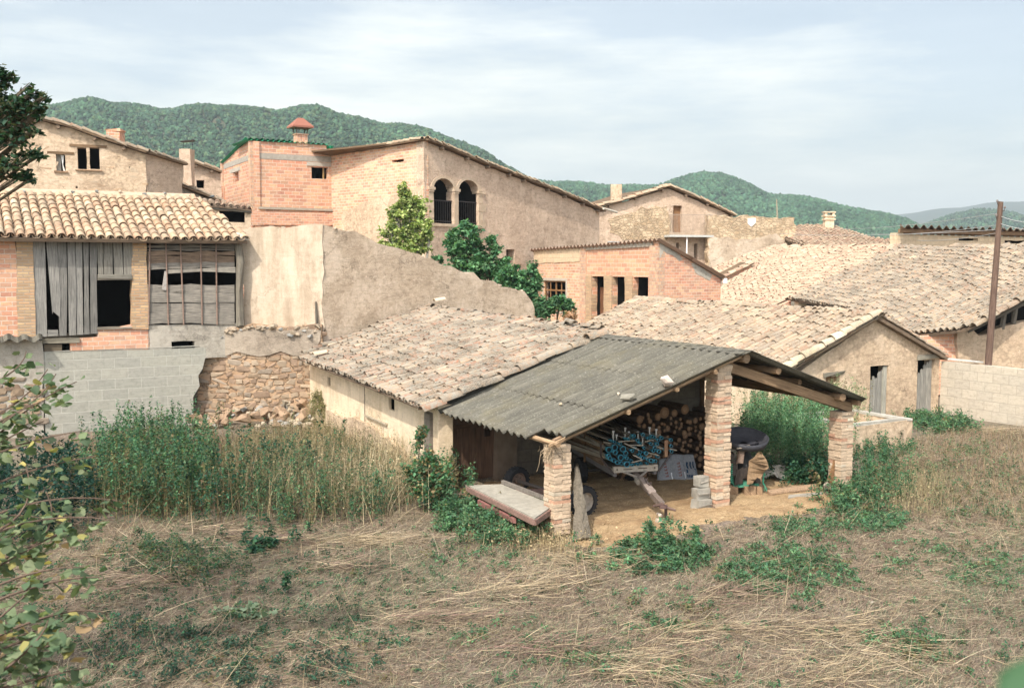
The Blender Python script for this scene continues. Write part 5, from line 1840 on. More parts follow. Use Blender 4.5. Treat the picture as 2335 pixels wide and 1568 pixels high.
# loose pale tiles thrown on top
for px, py in ((990, 699), (712, 822)):
    p = tr((px, py))
    ridge_tiles('loose_tile', [p, p + inf['y'] * .36], .44, .105, [(.66, .56, .42), (.62, .50, .36)], MT['tile_left'], ro, 1.5, .17)
ridge_tiles('ridge', [tr((1372, 752)), tr((1235, 736)), tr((1100, 718)), tr((975, 701))], .5, .09, PAL_GREY, MT['tile_grey'], ro, 2, .05)

# ------------------------------------------------------------------ pipe trailer
PA = np.array([-.25, .968, 0.0]); PR = np.array([.968, .25, 0.0])
PO = np.array([2.60, 20.62, 0.0])           # middle of the front beam


def Q(r, a, z):
    return PO + PR * r + PA * a + UP * z


T = thing('pipe_trailer', 'rusty farm trailer with drawbar, loaded with blue ended irrigation pipes', 'trailer', PO)
g = Geo()
g.box(Q(-.5, 0, .64), PR * 1.0, PA * .08, UP * .13, .004, (.50, .44, .36))
g.box(Q(-.28, -.012, .69), PR * .2, PA * .02, UP * .02, 0, (.12, .08, .06))
g.box(Q(.05, -.012, .70), PR * .2, PA * .02, UP * .02, 0, (.12, .08, .06))
for x in (-.42, .42):
    g.lathe(Q(x, -.01, .705), -PA, [(0, .022), (.004, .022), (.004, .0)], 8, (.10, .07, .05))
g.build('front_beam', MT['metal'], T)
g = Geo()
for x in (-.48, .42):
    g.box(Q(x, .05, .55), PR * .07, PA * 3.4, UP * .12, 0, (.16, .15, .15))
g.box(Q(-.5, .08, .68), PR * 1.0, PA * 3.4, UP * .04, 0, (.25, .20, .15))
g.build('chassis', MT['metal'], T)
g = Geo()
for k, z in enumerate((.74, .90, 1.06)):
    g.box(Q(-.62, .35, z), PR * .03, PA * 3.0, UP * .145, .005, (1.1, 1.0, .85) if k else (.8, .75, .7))
g.box(Q(-.63, 1.4, .6), -PR * .03, PA * .07, UP * .65, .003, (.8, .7, .6))
g.build('side_boards', MT['wood_brown'], T)
for sx in (-1, 1):
    g = Geo()
    g.tube([Q(.50 * sx, -.02, .62), Q(.74 * sx, .0, .92), Q(.78 * sx, .0, 1.02), Q(.78 * sx, .0, 1.32)], .02, 6, (.07, .05, .045))
    g.build('stake', MT['metal'], T)
g = Geo()
g.box(Q(.62, -.06, .93), PR * .07, PA * .03, UP * .36, .003, (1.5, 1.25, 1.1))
g.build('upright_board', MT['wood_brown'], T)
tip = np.array([2.86, 18.72, .40])
root = Q(.02, .1, .56)
g = Geo()
dv = unit(tip - root); sd = unit(np.cross(dv, UP))
g.box(root - sd * .05 - UP * .06, tip - root, sd * .10, UP * .12, .006, (.22, .17, .14))
g.box(root + dv * .5 - sd * .065 + UP * .02, dv * .9, sd * .13, UP * .06, .01, (.36, .29, .25))
for x in (-.26, .26):
    g.tube([Q(x, .02, .64), root + dv * .42 + sd * (-.06 if x < 0 else .06) + UP * .02], .025, 6, (.38, .33, .28))
g.cbox(root + dv * .45, sd * .2, dv * .22, np.array([0, 0, .1]), jit=.005, col=(.40, .36, .30))
for k in range(4):
    g.tube([root + dv * (.85 + k * .08) + UP * .09, root + dv * (.9 + k * .08) + UP * .17 + rng.normal(0, .03, 3)], .012, 5, (.10, .07, .06))
g.build('drawbar', MT['metal'], T)
g = Geo()
g.tube([tip + dv * -.05, tip + dv * .1], .05, 8, (.16, .10, .08))
for sx in (-1, 1):
    g.tube([tip + dv * .02, tip + dv * .12 + sd * .1 * sx + UP * .03 * sx, tip + dv * .2 + sd * .22 * sx + UP * .05 * sx], [.035, .03, .02], 7, (.15, .09, .07))
g.lathe(tip + dv * .1, UP, [(-.03, .045), (-.03, .08), (.03, .08), (.03, .045), (-.03, .045)], 12, (.15, .09, .08))
g.tube([tip + np.array([.08, 0, -.05]), tip * np.array([1, 1, 0]) + np.array([.09, .0, .0])], .03, 7, (.09, .06, .05))
g.build('coupling', MT['metal'], T)


def wheel(c, axis, R, w, parent, face=(.30, .25, .19)):
    g = Geo()
    g.lathe(c - unit(axis) * w / 2, axis, [(0, R * .62), (0, R * .88), (w * .2, R), (w * .8, R), (w, R * .88), (w, R * .62)], 24)
    for k in range(24):
        t = k / 24 * 6.283
        ax_ = unit(axis); a_ = unit(np.cross(UP, ax_)); b_ = np.cross(ax_, a_)
        d_ = a_ * math.cos(t) + b_ * math.sin(t)
        g.cbox(c + d_ * R, d_ * .02, ax_ * w * .8, np.cross(d_, ax_) * .03)
    o = g.build('wheel', MT['rubber'], parent, False)
    g = Geo()
    g.lathe(c - unit(axis) * w / 2, axis, [(w * .15, R * .64), (w * .05, R * .6), (w * .35, R * .52), (w * .4, R * .2), (w * .15, R * .18), (w * .12, 0.0)], 20, face)
    g.lathe(c - unit(axis) * w / 2, axis, [(w * .85, R * .64), (w * .6, R * .5), (w * .6, 0)], 20, face)
    for k in range(5):
        t = k / 5 * 6.283
        ax_ = unit(axis); a_ = unit(np.cross(UP, ax_)); b_ = np.cross(ax_, a_)
        p = c - ax_ * w * .12 + (a_ * math.cos(t) + b_ * math.sin(t)) * R * .32
        g.cbox(p, a_ * .03, b_ * .03, ax_ * .03, col=(.12, .09, .07))
    g.build('rim', MT['metal'], o)
    return o


for sx in (-1, 1):
    wheel(Q(.58 * sx, 1.9, .30), PR * (1 if sx < 0 else -1), .30, .17, T)
g = Geo()
g.tube([Q(-.6, 1.9, .3), Q(.6, 1.9, .3)], .035, 8, (.1, .09, .08))
g.build('axle', MT['metal'], T)

g = Geo()
sp = tip * np.array([1, 1, 0])
rock(g, sp + np.array([-.06, .02, .08]), .13, .7, (.50, .41, .31), 18)
rock(g, sp + np.array([-.04, .0, .21]), .10, .7, (.60, .50, .40), 16)
tag(g.build('prop_stone', MT['stone'], None), 'pale stone block propping up the end of the trailer drawbar', 'stone')

# irrigation pipes, one object each
SK = [(597, 570, 38), (668, 540, 36), (768, 560, 38), (675, 600, 34), (800, 610, 34), (742, 665, 38), (815, 745, 38), (595, 640, 25), (610, 672, 26), (657, 698, 25), (697, 722, 25), (748, 732, 28), (812, 668, 24), (866, 705, 24), (908, 548, 21), (945, 455, 20), (1022, 548, 18), (1048, 610, 28), (975, 598, 24), (1042, 670, 18), (1003, 665, 22), (1066, 687, 16), (1105, 700, 26), (1160, 705, 20), (1190, 650, 24), (1203, 588, 26), (1135, 580, 20), (1150, 545, 24), (1105, 498, 20), (1180, 500, 20), (1122, 408, 20), (1150, 420, 18), (1196, 452, 20), (1237, 425, 22), (1348, 450, 24), (1350, 525, 20), (1355, 590, 20), (1278, 565, 20), (985, 735, 19), (948, 745, 17), (915, 755, 16), (880, 755, 16), (1080, 432, 20), (1010, 385, 20), (900, 400, 20), (832, 440, 19), (872, 425, 18), (665, 475, 19), (635, 462, 16), (735, 495, 20), (972, 488, 18), (880, 580, 22), (965, 635, 22), (1125, 712, 16), (800, 435, 16), (1060, 735, 18)]
RIS = {1: 0, 47: 1, 45: 1, 15: 1, 30: 1, 33: 1, 16: 1, 54: 1}
pipe_tmpl = {}


def pipe_mesh(r):
    key = round(r, 3)
    if key in pipe_tmpl:
        return pipe_tmpl[key]
    g = Geo()
    g.lathe((0, 0, 0), (0, 1, 0), [(0.10, r * .62), (3.3, r * .62), (3.3, r * .5), (0.10, r * .5)], 10, (.34, .30, .245))
    g.lathe((0, 0, 0), (0, 1, 0), [(0.035, r * .80), (0.036, 0.0)], 12, (.010, .012, .014))  # dark disc painting in the shade of the hollow socket
    o = g.build('irrigation_pipe', MT['tint'], None, True)
    base = o.location.copy()
    # keep the local origin at the socket mouth
    for v in o.data.vertices:
        v.co += base
    g = Geo()
    g.lathe((0, 0, 0), (0, 1, 0), [(0.0, r * .84), (0.0, r), (.05, r), (.10, r * .82), (.16, r * .70), (.16, r * .55), (.09, r * .6), (.03, r * .82), (0.0, r * .84)], 14)
    s = g.build('socket', MT['blue'], o, True)
    s.location = (0, 0, 0)
    pipe_tmpl[key] = o
    return o


first = True
for i, (zx, zy, zr_) in enumerate(SK):
    px, py = 1276 + zx * .1885, 918 + zy * .1885
    pos = on_plane(px, py, Q(0, -.12 + rng.normal(0, .08), 0), PA)
    r = max(.026, zr_ * .1885 * 20.4 / 2269)
    r = [.028, .034, .042, .05, .064][min(4, int((r - .024) / .0085))]
    fresh = round(r, 3) not in pipe_tmpl
    m = pipe_mesh(r)
    o = m if fresh else copy_tree(m)
    yaw = math.atan2(-PA[0], PA[1]) + rng.normal(0, .06) - (px - 1450) / 900
    o.location = Vector([float(c) for c in pos])
    o.rotation_euler = (rng.normal(-.01, .025), 0, yaw)
    tag(o, 'blue socketed irrigation pipe in the jumbled load on the rusty trailer', 'pipe', 'irrigation pipes on the trailer')
riser = None
for zx, zy0, zy1 in ((645, 355, 455), (790, 318, 430), (832, 365, 430), (945, 365, 450), (1000, 425, 520), (1085, 312, 405), (1165, 335, 415), (1122, 465, 500), (685, 400, 450)):
    a = on_plane(1276 + zx * .1885, 918 + zy1 * .1885, Q(0, .2, 0), PA)
    b = on_plane(1276 + zx * .1885, 918 + zy0 * .1885, Q(0, .2, 0), PA)
    g = Geo()
    g.tube([a, b], .017, 7, (.62, .60, .54)); g.tube([b, b + UP * .035], .027, 7, (.66, .64, .60))
    tag(g.build('riser_pipe', MT['tint'], None), 'short pale sprinkler riser standing up out of the pipe load', 'pipe', 'sprinkler risers in the pipe load')
for (x0, y0, x1, y1) in ((705, 470, 905, 455), (845, 510, 1010, 515), (780, 490, 960, 570), (1060, 600, 1200, 635), (885, 630, 990, 680), (870, 720, 1000, 690), (1030, 470, 1110, 450), (530, 475, 620, 490), (1160, 520, 1250, 560), (1330, 555, 1415, 575), (1170, 415, 1215, 385), (1040, 670, 1110, 640)):
    g = Geo()
    a = on_plane(1276 + x0 * .1885, 918 + y0 * .1885, Q(0, -.1, 0), PA); b = on_plane(1276 + x1 * .1885, 918 + y1 * .1885, Q(0, -.22, 0), PA)
    g.tube([a, b], .012, 6, (.40, .35, .28))
    tag(g.build('loose_rod', MT['tint'], None), 'thin pale rod lying crosswise among the blue pipe ends', 'rod', 'loose rods across the pipes')

# ------------------------------------------------------------------ firewood
logs = []
for k in range(6):
    r = .055 + .004 * k
    g = Geo()
    n = 10
    pts = [np.array([0, t, 0]) for t in (0, .3, .6, .9)]
    g.tube(pts, [r, r * 1.02, r * .98, r * .95], n, (.17, .12, .085), False, .004)
    ring = [np.array([math.cos(6.283 * j / n) * r, -.001, math.sin(6.283 * j / n) * r]) for j in range(n)]
    g.add(ring, [list(range(n))[::-1]], None, (.26, .155, .09), 1)
    g.add([p * .55 + np.array([0, -.004, 0]) for p in ring], [list(range(n))[::-1]], None, (.33, .205, .12), 1)
    o = g.build('firewood_log', [MT['bark'], MT['tint']], None)
    b = o.location.copy()
    for v in o.data.vertices:
        v.co += b
    logs.append(o)
used = set()
placed = []
tries = 0
while len(placed) < 210 and tries < 9000:
    tries += 1
    u = rng.uniform(-.45, 2.9)
    top_h = 1.42 + .12 * math.sin(u * 2.4) - (.5 if u < .1 else 0)
    z = rng.uniform(.05, top_h)
    r = rng.choice([.042, .05, .06, .075, .09], p=[.3, .3, .22, .12, .06])
    if all((u - a) ** 2 + (z - b) ** 2 > (r + c) ** 2 * .86 for a, b, c in placed):
        placed.append((u, z, r))
for u, r, z in ((.2, .10, 1.40), (.95, .14, 1.50), (1.2, .09, 1.48), (1.5, .12, 1.55), (2.2, .14, .12)):
    placed = [p for p in placed if (p[0] - u) ** 2 + (p[1] - z) ** 2 > (r + p[2]) ** 2 * .8]
    placed.append((u, z, r))
for i, (u, z, r) in enumerate(placed):
    k = i % 6
    o = logs[k] if k not in used else logs[k].copy()
    if k in used:
        COL.objects.link(o)
    used.add(k)
    o.location = Vector([float(c) for c in L(u, 2.95 + rng.normal(0, .06), z)])
    o.rotation_euler = (0, rng.uniform(0, 6.28), math.atan2(-AX[0], AX[1]) + rng.normal(0, .04))
    s = r / (.055 + .004 * k)
    o.scale = (s, 1.0, s)
    tag(o, 'cut firewood log in the stack at the back of the open shed', 'log', 'stacked firewood logs')

# ------------------------------------------------------------------ fertiliser bags
for i, (px, py, w, h, lab) in enumerate(((1518, 1096, .40, .50, 'slumped pale fertiliser bag with faint red print nearest the trailer beam'),
                                         (1548, 1094, .36, .58, 'pale fertiliser bag with red print standing between two others'),
                                         (1574, 1092, .36, .56, 'pale fertiliser bag with three blue stripes and blue panel'))):
    c = on_z(px, py, 0)
    d_ = unit(np.array([.97, .22, 0])); bk = np.array([-d_[1], d_[0], 0])
    T = thing('fertiliser_bag', lab, 'bag', c, 'fertiliser bags by the firewood')
    n_ = 9
    V, fs = [], []
    for j in range(n_):
        t = j / (n_ - 1)
        for s_ in (0, 1):
            for q in range(7):
                a = q / 6
                wd = w * (1.05 - .22 * t ** 2)
                dep = .11 * math.sin(math.pi * a) ** .6 * (1 - t ** 3 * .9) + .012
                x = (a - .5) * wd + rng.normal(0, .006)
                V.append(c + d_ * (x + (.05 * t if i == 0 else -.03 * t)) + bk * ((dep if s_ else -dep) + .16 * t + rng.normal(0, .006)) + UP * (h * t * (1 - .05 * abs(a - .5)) + rng.normal(0, .004)))
    idx = lambda j, s_, q: (j * 2 + s_) * 7 + q
    for j in range(n_ - 1):
        for q in range(6):
            fs.append((idx(j, 0, q), idx(j, 0, q + 1), idx(j + 1, 0, q + 1), idx(j + 1, 0, q)))
            fs.append((idx(j, 1, q + 1), idx(j, 1, q), idx(j + 1, 1, q), idx(j + 1, 1, q + 1)))
        fs.append((idx(j, 1, 0), idx(j, 0, 0), idx(j + 1, 0, 0), idx(j + 1, 1, 0)))
        fs.append((idx(j, 0, 6), idx(j, 1, 6), idx(j + 1, 1, 6), idx(j + 1, 0, 6)))
    for q in range(6):
        fs.append((idx(n_ - 1, 0, q), idx(n_ - 1, 0, q + 1), idx(n_ - 1, 1, q + 1), idx(n_ - 1, 1, q)))
    g = Geo(); g.add(V, fs, None, (.40, .41, .43))
    bag = g.build('sack', MT['cloth'], T, True)
    g = Geo()
    f_ = lambda x, z: c + d_ * (x - .03 * z / h) - bk * (.135 * math.sin(math.pi * np.clip(x / w + .5, 0.05, .95)) ** .6 * (1 - (z / h) ** 3 * .9) + .012 - .16 * z / h) + UP * z
    if i == 2:
        for k in range(3):
            x0 = -.09 + k * .075
            g.add([f_(x0, .27), f_(x0 + .035, .26), f_(x0 + .02, .33), f_(x0 + .045, .40), f_(x0 + .01, .41), f_(x0 - .012, .34)], [(0, 1, 2, 5), (5, 2, 3, 4)])
        g.add([f_(-.11, .245), f_(.13, .245), f_(.13, .165), f_(-.11, .165)], [(0, 3, 2, 1)])
        for k in range(7):
            x0 = -.11 + k * .036
            g.add([f_(x0, .13), f_(x0 + .024, .13), f_(x0 + .024, .07), f_(x0, .07)], [(0, 3, 2, 1)])
        g.build('blue_print', MT['blue_print'], T)
    else:
        for k in range(5):
            z0 = .12 + k * .065
            g.add([f_(-.04, z0), f_(.03, z0), f_(.03, z0 + .045), f_(.012, z0 + .045), f_(.012, z0 + .018), f_(-.04, z0 + .018)], [(0, 1, 2, 3, 4, 5)])
        g.build('red_print', MT['red_print'], T)
        g = Geo()
        g.add([f_(.11, .05), f_(.15, .05), f_(.15, .20), f_(.11, .20)], [(0, 1, 2, 3)])
        g.build('dark_label', MT['interior'], T)

# ------------------------------------------------------------------ low trailer left of the first pillar
A1, A2, A3, A4 = on_z(1069, 1106, .52), on_z(1219, 1180, .46), on_z(1262, 1150, .50), on_z(1143, 1103, .55)
T = thing('low_trailer', 'low red edged flat trailer deck parked among weeds under the eave', 'trailer', (A1 + A2) / 2 * np.array([1, 1, 0]))
g = Geo()
g.prism([A1, A2, A3, A4], -UP * .04, (.36, .33, .27))
g.build('deck', MT['stone'], T)
g = Geo()
e_ = unit(A2 - A1); wd = unit(A4 - A1)
g.box(A1 - UP * .13 - e_ * .05, (A2 - A1) + e_ * .05, -wd * .05, UP * .10, .004, (.27, .165, .13))
g.box(A2 - UP * .13, A3 - A2, e_ * .05, UP * .10, .004, (.25, .15, .12))
g.box(A1 - UP * .12 - wd * .05, A4 - A1, -e_ * .06, UP * .11, .004, (.30, .23, .18))
g.box(A4 + UP * .01, A3 - A4, wd * .06, UP * .07, .004, (.22, .19, .16))
g.box(A1 + e_ * .5 - UP * .28, (A2 - A1) * .55, -wd * .06, UP * .10, .006, (.27, .12, .10))
g.build('frame', MT['metal'], T)
w1, w2 = np.array([.10, 21.35, .29]), np.array([1.42, 19.45, .29])
ax_ = unit(w2 - w1)
wheel(w1, -ax_, .30, .19, T, (.24, .16, .12))
wheel(w2, ax_, .31, .19, T, (.40, .34, .27))
g = Geo()
g.tube([w1, w2], .04, 8, (.10, .08, .07))
g.box((w1 + w2) / 2 - UP * .05 + wd * .1, -wd * .9, e_ * .1, UP * .1, 0, (.2, .12, .1))
g.build('axle', MT['metal'], T)

# slab of bark wood against the first pillar
g = Geo()
a, b = np.array([1.20, 18.45, 1.18]), on_z(1329, 1226, 0)
dv = b - a; sd = unit(np.cross(dv, np.array([0, -1, .2])))
n_ = 10
V = []
for i in range(n_ + 1):
    t = i / n_
    p = a + dv * t
    w_ = .045 + .12 * t
    for q in range(5):
        x = (q / 4 - .5) * 2
        V.append(p + sd * w_ * x + np.array([0, -1, .2]) * (.09 * (1 - x * x) * (.4 + .6 * t)) + rng.normal(0, .012, 3))
    V.append(p + np.array([0, .05, 0]))
fs = []
for i in range(n_):
    for q in range(5):
        fs.append((i * 6 + q, i * 6 + q + 1, (i + 1) * 6 + q + 1, (i + 1) * 6 + q))
    fs.append((i * 6 + 5, i * 6, (i + 1) * 6, (i + 1) * 6 + 5))
fs.append(tuple(range(n_ * 6, n_ * 6 + 6))); fs.append(tuple(range(5, -1, -1)))
g.add(V, fs, None, (.20, .17, .13))
tag(g.build('bark_slab', MT['bark'], None), 'tapering slab of grey bark leaning on the short brick pillar', 'wood slab')

# concrete blocks by the middle pillar
for c, s, lab in ((L(-.42, -.02, .12), (.36, .22, .24), 'bottom concrete block of the little stack beside the tall pillar'),
                  (L(-.40, .02, .35), (.34, .2, .22), 'middle concrete block of the little stack beside the tall pillar'),
                  (L(-.33, .10, .57), (.24, .2, .21), 'topmost pale block of the little stack beside the tall pillar')):
    g = Geo()
    g.cbox(c, BX * s[0], AX * s[1], UP * s[2], jit=.012, col=(.36, .335, .285))
    g.cbox(c - AX * .01, BX * s[0] * .9, AX * (s[1] + .03), UP * s[2] * .12, jit=.008, col=(.33, .30, .25))
    tag(g.build('concrete_block', MT['stone'], None), lab, 'block', 'blocks beside the tall pillar')

# ------------------------------------------------------------------ feed mill with its pan, sacking and blocks
MC = np.array([5.05, 21.35, 0.0])
T = thing('feed_mill', 'old feed mill with broad black pan on top and green base', 'machine', MC)
tilt = unit(np.array([.03, -.24, 1.0]))
g = Geo()
pc = MC + np.array([-.02, 0, 1.13])
g.lathe(pc, tilt, [(.0, .10), (.0, .46), (.15, .50), (.15, .52), (-.01, .48), (-.02, .08)], 32, (.055, .055, .065))
g.build('pan', MT['metal'], T, True)
g = Geo()
g.lathe(MC + np.array([-.05, 0, .88]), UP, [(0, .10), (.06, .12), (.26, .34), (.28, .34)], 20, (.045, .042, .05))
for bx_, bz_, bw_, bh_ in ((-.30, .62, .22, .30), (-.18, .45, .16, .34), (.02, .52, .3, .26), (-.34, .86, .12, .18)):
    g.cbox(MC + np.array([bx_, -.26, bz_]), (bw_, 0, .03), (0, .16, 0), (.02, 0, bh_), jit=.02, col=(.05, .038, .03))
g.cbox(MC + np.array([-.17, -.36, .90]), (.13, 0, .02), (0, .04, 0), (.03, 0, .30), jit=.01, col=(.22, .15, .11))
g.cbox(MC + np.array([-.12, -.40, 1.10]), (.30, 0, .05), (0, .16, 0), (0, 0, .03), jit=.01, col=(.33, .28, .22))
g.build('hopper', MT['metal'], T)
g = Geo()
g.lathe(MC + np.array([.0, 0, .30]), UP, [(0, .24), (.1, .26), (.35, .22), (.6, .13), (.6, 0)], 16, (.016, .013, .012))
g.tube([MC + np.array([.24, -.12, .32]), MC + np.array([.24, -.12, .66])], [.12, .09], 10, (.035, .03, .027))
g.lathe(MC + np.array([.25, -.30, .40]), (0, 1, 0), [(0, 0), (0, .11), (.1, .12), (.2, .10)], 14, (.08, .065, .055))
g.build('motor', MT['metal'], T)
g = Geo()
g.prism([MC + np.array(p) for p in [(-.30, -.36, .22), (.26, -.36, .22), (.24, -.3, .30), (.05, -.28, .27), (-.06, -.22, .40), (-.22, -.2, .5), (-.34, -.2, .42)]], (0, .5, 0), (.06, .22, .14))
g.build('green_base', MT['tint'], T)
g = Geo()
sp = MC + np.array([-.36, -.32, .30])
pts = [sp + np.array([.035 * math.cos(t), .035 * math.sin(t), t * .0075]) for t in np.linspace(0, 60, 150)]
g.tube(pts, .008, 5, (.06, .33, .2))
g.tube([sp, sp + UP * .46], .022, 7, (.03, .16, .10))
g.build('coil_spring', MT['tint'], T)
g = Geo()
for k in range(5):
    a = MC + np.array([.33, -.30, .78 - k * .1])
    g.tube([a, a + np.array([.02 + rng.normal(0, .02), 0, -.12])], .016, 6, (.07, .36, .22))
for k in range(5):
    a = MC + np.array([.36, -.28, .30]); g.tube([a, a + np.array([rng.normal(.08, .06), rng.normal(0, .04), -.18])], .007, 4, (.09, .36, .22))
for k in range(3):
    a = MC + np.array([-.62, -.1, .62 - k * .13]); g.tube([a, a + np.array([.30, -.1, -.08])], .013, 5, (.04, .16, .11))
g.build('green_fittings', MT['tint'], T)
# burlap draped over the mill
g = Geo()
bp_ = [(210, 338), (238, 332), (262, 362), (284, 398), (300, 440), (320, 484), (304, 497), (286, 512), (270, 548), (258, 600), (250, 668), (236, 640), (226, 600), (205, 592), (180, 622), (150, 645), (92, 658), (98, 600), (112, 540), (124, 490), (126, 430), (172, 388)]
q_ = [MC + np.array([(a - 138) / 471 + .02, -.47 - .06 * math.sin(a * .09) - .0002 * (b - 335), 1.01 - (b - 335) * .00212]) for a, b in bp_]
n0 = len(q_)
tri = tessellate_polygon([[Vector((p[0], 0, p[2])) for p in q_]])
V, fs = list(q_), [tuple(t) for t in tri]
# split each triangle at its middle, pushed in or out, for creases
fs2 = []
for t in fs:
    c_ = sum(V[i] for i in t) / 3 + np.array([0, rng.normal(-.03, .05), 0])
    V.append(c_)
    fs2 += [(t[0], t[1], len(V) - 1), (t[1], t[2], len(V) - 1), (t[2], t[0], len(V) - 1)]
nV = len(V)
V2 = V + [p + np.array([0, .015, 0]) for p in V]
fs2 = fs2 + [tuple(i + nV for i in f[::-1]) for f in fs2]
g.add(V2, fs2, None, (.27, .18, .105))
tag(g.build('burlap_sheet', MT['cloth'], None, True), 'torn brown burlap draped over the black panned mill', 'sacking')
for c, w_, lab in ((MC + np.array([-.32, -.38, 0]), .20, 'narrow upright timber block under the mill beside the tall pillar'),
                   (MC + np.array([.10, -.36, 0]), .40, 'wide upright timber block under the green base of the mill')):
    g = Geo()
    for k in range(3):
        g.box(c + np.array([-w_ / 2 + k * w_ / 3, -.08, 0]), (w_ / 3 - .008, 0, 0), (0, .26, 0), (.0, 0, .24 + rng.uniform(-.02, .02)), .008, (1.3, 1.2, 1.05))
    tag(g.build('timber_block', MT['wood_brown'], None), lab, 'timber block', 'timber blocks under the mill')
# pale crumpled sacks
for (px, py, s, lab) in ((1755, 1084, .36, 'crumpled pale sack lying flat next to the mill'), (1783, 1078, .34, 'bunched pale sack on the chaff in front of the nettles'), (1800, 1082, .2, 'small flattened sack end pointing at the fallen log')):
    c = on_z(px, py + 6, 0.03)
    th_ = rng.random() * 6
    V = []
    nx, ny = 13, 9
    for j in range(ny):
        for i in range(nx):
            x, y = (i / (nx - 1) - .5) * 2, (j / (ny - 1) - .5) * 2
            rr = max(0, 1 - (x * x + y * y) * .55)
            V.append(c + np.array([x * s * 1.15 + .05 * math.sin(y * 5 + th_), y * s * .6 + .05 * math.sin(x * 4 + th_), .22 * rr ** .8 * (.7 + .5 * math.sin(x * 6 + y * 3 + th_)) + .02 * math.sin(x * 15) + .01]))
    fs = [(j * nx + i, j * nx + i + 1, (j + 1) * nx + i + 1, (j + 1) * nx + i) for j in range(ny - 1) for i in range(nx - 1)]
    g = Geo(); g.add(V, fs, None, (.60, .55, .47))
    tag(g.build('crumpled_sack', MT['cloth'], None, False), lab, 'sack', 'sacks beside the mill')
g = Geo()
g.tube([on_z(1750, 1126, .07), on_z(1800, 1118, .09), on_z(1862, 1112, .08)], [.085, .09, .08], 10, (.40, .27, .17), jit=.006)
tag(g.build('fallen_log', MT['bark'], None), 'long pale log lying across the open bay near the right pillar', 'log')
g = Geo()
a, b = on_z(1796, 1138, .03), on_z(1872, 1128, .03)
g.box(a, b - a, np.array([.08, .22, 0]), UP * .03, .008, (1.35, 1.3, 1.25))
tag(g.build('split_plank', WG, None), 'split weathered plank lying flat on the chaff', 'plank')
for k, (px, py, s, lab) in enumerate(((1886, 1112, .15, 'round pale stone at the foot of the right pillar'), (1892, 1092, .17, 'grey folded looking stone stacked beside the right pillar'))):
    g = Geo()
    rock(g, on_z(px, py + 4, 0) + UP * (.08 if k == 0 else .20), s, .75, (.50, .42, .33), 20)
    tag(g.build('stone', MT['stone'], None), lab, 'stone')
g = Geo()
a = L(3.30, .0, .05)
g.prism([a, a + BX * .05, a + BX * .06 + UP * .62, a + BX * .02 + UP * .5, a - BX * .12 + UP * .18], AX * .04, (1.1, .85, .6))
tag(g.build('curved_board', MT['wood_brown'], None), 'small curved brown board leaning on the right pillar', 'board')
g = Geo()
a, b = L(-.36, -.26, .16), L(.20, -.24, .0)
g.tube([a, (a + b) / 2 - UP * .12, b + UP * .02], .012, 5, (.25, .17, .13))
tag(g.build('old_rope', MT['tint'], None), 'old rope looped loosely round the foot of the tall pillar', 'rope')

# ------------------------------------------------------------------ water trough
R_ = np.array([11.0, 27.1, 0])
T = thing('stone_trough', 'square stone water trough with pale rim behind the right pillar', 'trough', R_)
d1, d2 = AX, -BX
l1, l2 = 2.1, 2.4
g = Geo()
for o_, x, y in ((R_, d1 * l1, d2 * .22), (R_ + d2 * (l2 - .22), d1 * l1, d2 * .22), (R_ + d2 * .22, d2 * (l2 - .44), d1 * .22), (R_ + d2 * .22 + d1 * (l1 - .22), d2 * (l2 - .44), d1 * .22)):
    g.box(o_ - UP * .2, x, y, UP * .90, .012)
g.box(R_ + d2 * .2 + d1 * .2, d2 * (l2 - .4), d1 * (l1 - .4), UP * .35, 0)
g.build('basin', MT['plaster_stone'], T)
g = Geo()
for o_, x, y in ((R_, d1 * l1, d2 * .24), (R_ + d2 * (l2 - .24), d1 * l1, d2 * .24), (R_ + d2 * .24, d2 * (l2 - .48), d1 * .24), (R_ + d2 * .24 + d1 * (l1 - .24), d2 * (l2 - .48), d1 * .24)):
    g.box(o_ + UP * .702, x, y, UP * .07, .012)
g.build('rim', MT['concrete'], T)

# ------------------------------------------------------------------ utility pole and wires
pb, pt = at_depth(2252, 840, 35.6), at_depth(2281, 460, 35.6)
ext = pb + (pb - pt) * .35
T = thing('utility_pole', 'leaning brown wooden utility pole behind the pale block wall', 'pole', ext)
g = Geo()
k = [ext, pb, pb * .7 + pt * .3, pb * .35 + pt * .65, pt]
g.tube(k, [.13, .125, .115, .10, .085], 12, jit=.004)
g.build('shaft', MT['wood_pole'], T)
g = Geo()
dirp = unit(pt - pb)
for s_, side_ in ((.10, -1), (.32, 1), (.60, -1), (1.05, 1)):
    a = pt - dirp * s_
    g.tube([a, a + np.array([.13 * side_, -.05, .0]), a + np.array([.14 * side_, -.05, .10])], .014, 6, (.10, .08, .07))
    g.lathe(a + np.array([.14 * side_, -.05, .08]), UP, [(0, .03), (.04, .04), (.08, .025), (.09, 0)], 10, (.20, .17, .15))
g.build('insulators', MT['metal'], T)
for i, (py0, px1, py1, d1_) in enumerate(((486, 1900, 522, 75), (512, 1985, 532, 72), (523, 1770, 532, 72), (530, 2060, 545, 60), (492, 2420, 500, 33), (508, 2420, 516, 33))):
    a = pt - dirp * ((py0 - 460) * 35.6 / 2269)
    b = at_depth(px1, py1, d1_)
    g = Geo()
    n_ = 14
    g.tube([a + (b - a) * t - UP * (.5 * 4 * t * (1 - t) * .35) for t in np.linspace(0, 1, n_)], .011, 4, (.42, .42, .40), False)
    tag(g.build('overhead_wire', MT['tint'], None), 'thin overhead wire strung from the leaning utility pole', 'wire', 'wires on the utility pole')

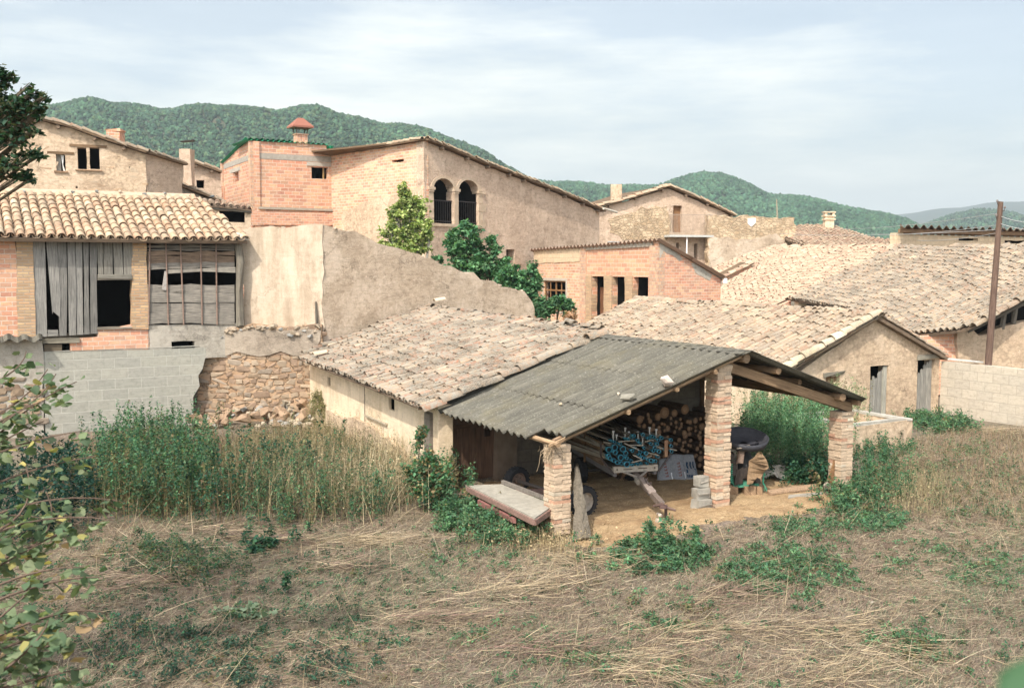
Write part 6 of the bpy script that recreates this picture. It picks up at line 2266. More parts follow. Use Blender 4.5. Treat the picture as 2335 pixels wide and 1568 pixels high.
# ------------------------------------------------------------------ chaff floor in and before the shed
cp = [on_z(*p) for p in [(1310, 1236), (1360, 1244), (1440, 1247), (1530, 1240), (1620, 1222), (1660, 1205), (1740, 1192), (1830, 1180), (1900, 1160), (1945, 1135)]]
poly = [p[:2] for p in cp] + [L(3.75, 1.0)[:2], L(3.4, 2.0)[:2], L(2.4, 2.6)[:2], L(2.9, 4.7)[:2], L(-4.2, 4.7)[:2], L(-4.2, .3)[:2]]


def in_poly(x, y, poly):
    x, y = np.asarray(x), np.asarray(y)
    ins = np.zeros(x.shape, bool)
    n = len(poly)
    for i in range(n):
        (x0, y0), (x1, y1) = poly[i][:2], poly[(i + 1) % n][:2]
        c = ((y0 <= y) != (y1 <= y))
        with np.errstate(divide='ignore', invalid='ignore'):
            xi = x0 + (x1 - x0) * (y - y0) / (y1 - y0)
        ins ^= c & (x < xi)
    return ins


xs, ys = np.arange(-1.5, 10.5, .09), np.arange(16.5, 28, .09)
X, Y = np.meshgrid(xs, ys)
jx = .14 * np.sin(Y * 7 + X * 3) + .1 * np.sin(X * 11)
ok = in_poly(X + jx, Y + jx * .7, poly)
PP = np.array([q[:2] for q in poly])
dist = np.full(X.shape, 9.0)
for q0_, q1_ in zip(PP, np.roll(PP, -1, 0)):
    dd_ = q1_ - q0_
    t_ = np.clip(((X + jx - q0_[0]) * dd_[0] + (Y + jx * .7 - q0_[1]) * dd_[1]) / (dd_ @ dd_), 0, 1)
    dist = np.minimum(dist, np.hypot(X + jx - q0_[0] - dd_[0] * t_, Y + jx * .7 - q0_[1] - dd_[1] * t_))
Z = gz(X, Y) - .05 + .085 * np.clip(dist / .45, 0, 1) + .012 * np.sin(X * 9 + Y * 5) + .012 * np.sin(Y * 13 - X * 4)
i = np.arange(X.size).reshape(X.shape)
f = np.stack([i[:-1, :-1], i[:-1, 1:], i[1:, 1:], i[1:, :-1]], -1)
keep = ok[:-1, :-1] & ok[:-1, 1:] & ok[1:, 1:] & ok[1:, :-1]
f = f[keep]
V = np.stack([X, Y, Z], -1).reshape(-1, 3)
us, inv = np.unique(f, return_inverse=True)
tag(mesh_np('straw_chaff', V[us], inv.reshape(f.shape), None, MT['chaff'], None, True), kind='stuff')
# ------------------------------------------------------------------ plants
CHAFF = poly


def noise2(x, y, s=1.0, seed=0.0):
    x, y = x * s, y * s
    return (np.sin(x * 1.3 + seed) * np.cos(y * 1.1 - seed * .7) + .6 * np.sin(x * 2.7 - y * 1.9 + seed * 2) + .4 * np.sin(x * 5.1 + y * 4.3 + seed * 3)) / 2.0


def scatter(px_poly, n, soft=0.0):
    """n random ground points inside a region given by ground pixels."""
    P = [on_z(*p)[:2] for p in px_poly]
    P = np.array(P)
    lo, hi = P.min(0), P.max(0)
    out = np.zeros((0, 2))
    while len(out) < n:
        q = rng.uniform(lo, hi, (n * 2, 2))
        out = np.vstack([out, q[in_poly(q[:, 0], q[:, 1], P)]])
    out = out[:n]
    if soft:
        out = out + rng.normal(0, soft, (n, 2)) * rng.random((n, 1))
    return out


def blades(base, az, tilt, length, width, curve, col, segs=3):
    """Curved flat blades. tilt from vertical; returns V, F, C."""
    N = len(base)
    t = np.linspace(0, 1, segs + 1)
    d = np.stack([np.cos(az), np.sin(az)], 1)
    ang = tilt[:, None] + curve[:, None] * t[None]
    hx = np.cumsum(np.concatenate([np.zeros((N, 1)), np.sin(ang[:, :-1]) / segs], 1), 1) * length[:, None]
    hz = np.cumsum(np.concatenate([np.zeros((N, 1)), np.cos(ang[:, :-1]) / segs], 1), 1) * length[:, None]
    C = base[:, None, :] + np.concatenate([d[:, None, :] * hx[..., None], hz[..., None]], 2)
    wv = np.stack([-np.sin(az), np.cos(az), np.zeros(N)], 1)
    # turn the width a little so blades lying flat still show
    tw = rng.uniform(-1, 1, N)
    wv = wv * np.cos(tw)[:, None] + np.array([[0, 0, 1.0]]) * np.sin(tw)[:, None]
    wf = (1 - .75 * t)[None, :, None] * width[:, None, None] * .5
    A, B = C - wv[:, None, :] * wf, C + wv[:, None, :] * wf
    V = np.stack([A, B], 2).reshape(N, -1, 3)
    k = 2 * (segs + 1)
    f = np.array([(2 * i, 2 * i + 1, 2 * i + 3, 2 * i + 2) for i in range(segs)])
    Fc = (f[None] + (np.arange(N) * k)[:, None, None]).reshape(-1, 4)
    return V.reshape(-1, 3), Fc, np.repeat(col, k, axis=0)


def join(parts):
    Vs, Fs, Cs, n = [], [], [], 0
    for V, Fc, C in parts:
        Vs.append(V); Fs.append(Fc + n); Cs.append(C); n += len(V)
    return np.concatenate(Vs), np.concatenate(Fs), np.concatenate(Cs)


def pick(pal, n, var=.18):
    pal = np.array(pal)
    return np.clip(pal[rng.integers(0, len(pal), n)] * rng.normal(1, var, (n, 1)), .005, .9)


LEAF_V = np.array([(0, 0, 0), (.5, .38, .10), (0, 1, -.06), (-.5, .38, .10), (0, .42, 0)])
LEAF_F = np.array([(0, 1, 2, 4), (0, 4, 2, 3)])


def leaves(pos, size, col, droop=.5, aspect=1.0):
    """Folded leaf blades at pos, random facing."""
    N = len(pos)
    az = rng.uniform(0, 6.283, N)
    el = rng.normal(-droop * .6, .55, N)
    Y = np.stack([np.cos(az) * np.cos(el), np.sin(az) * np.cos(el), np.sin(el)], 1)
    X = np.stack([-np.sin(az), np.cos(az), np.zeros(N)], 1)
    roll = rng.normal(0, .5, N)
    Z = np.cross(X, Y)
    X2 = X * np.cos(roll)[:, None] + Z * np.sin(roll)[:, None]
    Z2 = np.cross(X2, Y)
    s = size[:, None]
    mats = np.stack([X2 * s * aspect, Y * s, Z2 * s], 2)
    V, Fc = stamp(LEAF_V, LEAF_F, mats, pos)
    return V, Fc, np.repeat(col, 5, axis=0)


G_DARK = [(.022, .080, .045), (.032, .100, .054), (.042, .115, .056), (.024, .075, .050), (.06, .12, .055)]
G_MID = [(.065, .155, .075), (.09, .19, .085), (.12, .215, .10), (.05, .13, .07), (.10, .17, .09)]
G_PALE = [(.12, .24, .10), (.15, .26, .12), (.09, .20, .09), (.20, .26, .10)]
STRAW = [(.33, .255, .155), (.38, .30, .19), (.28, .21, .125), (.24, .175, .11), (.41, .335, .23)]
BROWN = [(.19, .135, .10), (.15, .10, .075), (.23, .165, .12), (.12, .082, .064), (.19, .11, .09)]


def g3(p, dz=0.0):
    return np.stack([p[:, 0], p[:, 1], gz(p[:, 0], p[:, 1]) + dz], 1)


FIELD = [(-250, 1700), (-250, 1210), (120, 1190), (500, 1185), (900, 1150), (1010, 1150), (1060, 1190), (1240, 1225), (1400, 1245), (1640, 1190), (1930, 1125), (2060, 1020), (2140, 965), (2500, 985), (2700, 1700)]


def free(p):
    return ~in_poly(p[:, 0], p[:, 1], CHAFF)


# 1  mown stalks lying in swirls
def lying():
    p = scatter(FIELD, 78000)
    p = p[free(p) | (rng.random(len(p)) < .04)]
    m = noise2(p[:, 0], p[:, 1], .8, 2.0)
    p = p[(rng.random(len(p)) < .55 + .6 * m)]
    n = len(p)
    flow = 0.35 + 1.0 * noise2(p[:, 0], p[:, 1], .35, 1.0) + .5 * noise2(p[:, 0], p[:, 1], .9, 4.0)
    az = flow + rng.normal(0, .45, n) + np.where(rng.random(n) < .5, 0, math.pi)
    ln = rng.gamma(2.5, .085, n) + .06
    col = np.where((rng.random(n) < .52 + .30 * noise2(p[:, 0], p[:, 1], .6, 7.0))[:, None], pick(STRAW, n), pick(BROWN, n))
    base = g3(p)
    base[:, 2] += rng.uniform(0, .07, n)
    a = blades(base, az, rng.normal(1.46, .12, n), ln, rng.uniform(.003, .0065, n), rng.normal(.1, .55, n), col)
    # long single stalks, some propped up
    q = scatter(FIELD, 520); q = q[free(q)]
    k = len(q)
    b = blades(g3(q, .03), rng.uniform(0, 6.28, k), rng.normal(1.35, .18, k), rng.uniform(.5, 1.25, k), rng.uniform(.007, .012, k), rng.normal(.08, .35, k), pick(STRAW, k, .12), 4)
    q = scatter(FIELD, 420); q = q[free(q)]
    k = len(q)
    c = blades(g3(q), rng.uniform(0, 6.28, k), rng.normal(.5, .3, k), rng.uniform(.25, .6, k), rng.uniform(.008, .013, k), rng.normal(.3, .4, k), pick(STRAW, k, .12), 3)
    V, Fc, C = join([a, b, c])
    tag(mesh_np('dry_stalks', V, Fc, C, MAT['grass'], None), kind='stuff')


lying()


def thatch():
    p = scatter(FIELD, 230000)
    p = p[free(p)]
    n = len(p)
    m = (.5 * noise2(p[:, 0], p[:, 1], .7, 5.0) + .5 * noise2(p[:, 0], p[:, 1], 2.3, 1.0))[:, None]
    col = pick([(.25, .195, .135), (.31, .245, .17), (.19, .14, .10), (.36, .29, .20), (.12, .09, .065), (.19, .21, .12)], n, .26) * (1 + .35 * m)
    az = 0.35 + 1.0 * noise2(p[:, 0], p[:, 1], .35, 1.0) + rng.normal(0, .8, n)
    V, Fc, C = blades(g3(p, .004), az, rng.normal(1.35, .22, n), rng.uniform(.05, .17, n), rng.uniform(.004, .009, n), rng.normal(.1, .5, n), np.clip(col, .02, .6), 2)
    tag(mesh_np('thatch', V, Fc, C, MAT['grass'], None), kind='stuff')


thatch()


# sheaves of combed stalks raked together
def sheaves():
    parts = []
    for px, py, L_, az0, n, pal in ((1560, 1430, 1.4, .25, 150, STRAW), (1420, 1500, 1.5, -.12, 120, STRAW), (1830, 1440, 1.6, -.12, 170, STRAW), (2020, 1490, 1.5, -.2, 110, STRAW), (1180, 1345, 1.3, .2, 220, STRAW), (830, 1235, 1.6, .15, 340, STRAW), (620, 1230, 1.4, -.1, 220, BROWN), (760, 1300, 1.3, .05, 200, BROWN), (1330, 1275, 1.5, -.45, 300, STRAW), (1650, 1360, 1.2, .4, 180, BROWN), (1250, 1480, 1.5, .3, 200, BROWN), (1480, 1540, 1.4, -.5, 110, STRAW), (2100, 1060, 2.0, .3, 420, BROWN), (2230, 985, 2.0, -.2, 380, STRAW), (1900, 1545, 1.3, .3, 120, STRAW), (960, 1410, 1.4, .2, 200, BROWN), (300, 1330, 1.4, .3, 260, BROWN), (500, 1220, 1.3, -.25, 160, BROWN)):
        c = on_z(px, py)
        al = np.array([math.cos(az0), math.sin(az0)])
        p = c[:2] + rng.normal(0, 1, (n, 1)) * L_ * .35 * al + rng.normal(0, 1, (n, 1)) * .22 * np.array([-al[1], al[0]])
        col = pick(pal + STRAW[:2], n)
        parts.append(blades(g3(p, .0) + np.array([0, 0, 1]) * rng.uniform(.02, .16, (n, 1)), az0 + rng.normal(0, .42, n), rng.normal(1.5, .12, n), rng.uniform(.3, .8, n), rng.uniform(.005, .010, n), rng.normal(.1, .35, n), col))
    V, Fc, C = join(parts)
    tag(mesh_np('raked_straw', V, Fc, C, MAT['grass'], None), kind='stuff')


sheaves()


# 2  short dry turf and fine litter
def turf():
    p = scatter(FIELD, 170000)
    p = p[free(p)]
    p = p[rng.random(len(p)) < .75 + .4 * noise2(p[:, 0], p[:, 1], 1.1, 9.0)]
    n = len(p)
    gm = noise2(p[:, 0], p[:, 1], .5, 3.0) + .5 * noise2(p[:, 0], p[:, 1], 1.6, 5.0)
    gm = gm + rng.normal(0, .35, n) + .15 * np.clip((-p[:, 0]) / 4, -1, 1)
    col = np.where((gm > .42)[:, None], pick(G_MID + [(.10, .15, .08), (.13, .16, .09)], n) * .9, np.where((rng.random(n) < .45)[:, None], pick(STRAW, n) * .85, pick(BROWN, n)))
    V, Fc, C = blades(g3(p), rng.uniform(0, 6.28, n), rng.normal(.8, .4, n), rng.uniform(.04, .16, n), rng.uniform(.004, .008, n), rng.normal(.5, .5, n), col, 2)
    tag(mesh_np('dry_turf', V, Fc, C, MAT['grass'], None), kind='stuff')


turf()


def weed_mass(name, spec):
    """spec: list of (pixel polygon or (points), plants, height range, leaves per plant, leaf size, palettes, spread, stemcol)."""
    parts, stems = [], []
    for pp, n, (h0, h1), nl, ls, pal, spread, scol in spec:
        p = scatter(pp, n, .45)
        h = rng.uniform(h0, h1, n) * (1 + .25 * noise2(p[:, 0], p[:, 1], 1.8, 6.0))
        lean = rng.normal(0, .10, (n, 2))
        base = g3(p)
        k = nl
        t = rng.beta(1.7, 1.15, (n, k))
        ring = rng.uniform(0, 6.283, (n, k))
        rad = spread * (1.15 - .8 * t) * np.sqrt(rng.random((n, k)))
        pos = np.stack([base[:, :1] + lean[:, :1] * t * h[:, None] + np.cos(ring) * rad,
                        base[:, 1:2] + lean[:, 1:2] * t * h[:, None] + np.sin(ring) * rad,
                        base[:, 2:] + t * h[:, None]], -1).reshape(-1, 3)
        m = len(pos)
        cp_ = np.repeat(rng.normal(1, .22, (n, 1)), k, 0)
        col = np.clip(pick(pal, m, .2) * cp_, .006, .8)
        dry = np.repeat(rng.random((n, 1)) < .06, k, 0) | (rng.random((m, 1)) < .015)
        col = np.where(dry, pick([(.20, .16, .085), (.15, .11, .065), (.20, .19, .085)], m), col)
        parts.append(leaves(pos, rng.uniform(.6, 1.3, m) * ls, col, .5, .55))
        az = np.arctan2(lean[:, 1], lean[:, 0])
        stems.append(blades(base, az, np.full(n, .04) + np.abs(lean).sum(1) * .5, h * 1.03, np.full(n, .008), np.full(n, .1), pick([scol], n), 3))
    V, Fc, C = join(parts)
    o = mesh_np(name, V, Fc, C, MAT['leaf'], None)
    tag(o, kind='stuff')
    V, Fc, C = join(stems)
    mesh_np('stems', V, Fc, C, MAT['grass'], None)
    s = bpy.data.objects['stems'] if 'stems' in bpy.data.objects else None
    if s:
        s.name = name + '_stalks'
        tag(s, kind='stuff')


# 3 tall green stand on the left, 5 nettles behind the shed, low clumps by the shed and on the right
weed_mass('tall_weeds', [
    ([(205, 1160), (300, 1185), (400, 1195), (470, 1165), (500, 1120), (470, 1060), (330, 1050), (230, 1080)], 480, (.6, 1.8), 76, .068, G_DARK[1:] + G_MID, .10, (.20, .17, .08)),
    ([(205, 1150), (300, 1170), (400, 1180), (500, 1110), (470, 1060), (330, 1050)], 160, (.6, 1.5), 50, .05, [(.16, .15, .06), (.20, .16, .07), (.12, .13, .06)], .08, (.24, .18, .09)),
    ([(-80, 1260), (60, 1270), (190, 1240), (240, 1170), (160, 1090), (-80, 1090)], 120, (.7, 1.25), 60, .10, [(.014, .052, .036), (.018, .062, .040), (.012, .045, .034)], .2, (.10, .08, .05)),
    ([(540, 1110), (640, 1130), (720, 1130), (720, 1060), (560, 1060)], 36, (.8, 1.25), 46, .085, G_DARK, .14, (.22, .18, .08)),
    ([(500, 1170), (640, 1185), (780, 1180), (900, 1155), (925, 1100), (900, 1050), (800, 1000), (560, 1010), (500, 1060)], 420, (.4, 1.15), 60, .030, [(.16, .14, .07), (.20, .17, .09), (.12, .12, .06), (.24, .20, .11), (.08, .11, .055)], .11, (.30, .23, .12)),
    ([(500, 1190), (640, 1200), (800, 1190), (900, 1165), (900, 1120), (520, 1120)], 220, (.3, 1.0), 50, .06, G_DARK[2:] + G_MID, .12, (.22, .18, .08)),
    ([(560, 1130), (900, 1120), (880, 1020), (600, 1040)], 70, (.5, 1.1), 46, .06, G_DARK + G_MID[:2], .10, (.22, .18, .08)),
    ([(110, 1120), (460, 1100), (720, 985), (470, 1000), (110, 1030)], 220, (.25, .5), 40, .032, [(.12, .10, .06), (.16, .12, .07), (.09, .10, .05), (.14, .085, .06)], .12, (.20, .15, .09)),
    ([(470, 1180), (520, 1195), (560, 1160), (520, 1120)], 22, (.8, 1.2), 46, .085, G_DARK, .14, (.22, .18, .08)),
])
weed_mass('nettles', [
    ([(1690, 1070), (1760, 1078), (1830, 1090), (1880, 1095), (1905, 1075), (1925, 1020), (1900, 985), (1700, 985)], 430, (.9, 1.5), 84, .060, [(.10, .22, .11), (.13, .25, .12), (.075, .18, .095), (.17, .27, .14)], .14, (.10, .16, .06)),
    ([(1780, 1100), (1860, 1112), (1900, 1104), (1890, 1075), (1800, 1080)], 120, (.35, .7), 44, .085, G_DARK + G_MID[:1], .16, (.08, .12, .05)),
    ([(1700, 985), (1950, 1005), (1960, 975), (1700, 965)], 230, (1.0, 1.65), 60, .06, [(.20, .28, .14), (.28, .30, .17), (.13, .22, .11), (.40, .36, .24)], .15, (.3, .28, .16)),
])
weed_mass('green_undergrowth', [
    ([(1090, 1225), (1240, 1245), (1248, 1200), (1225, 1185), (1110, 1180)], 90, (.22, .5), 50, .06, G_MID, .15, (.10, .16, .06)),
    ([(-250, 1568), (-250, 1230), (500, 1200), (1000, 1180), (1300, 1260), (1640, 1215), (2060, 1120), (2400, 1000), (2400, 1568)], 800, (.03, .12), 22, .045, G_MID + G_DARK[:2], .11, (.12, .12, .06)),
    ([(-250, 1568), (-250, 1300), (500, 1230), (1000, 1300), (900, 1568)], 420, (.04, .16), 26, .045, G_DARK + G_MID[3:4], .13, (.12, .12, .06)),
    ([(1010, 1195), (1060, 1215), (1150, 1220), (1235, 1215), (1245, 1150), (1150, 1165), (1060, 1140), (1010, 1155)], 210, (.15, .42), 46, .07, G_MID, .16, (.10, .16, .06)),
    ([(930, 1135), (990, 1170), (1050, 1180), (1062, 1110), (1005, 1050), (940, 1075)], 70, (.6, 1.15), 60, .08, G_MID + G_DARK[:1], .16, (.22, .17, .09)),
    ([(1935, 1125), (1975, 1140), (2055, 1140), (2080, 1070), (2040, 1000), (1960, 1010), (1950, 1060)], 190, (.2, .55), 44, .065, [(.06, .15, .07), (.09, .17, .08), (.04, .12, .06)], .16, (.22, .2, .1)),
    ([(1890, 1155), (1930, 1160), (1990, 1150), (2010, 1120), (1945, 1110)], 90, (.2, .45), 44, .07, G_MID, .16, (.10, .16, .06)),
    ([(2060, 975), (2130, 985), (2200, 990), (2230, 975), (2150, 955), (2080, 950)], 150, (.25, .5), 40, .075, G_MID, .18, (.10, .16, .06)),
    ([(1390, 1290), (1480, 1310), (1560, 1300), (1620, 1275), (1600, 1245), (1500, 1235), (1400, 1245)], 130, (.08, .24), 44, .07, G_MID, .15, (.10, .16, .06)),
    ([(1495, 1270), (1520, 1275), (1535, 1255), (1505, 1245)], 12, (.5, .62), 60, .08, G_MID, .13, (.10, .16, .06)),
    ([(1650, 1300), (1740, 1360), (1840, 1360), (1920, 1330), (1930, 1275), (1800, 1240), (1680, 1250)], 230, (.05, .17), 34, .06, G_MID, .17, (.10, .16, .06)),
    ([(1880, 1200), (1960, 1225), (2050, 1215), (2060, 1165), (1960, 1145), (1890, 1160)], 130, (.07, .22), 36, .065, G_MID, .17, (.10, .16, .06)),
    ([(1740, 1220), (1860, 1240), (1900, 1200), (1800, 1190)], 50, (.06, .2), 36, .06, G_MID, .16, (.10, .16, .06)),
    ([(2050, 1320), (2300, 1350), (2334, 1260), (2100, 1250)], 70, (.05, .16), 30, .055, G_MID, .16, (.2, .16, .08)),
    ([(2040, 1480), (2110, 1500), (2150, 1470), (2080, 1440)], 28, (.08, .22), 40, .055, G_MID, .15, (.2, .16, .08)),
    ([(300, 1420), (560, 1460), (900, 1560), (300, 1568), (200, 1500)], 110, (.06, .2), 34, .05, [(.03, .08, .05), (.045, .10, .06), (.035, .07, .05)], .16, (.12, .10, .06)),
    ([(280, 1300), (460, 1340), (520, 1300), (440, 1250), (300, 1260)], 90, (.1, .35), 44, .05, [(.03, .08, .05), (.05, .11, .05), (.09, .12, .05)], .16, (.12, .10, .06)),
    ([(960, 1260), (1080, 1300), (1180, 1270), (1100, 1230)], 16, (.08, .2), 34, .06, G_MID, .15, (.2, .16, .08)),
    ([(1000, 1450), (1400, 1560), (1700, 1560), (1200, 1420)], 46, (.05, .16), 30, .05, G_MID, .15, (.2, .16, .08)),
    ([(1450, 1400), (1560, 1430), (1640, 1390), (1500, 1360)], 24, (.06, .18), 34, .055, G_MID, .15, (.2, .16, .08)),
    ([(560, 1230), (640, 1260), (700, 1250), (600, 1215)], 14, (.2, .4), 40, .07, G_DARK, .14, (.2, .16, .08)),
    ([(2060, 1150), (2334, 1230), (2334, 1060), (2200, 1000), (2080, 1040)], 120, (.15, .4), 30, .06, [(.10, .16, .08), (.14, .17, .09), (.07, .13, .07)], .16, (.25, .2, .1)),
])


# 4 tall dry grass
def tall_dry():
    parts = []
    for pp, n, (h0, h1), pal, wd in (
            ([(500, 1170), (640, 1185), (780, 1180), (900, 1155), (925, 1100), (900, 1060), (800, 1030), (700, 1040), (560, 1050), (500, 1080)], 4600, (.35, 1.05), [(.36, .29, .16), (.45, .36, .21), (.27, .21, .12), (.20, .145, .085), (.13, .15, .075), (.10, .075, .05), (.07, .09, .05)], .011),
            ([(560, 1060), (700, 1050), (900, 1070), (900, 1035), (800, 985), (700, 985), (560, 1000)], 3600, (.25, .5), [(.28, .22, .11), (.22, .17, .09), (.17, .16, .075), (.34, .27, .14)], .010),
            ([(800, 1165), (930, 1150), (960, 1120), (930, 1060), (860, 1060), (800, 1110)], 1500, (.4, 1.15), [(.44, .36, .22), (.50, .42, .27), (.36, .28, .16)], .011),
            ([(110, 1120), (300, 1140), (460, 1100), (700, 1010), (720, 985), (470, 1000), (110, 1030)], 4200, (.25, .55), [(.20, .14, .085), (.25, .185, .10), (.16, .105, .065), (.12, .13, .07), (.19, .10, .07)], .010),
            ([(2080, 1130), (2334, 1200), (2600, 1200), (2600, 985), (2334, 985), (2200, 990), (2090, 1010)], 6500, (.1, .38), [(.34, .25, .15), (.27, .19, .11), (.20, .135, .085), (.16, .17, .09)], .010),
            ([(2000, 1160), (2150, 1190), (2140, 1080), (2050, 1050)], 1300, (.2, .55), [(.32, .25, .14), (.24, .21, .11)], .008),
            ([(1180, 1235), (1250, 1245), (1320, 1250), (1300, 1230), (1245, 1215), (1180, 1205)], 900, (.15, .4), [(.46, .36, .2), (.36, .27, .15)], .007),
            ([(200, 1170), (480, 1195), (480, 1150), (230, 1130)], 500, (.5, 1.1), [(.30, .24, .11), (.20, .19, .09), (.24, .15, .08)], .010),
            ([(700, 965), (760, 990), (770, 960), (712, 945)], 400, (.5, .95), [(.40, .32, .17), (.24, .24, .10)], .009)):
        p = scatter(pp, n, .7)
        cl = noise2(p[:, 0], p[:, 1], 2.2, 8.0)
        h = rng.uniform(h0, h1, n) * (1 + .2 * cl)
        col = pick(pal, n, .2)
        b = g3(p)
        parts.append(blades(b, rng.uniform(0, 6.28, n), np.where(rng.random(n) < .5, np.abs(rng.normal(.08, .14, n)), np.abs(rng.normal(.38, .25, n))), h, rng.uniform(.7, 1.3, n) * wd, rng.normal(.25, .4, n), col, 4))
        k = n
        # seed heads: small flecks near the tips
        pos = b[:k] + np.stack([rng.normal(0, .10, k), rng.normal(0, .10, k), h[:k] * rng.uniform(.5, 1.02, k)], 1)
        V, Fc, C = leaves(pos, rng.uniform(.02, .06, k), col[:k] * rng.uniform(.5, 1.0, (k, 1)), .2, .6)
        parts.append((V, Fc, C))
    V, Fc, C = join(parts)
    tag(mesh_np('tall_dry_grass', V, Fc, C, MAT['grass'], None), kind='stuff')


tall_dry()


def litter():
    P = np.array([q[:2] for q in CHAFF])
    q = rng.uniform(P.min(0) - .4, P.max(0) + .4, (26000, 2))
    ins = in_poly(q[:, 0], q[:, 1], P)
    q = q[(ins & (q[:, 1] < 24)) | (in_poly(q[:, 0], q[:, 1] + .45, P) & ~ins & (rng.random(len(q)) < .5))]
    n = len(q)
    V, Fc, C = blades(g3(q, .035), rng.uniform(0, 6.28, n), rng.normal(1.4, .2, n), rng.uniform(.03, .12, n), rng.uniform(.004, .008, n), rng.normal(.1, .5, n), pick([(.48, .34, .18), (.40, .26, .13), (.30, .19, .10), (.55, .42, .25), (.20, .13, .08)], n), 2)
    tag(mesh_np('chaff_bits', V, Fc, C, MAT['grass'], None), kind='stuff')


litter()


def clods():
    g = Geo()
    p = scatter(FIELD, 420)
    p = p[free(p)]
    for x, y in p:
        rock(g, (x, y, float(gz(x, y)) + .01), rng.uniform(.015, .05), .7, tuple(np.array([(.30, .25, .19), (.42, .37, .30), (.22, .17, .13)][rng.integers(0, 3)]) * rng.uniform(.8, 1.2)), 9)
    tag(g.build('gravel', MAT['stone'], None), kind='stuff')


clods()

# ------------------------------------------------------------------ shrubs and trees
def bush(name, label, cat, base, blobs, nleaf, size, pal, group=None, trunk=.05, aspect=.75, bcol=(.20, .16, .11)):
    """blobs: (centre, radius xyz, share). Trunk and limbs run from the base to each blob; leaves cluster on twigs."""
    base = np.asarray(base, float)
    T = thing(name, label, cat, base, group)
    g = Geo()
    tips, owner = [], []
    for c, r, sh in blobs:
        c, r = np.asarray(c, float), np.asarray(r, float)
        mid = base * .55 + c * .45 + rng.normal(0, .12, 3) * np.array([1, 1, .3])
        g.tube([base, mid, c], [trunk, trunk * .65, trunk * .3], 7, bcol)
        nt = max(6, int(34 * sh))
        for k in range(nt):
            d = unit(rng.normal(0, 1, 3) + np.array([0, 0, .25]))
            tip = c + d * r * rng.uniform(.55, 1.08)
            g.tube([c + (mid - c) * rng.uniform(0, .5), (c + tip) / 2 + rng.normal(0, .08, 3) * r, tip], [trunk * .22, trunk * .14, trunk * .05], 4, bcol, False)
            tips.append((c, tip, r)); owner.append(sh / nt)
    g.build('branches', MAT['bark'], T)
    w = np.array(owner); w /= w.sum()
    which = rng.choice(len(tips), nleaf, p=w)
    c = np.array([tips[i][0] for i in which]); tp = np.array([tips[i][1] for i in which]); r = np.array([tips[i][2] for i in which])
    t = rng.beta(3.0, 1.2, (nleaf, 1)) * 1.08
    pos = c + (tp - c) * t + rng.normal(0, .13, (nleaf, 3)) * r
    tone = rng.normal(1, .2, (len(tips), 1))[which]
    col = np.clip(pick(pal, nleaf, .16) * tone, .006, .9)
    V, Fc, C = leaves(pos, rng.uniform(.65, 1.25, nleaf) * size, col, .7, aspect)
    mesh_np('foliage', V, Fc, C, MAT['leaf'], T)
    return T


def B(px, py, d, rx, ry, share=1.0, rd=None):
    """A foliage blob: pixel centre at distance d, pixel radii."""
    k = d / F
    return (at_depth(px, py, d), np.array([rx * k, (rd or rx) * k, ry * k]), share)


b_ = at_depth(930, 700, 42.0); b_[2] = 0
bush('pale_tree', 'slender pale yellow green tree rising behind the broken earth wall', 'tree', b_,
     [B(922, 432, 42, 12, 24, .4), B(928, 460, 42, 22, 26, .6), B(955, 470, 42, 22, 24, .6), B(905, 490, 42, 28, 24, .8), B(940, 500, 42, 34, 30, 1), B(965, 515, 42, 24, 24, .7), B(895, 525, 42, 30, 20, .8), B(935, 535, 42, 38, 26, 1.0), B(890, 552, 42, 26, 14, .5), B(950, 562, 42, 36, 18, .7), B(980, 540, 42, 16, 18, .4), B(915, 568, 42, 34, 16, .6)],
     7800, .15, [(.34, .42, .13), (.42, .47, .17), (.28, .37, .12), (.48, .50, .22), (.20, .30, .10)], None, .07, .8, (.45, .42, .36))
FIG = [(.10, .23, .10), (.13, .26, .12), (.16, .29, .14), (.07, .18, .085), (.045, .13, .065)]
b_ = at_depth(1070, 700, 41.0); b_[2] = 0
bl_ = [B(1060, 512, 41, 14, 16, .25), B(1070, 530, 41, 26, 22, .5), B(1035, 535, 41, 20, 20, .4), B(1028, 562, 41, 18, 26, .5), B(1085, 552, 41, 22, 26, .6), B(1055, 570, 41, 34, 28, 1.0), B(1120, 548, 41, 12, 16, .25), B(1128, 572, 41, 16, 22, .4), B(1100, 590, 41, 32, 26, .8), B(1060, 605, 41, 40, 24, .9), B(1110, 620, 41, 44, 22, .9), B(1000, 588, 41, 16, 8, .15), B(1140, 605, 41, 26, 22, .6)]
bush('fig_bush', 'tall bright green leafy fig below the arched openings', 'shrub', b_, bl_, 6600, .175, FIG, 'leafy bushes behind the earth wall', .05)
b_ = at_depth(1180, 760, 40.0); b_[2] = 0
bl_ = [B(1165, 618, 40, 28, 20, .8), B(1150, 640, 40, 28, 18, .7), B(1192, 632, 40, 26, 22, .8), B(1216, 612, 40, 14, 20, .4), B(1222, 640, 40, 12, 24, .5), B(1200, 655, 40, 30, 20, .8), B(1210, 680, 40, 22, 20, .6), B(1180, 650, 40, 28, 18, .6)]
bush('fig_bush', 'spreading green bush between the earth wall end and the brick annexe', 'shrub', b_, bl_, 3900, .165, FIG, 'leafy bushes behind the earth wall', .045)
b_ = at_depth(1250, 770, 39.0); b_[2] = 0
bush('vine_bush', 'trailing green vine in front of the annexe window', 'shrub', b_,
     [B(1240, 705, 39, 28, 26, 1), B(1275, 690, 39, 26, 16, .8), B(1298, 705, 39, 14, 26, .6), B(1235, 690, 39, 18, 14, .4)],
     1900, .18, G_MID + [(.08, .21, .08)], 'leafy bushes behind the earth wall', .04)
b_ = at_depth(1300, 760, 38.0); b_[2] = 1.8
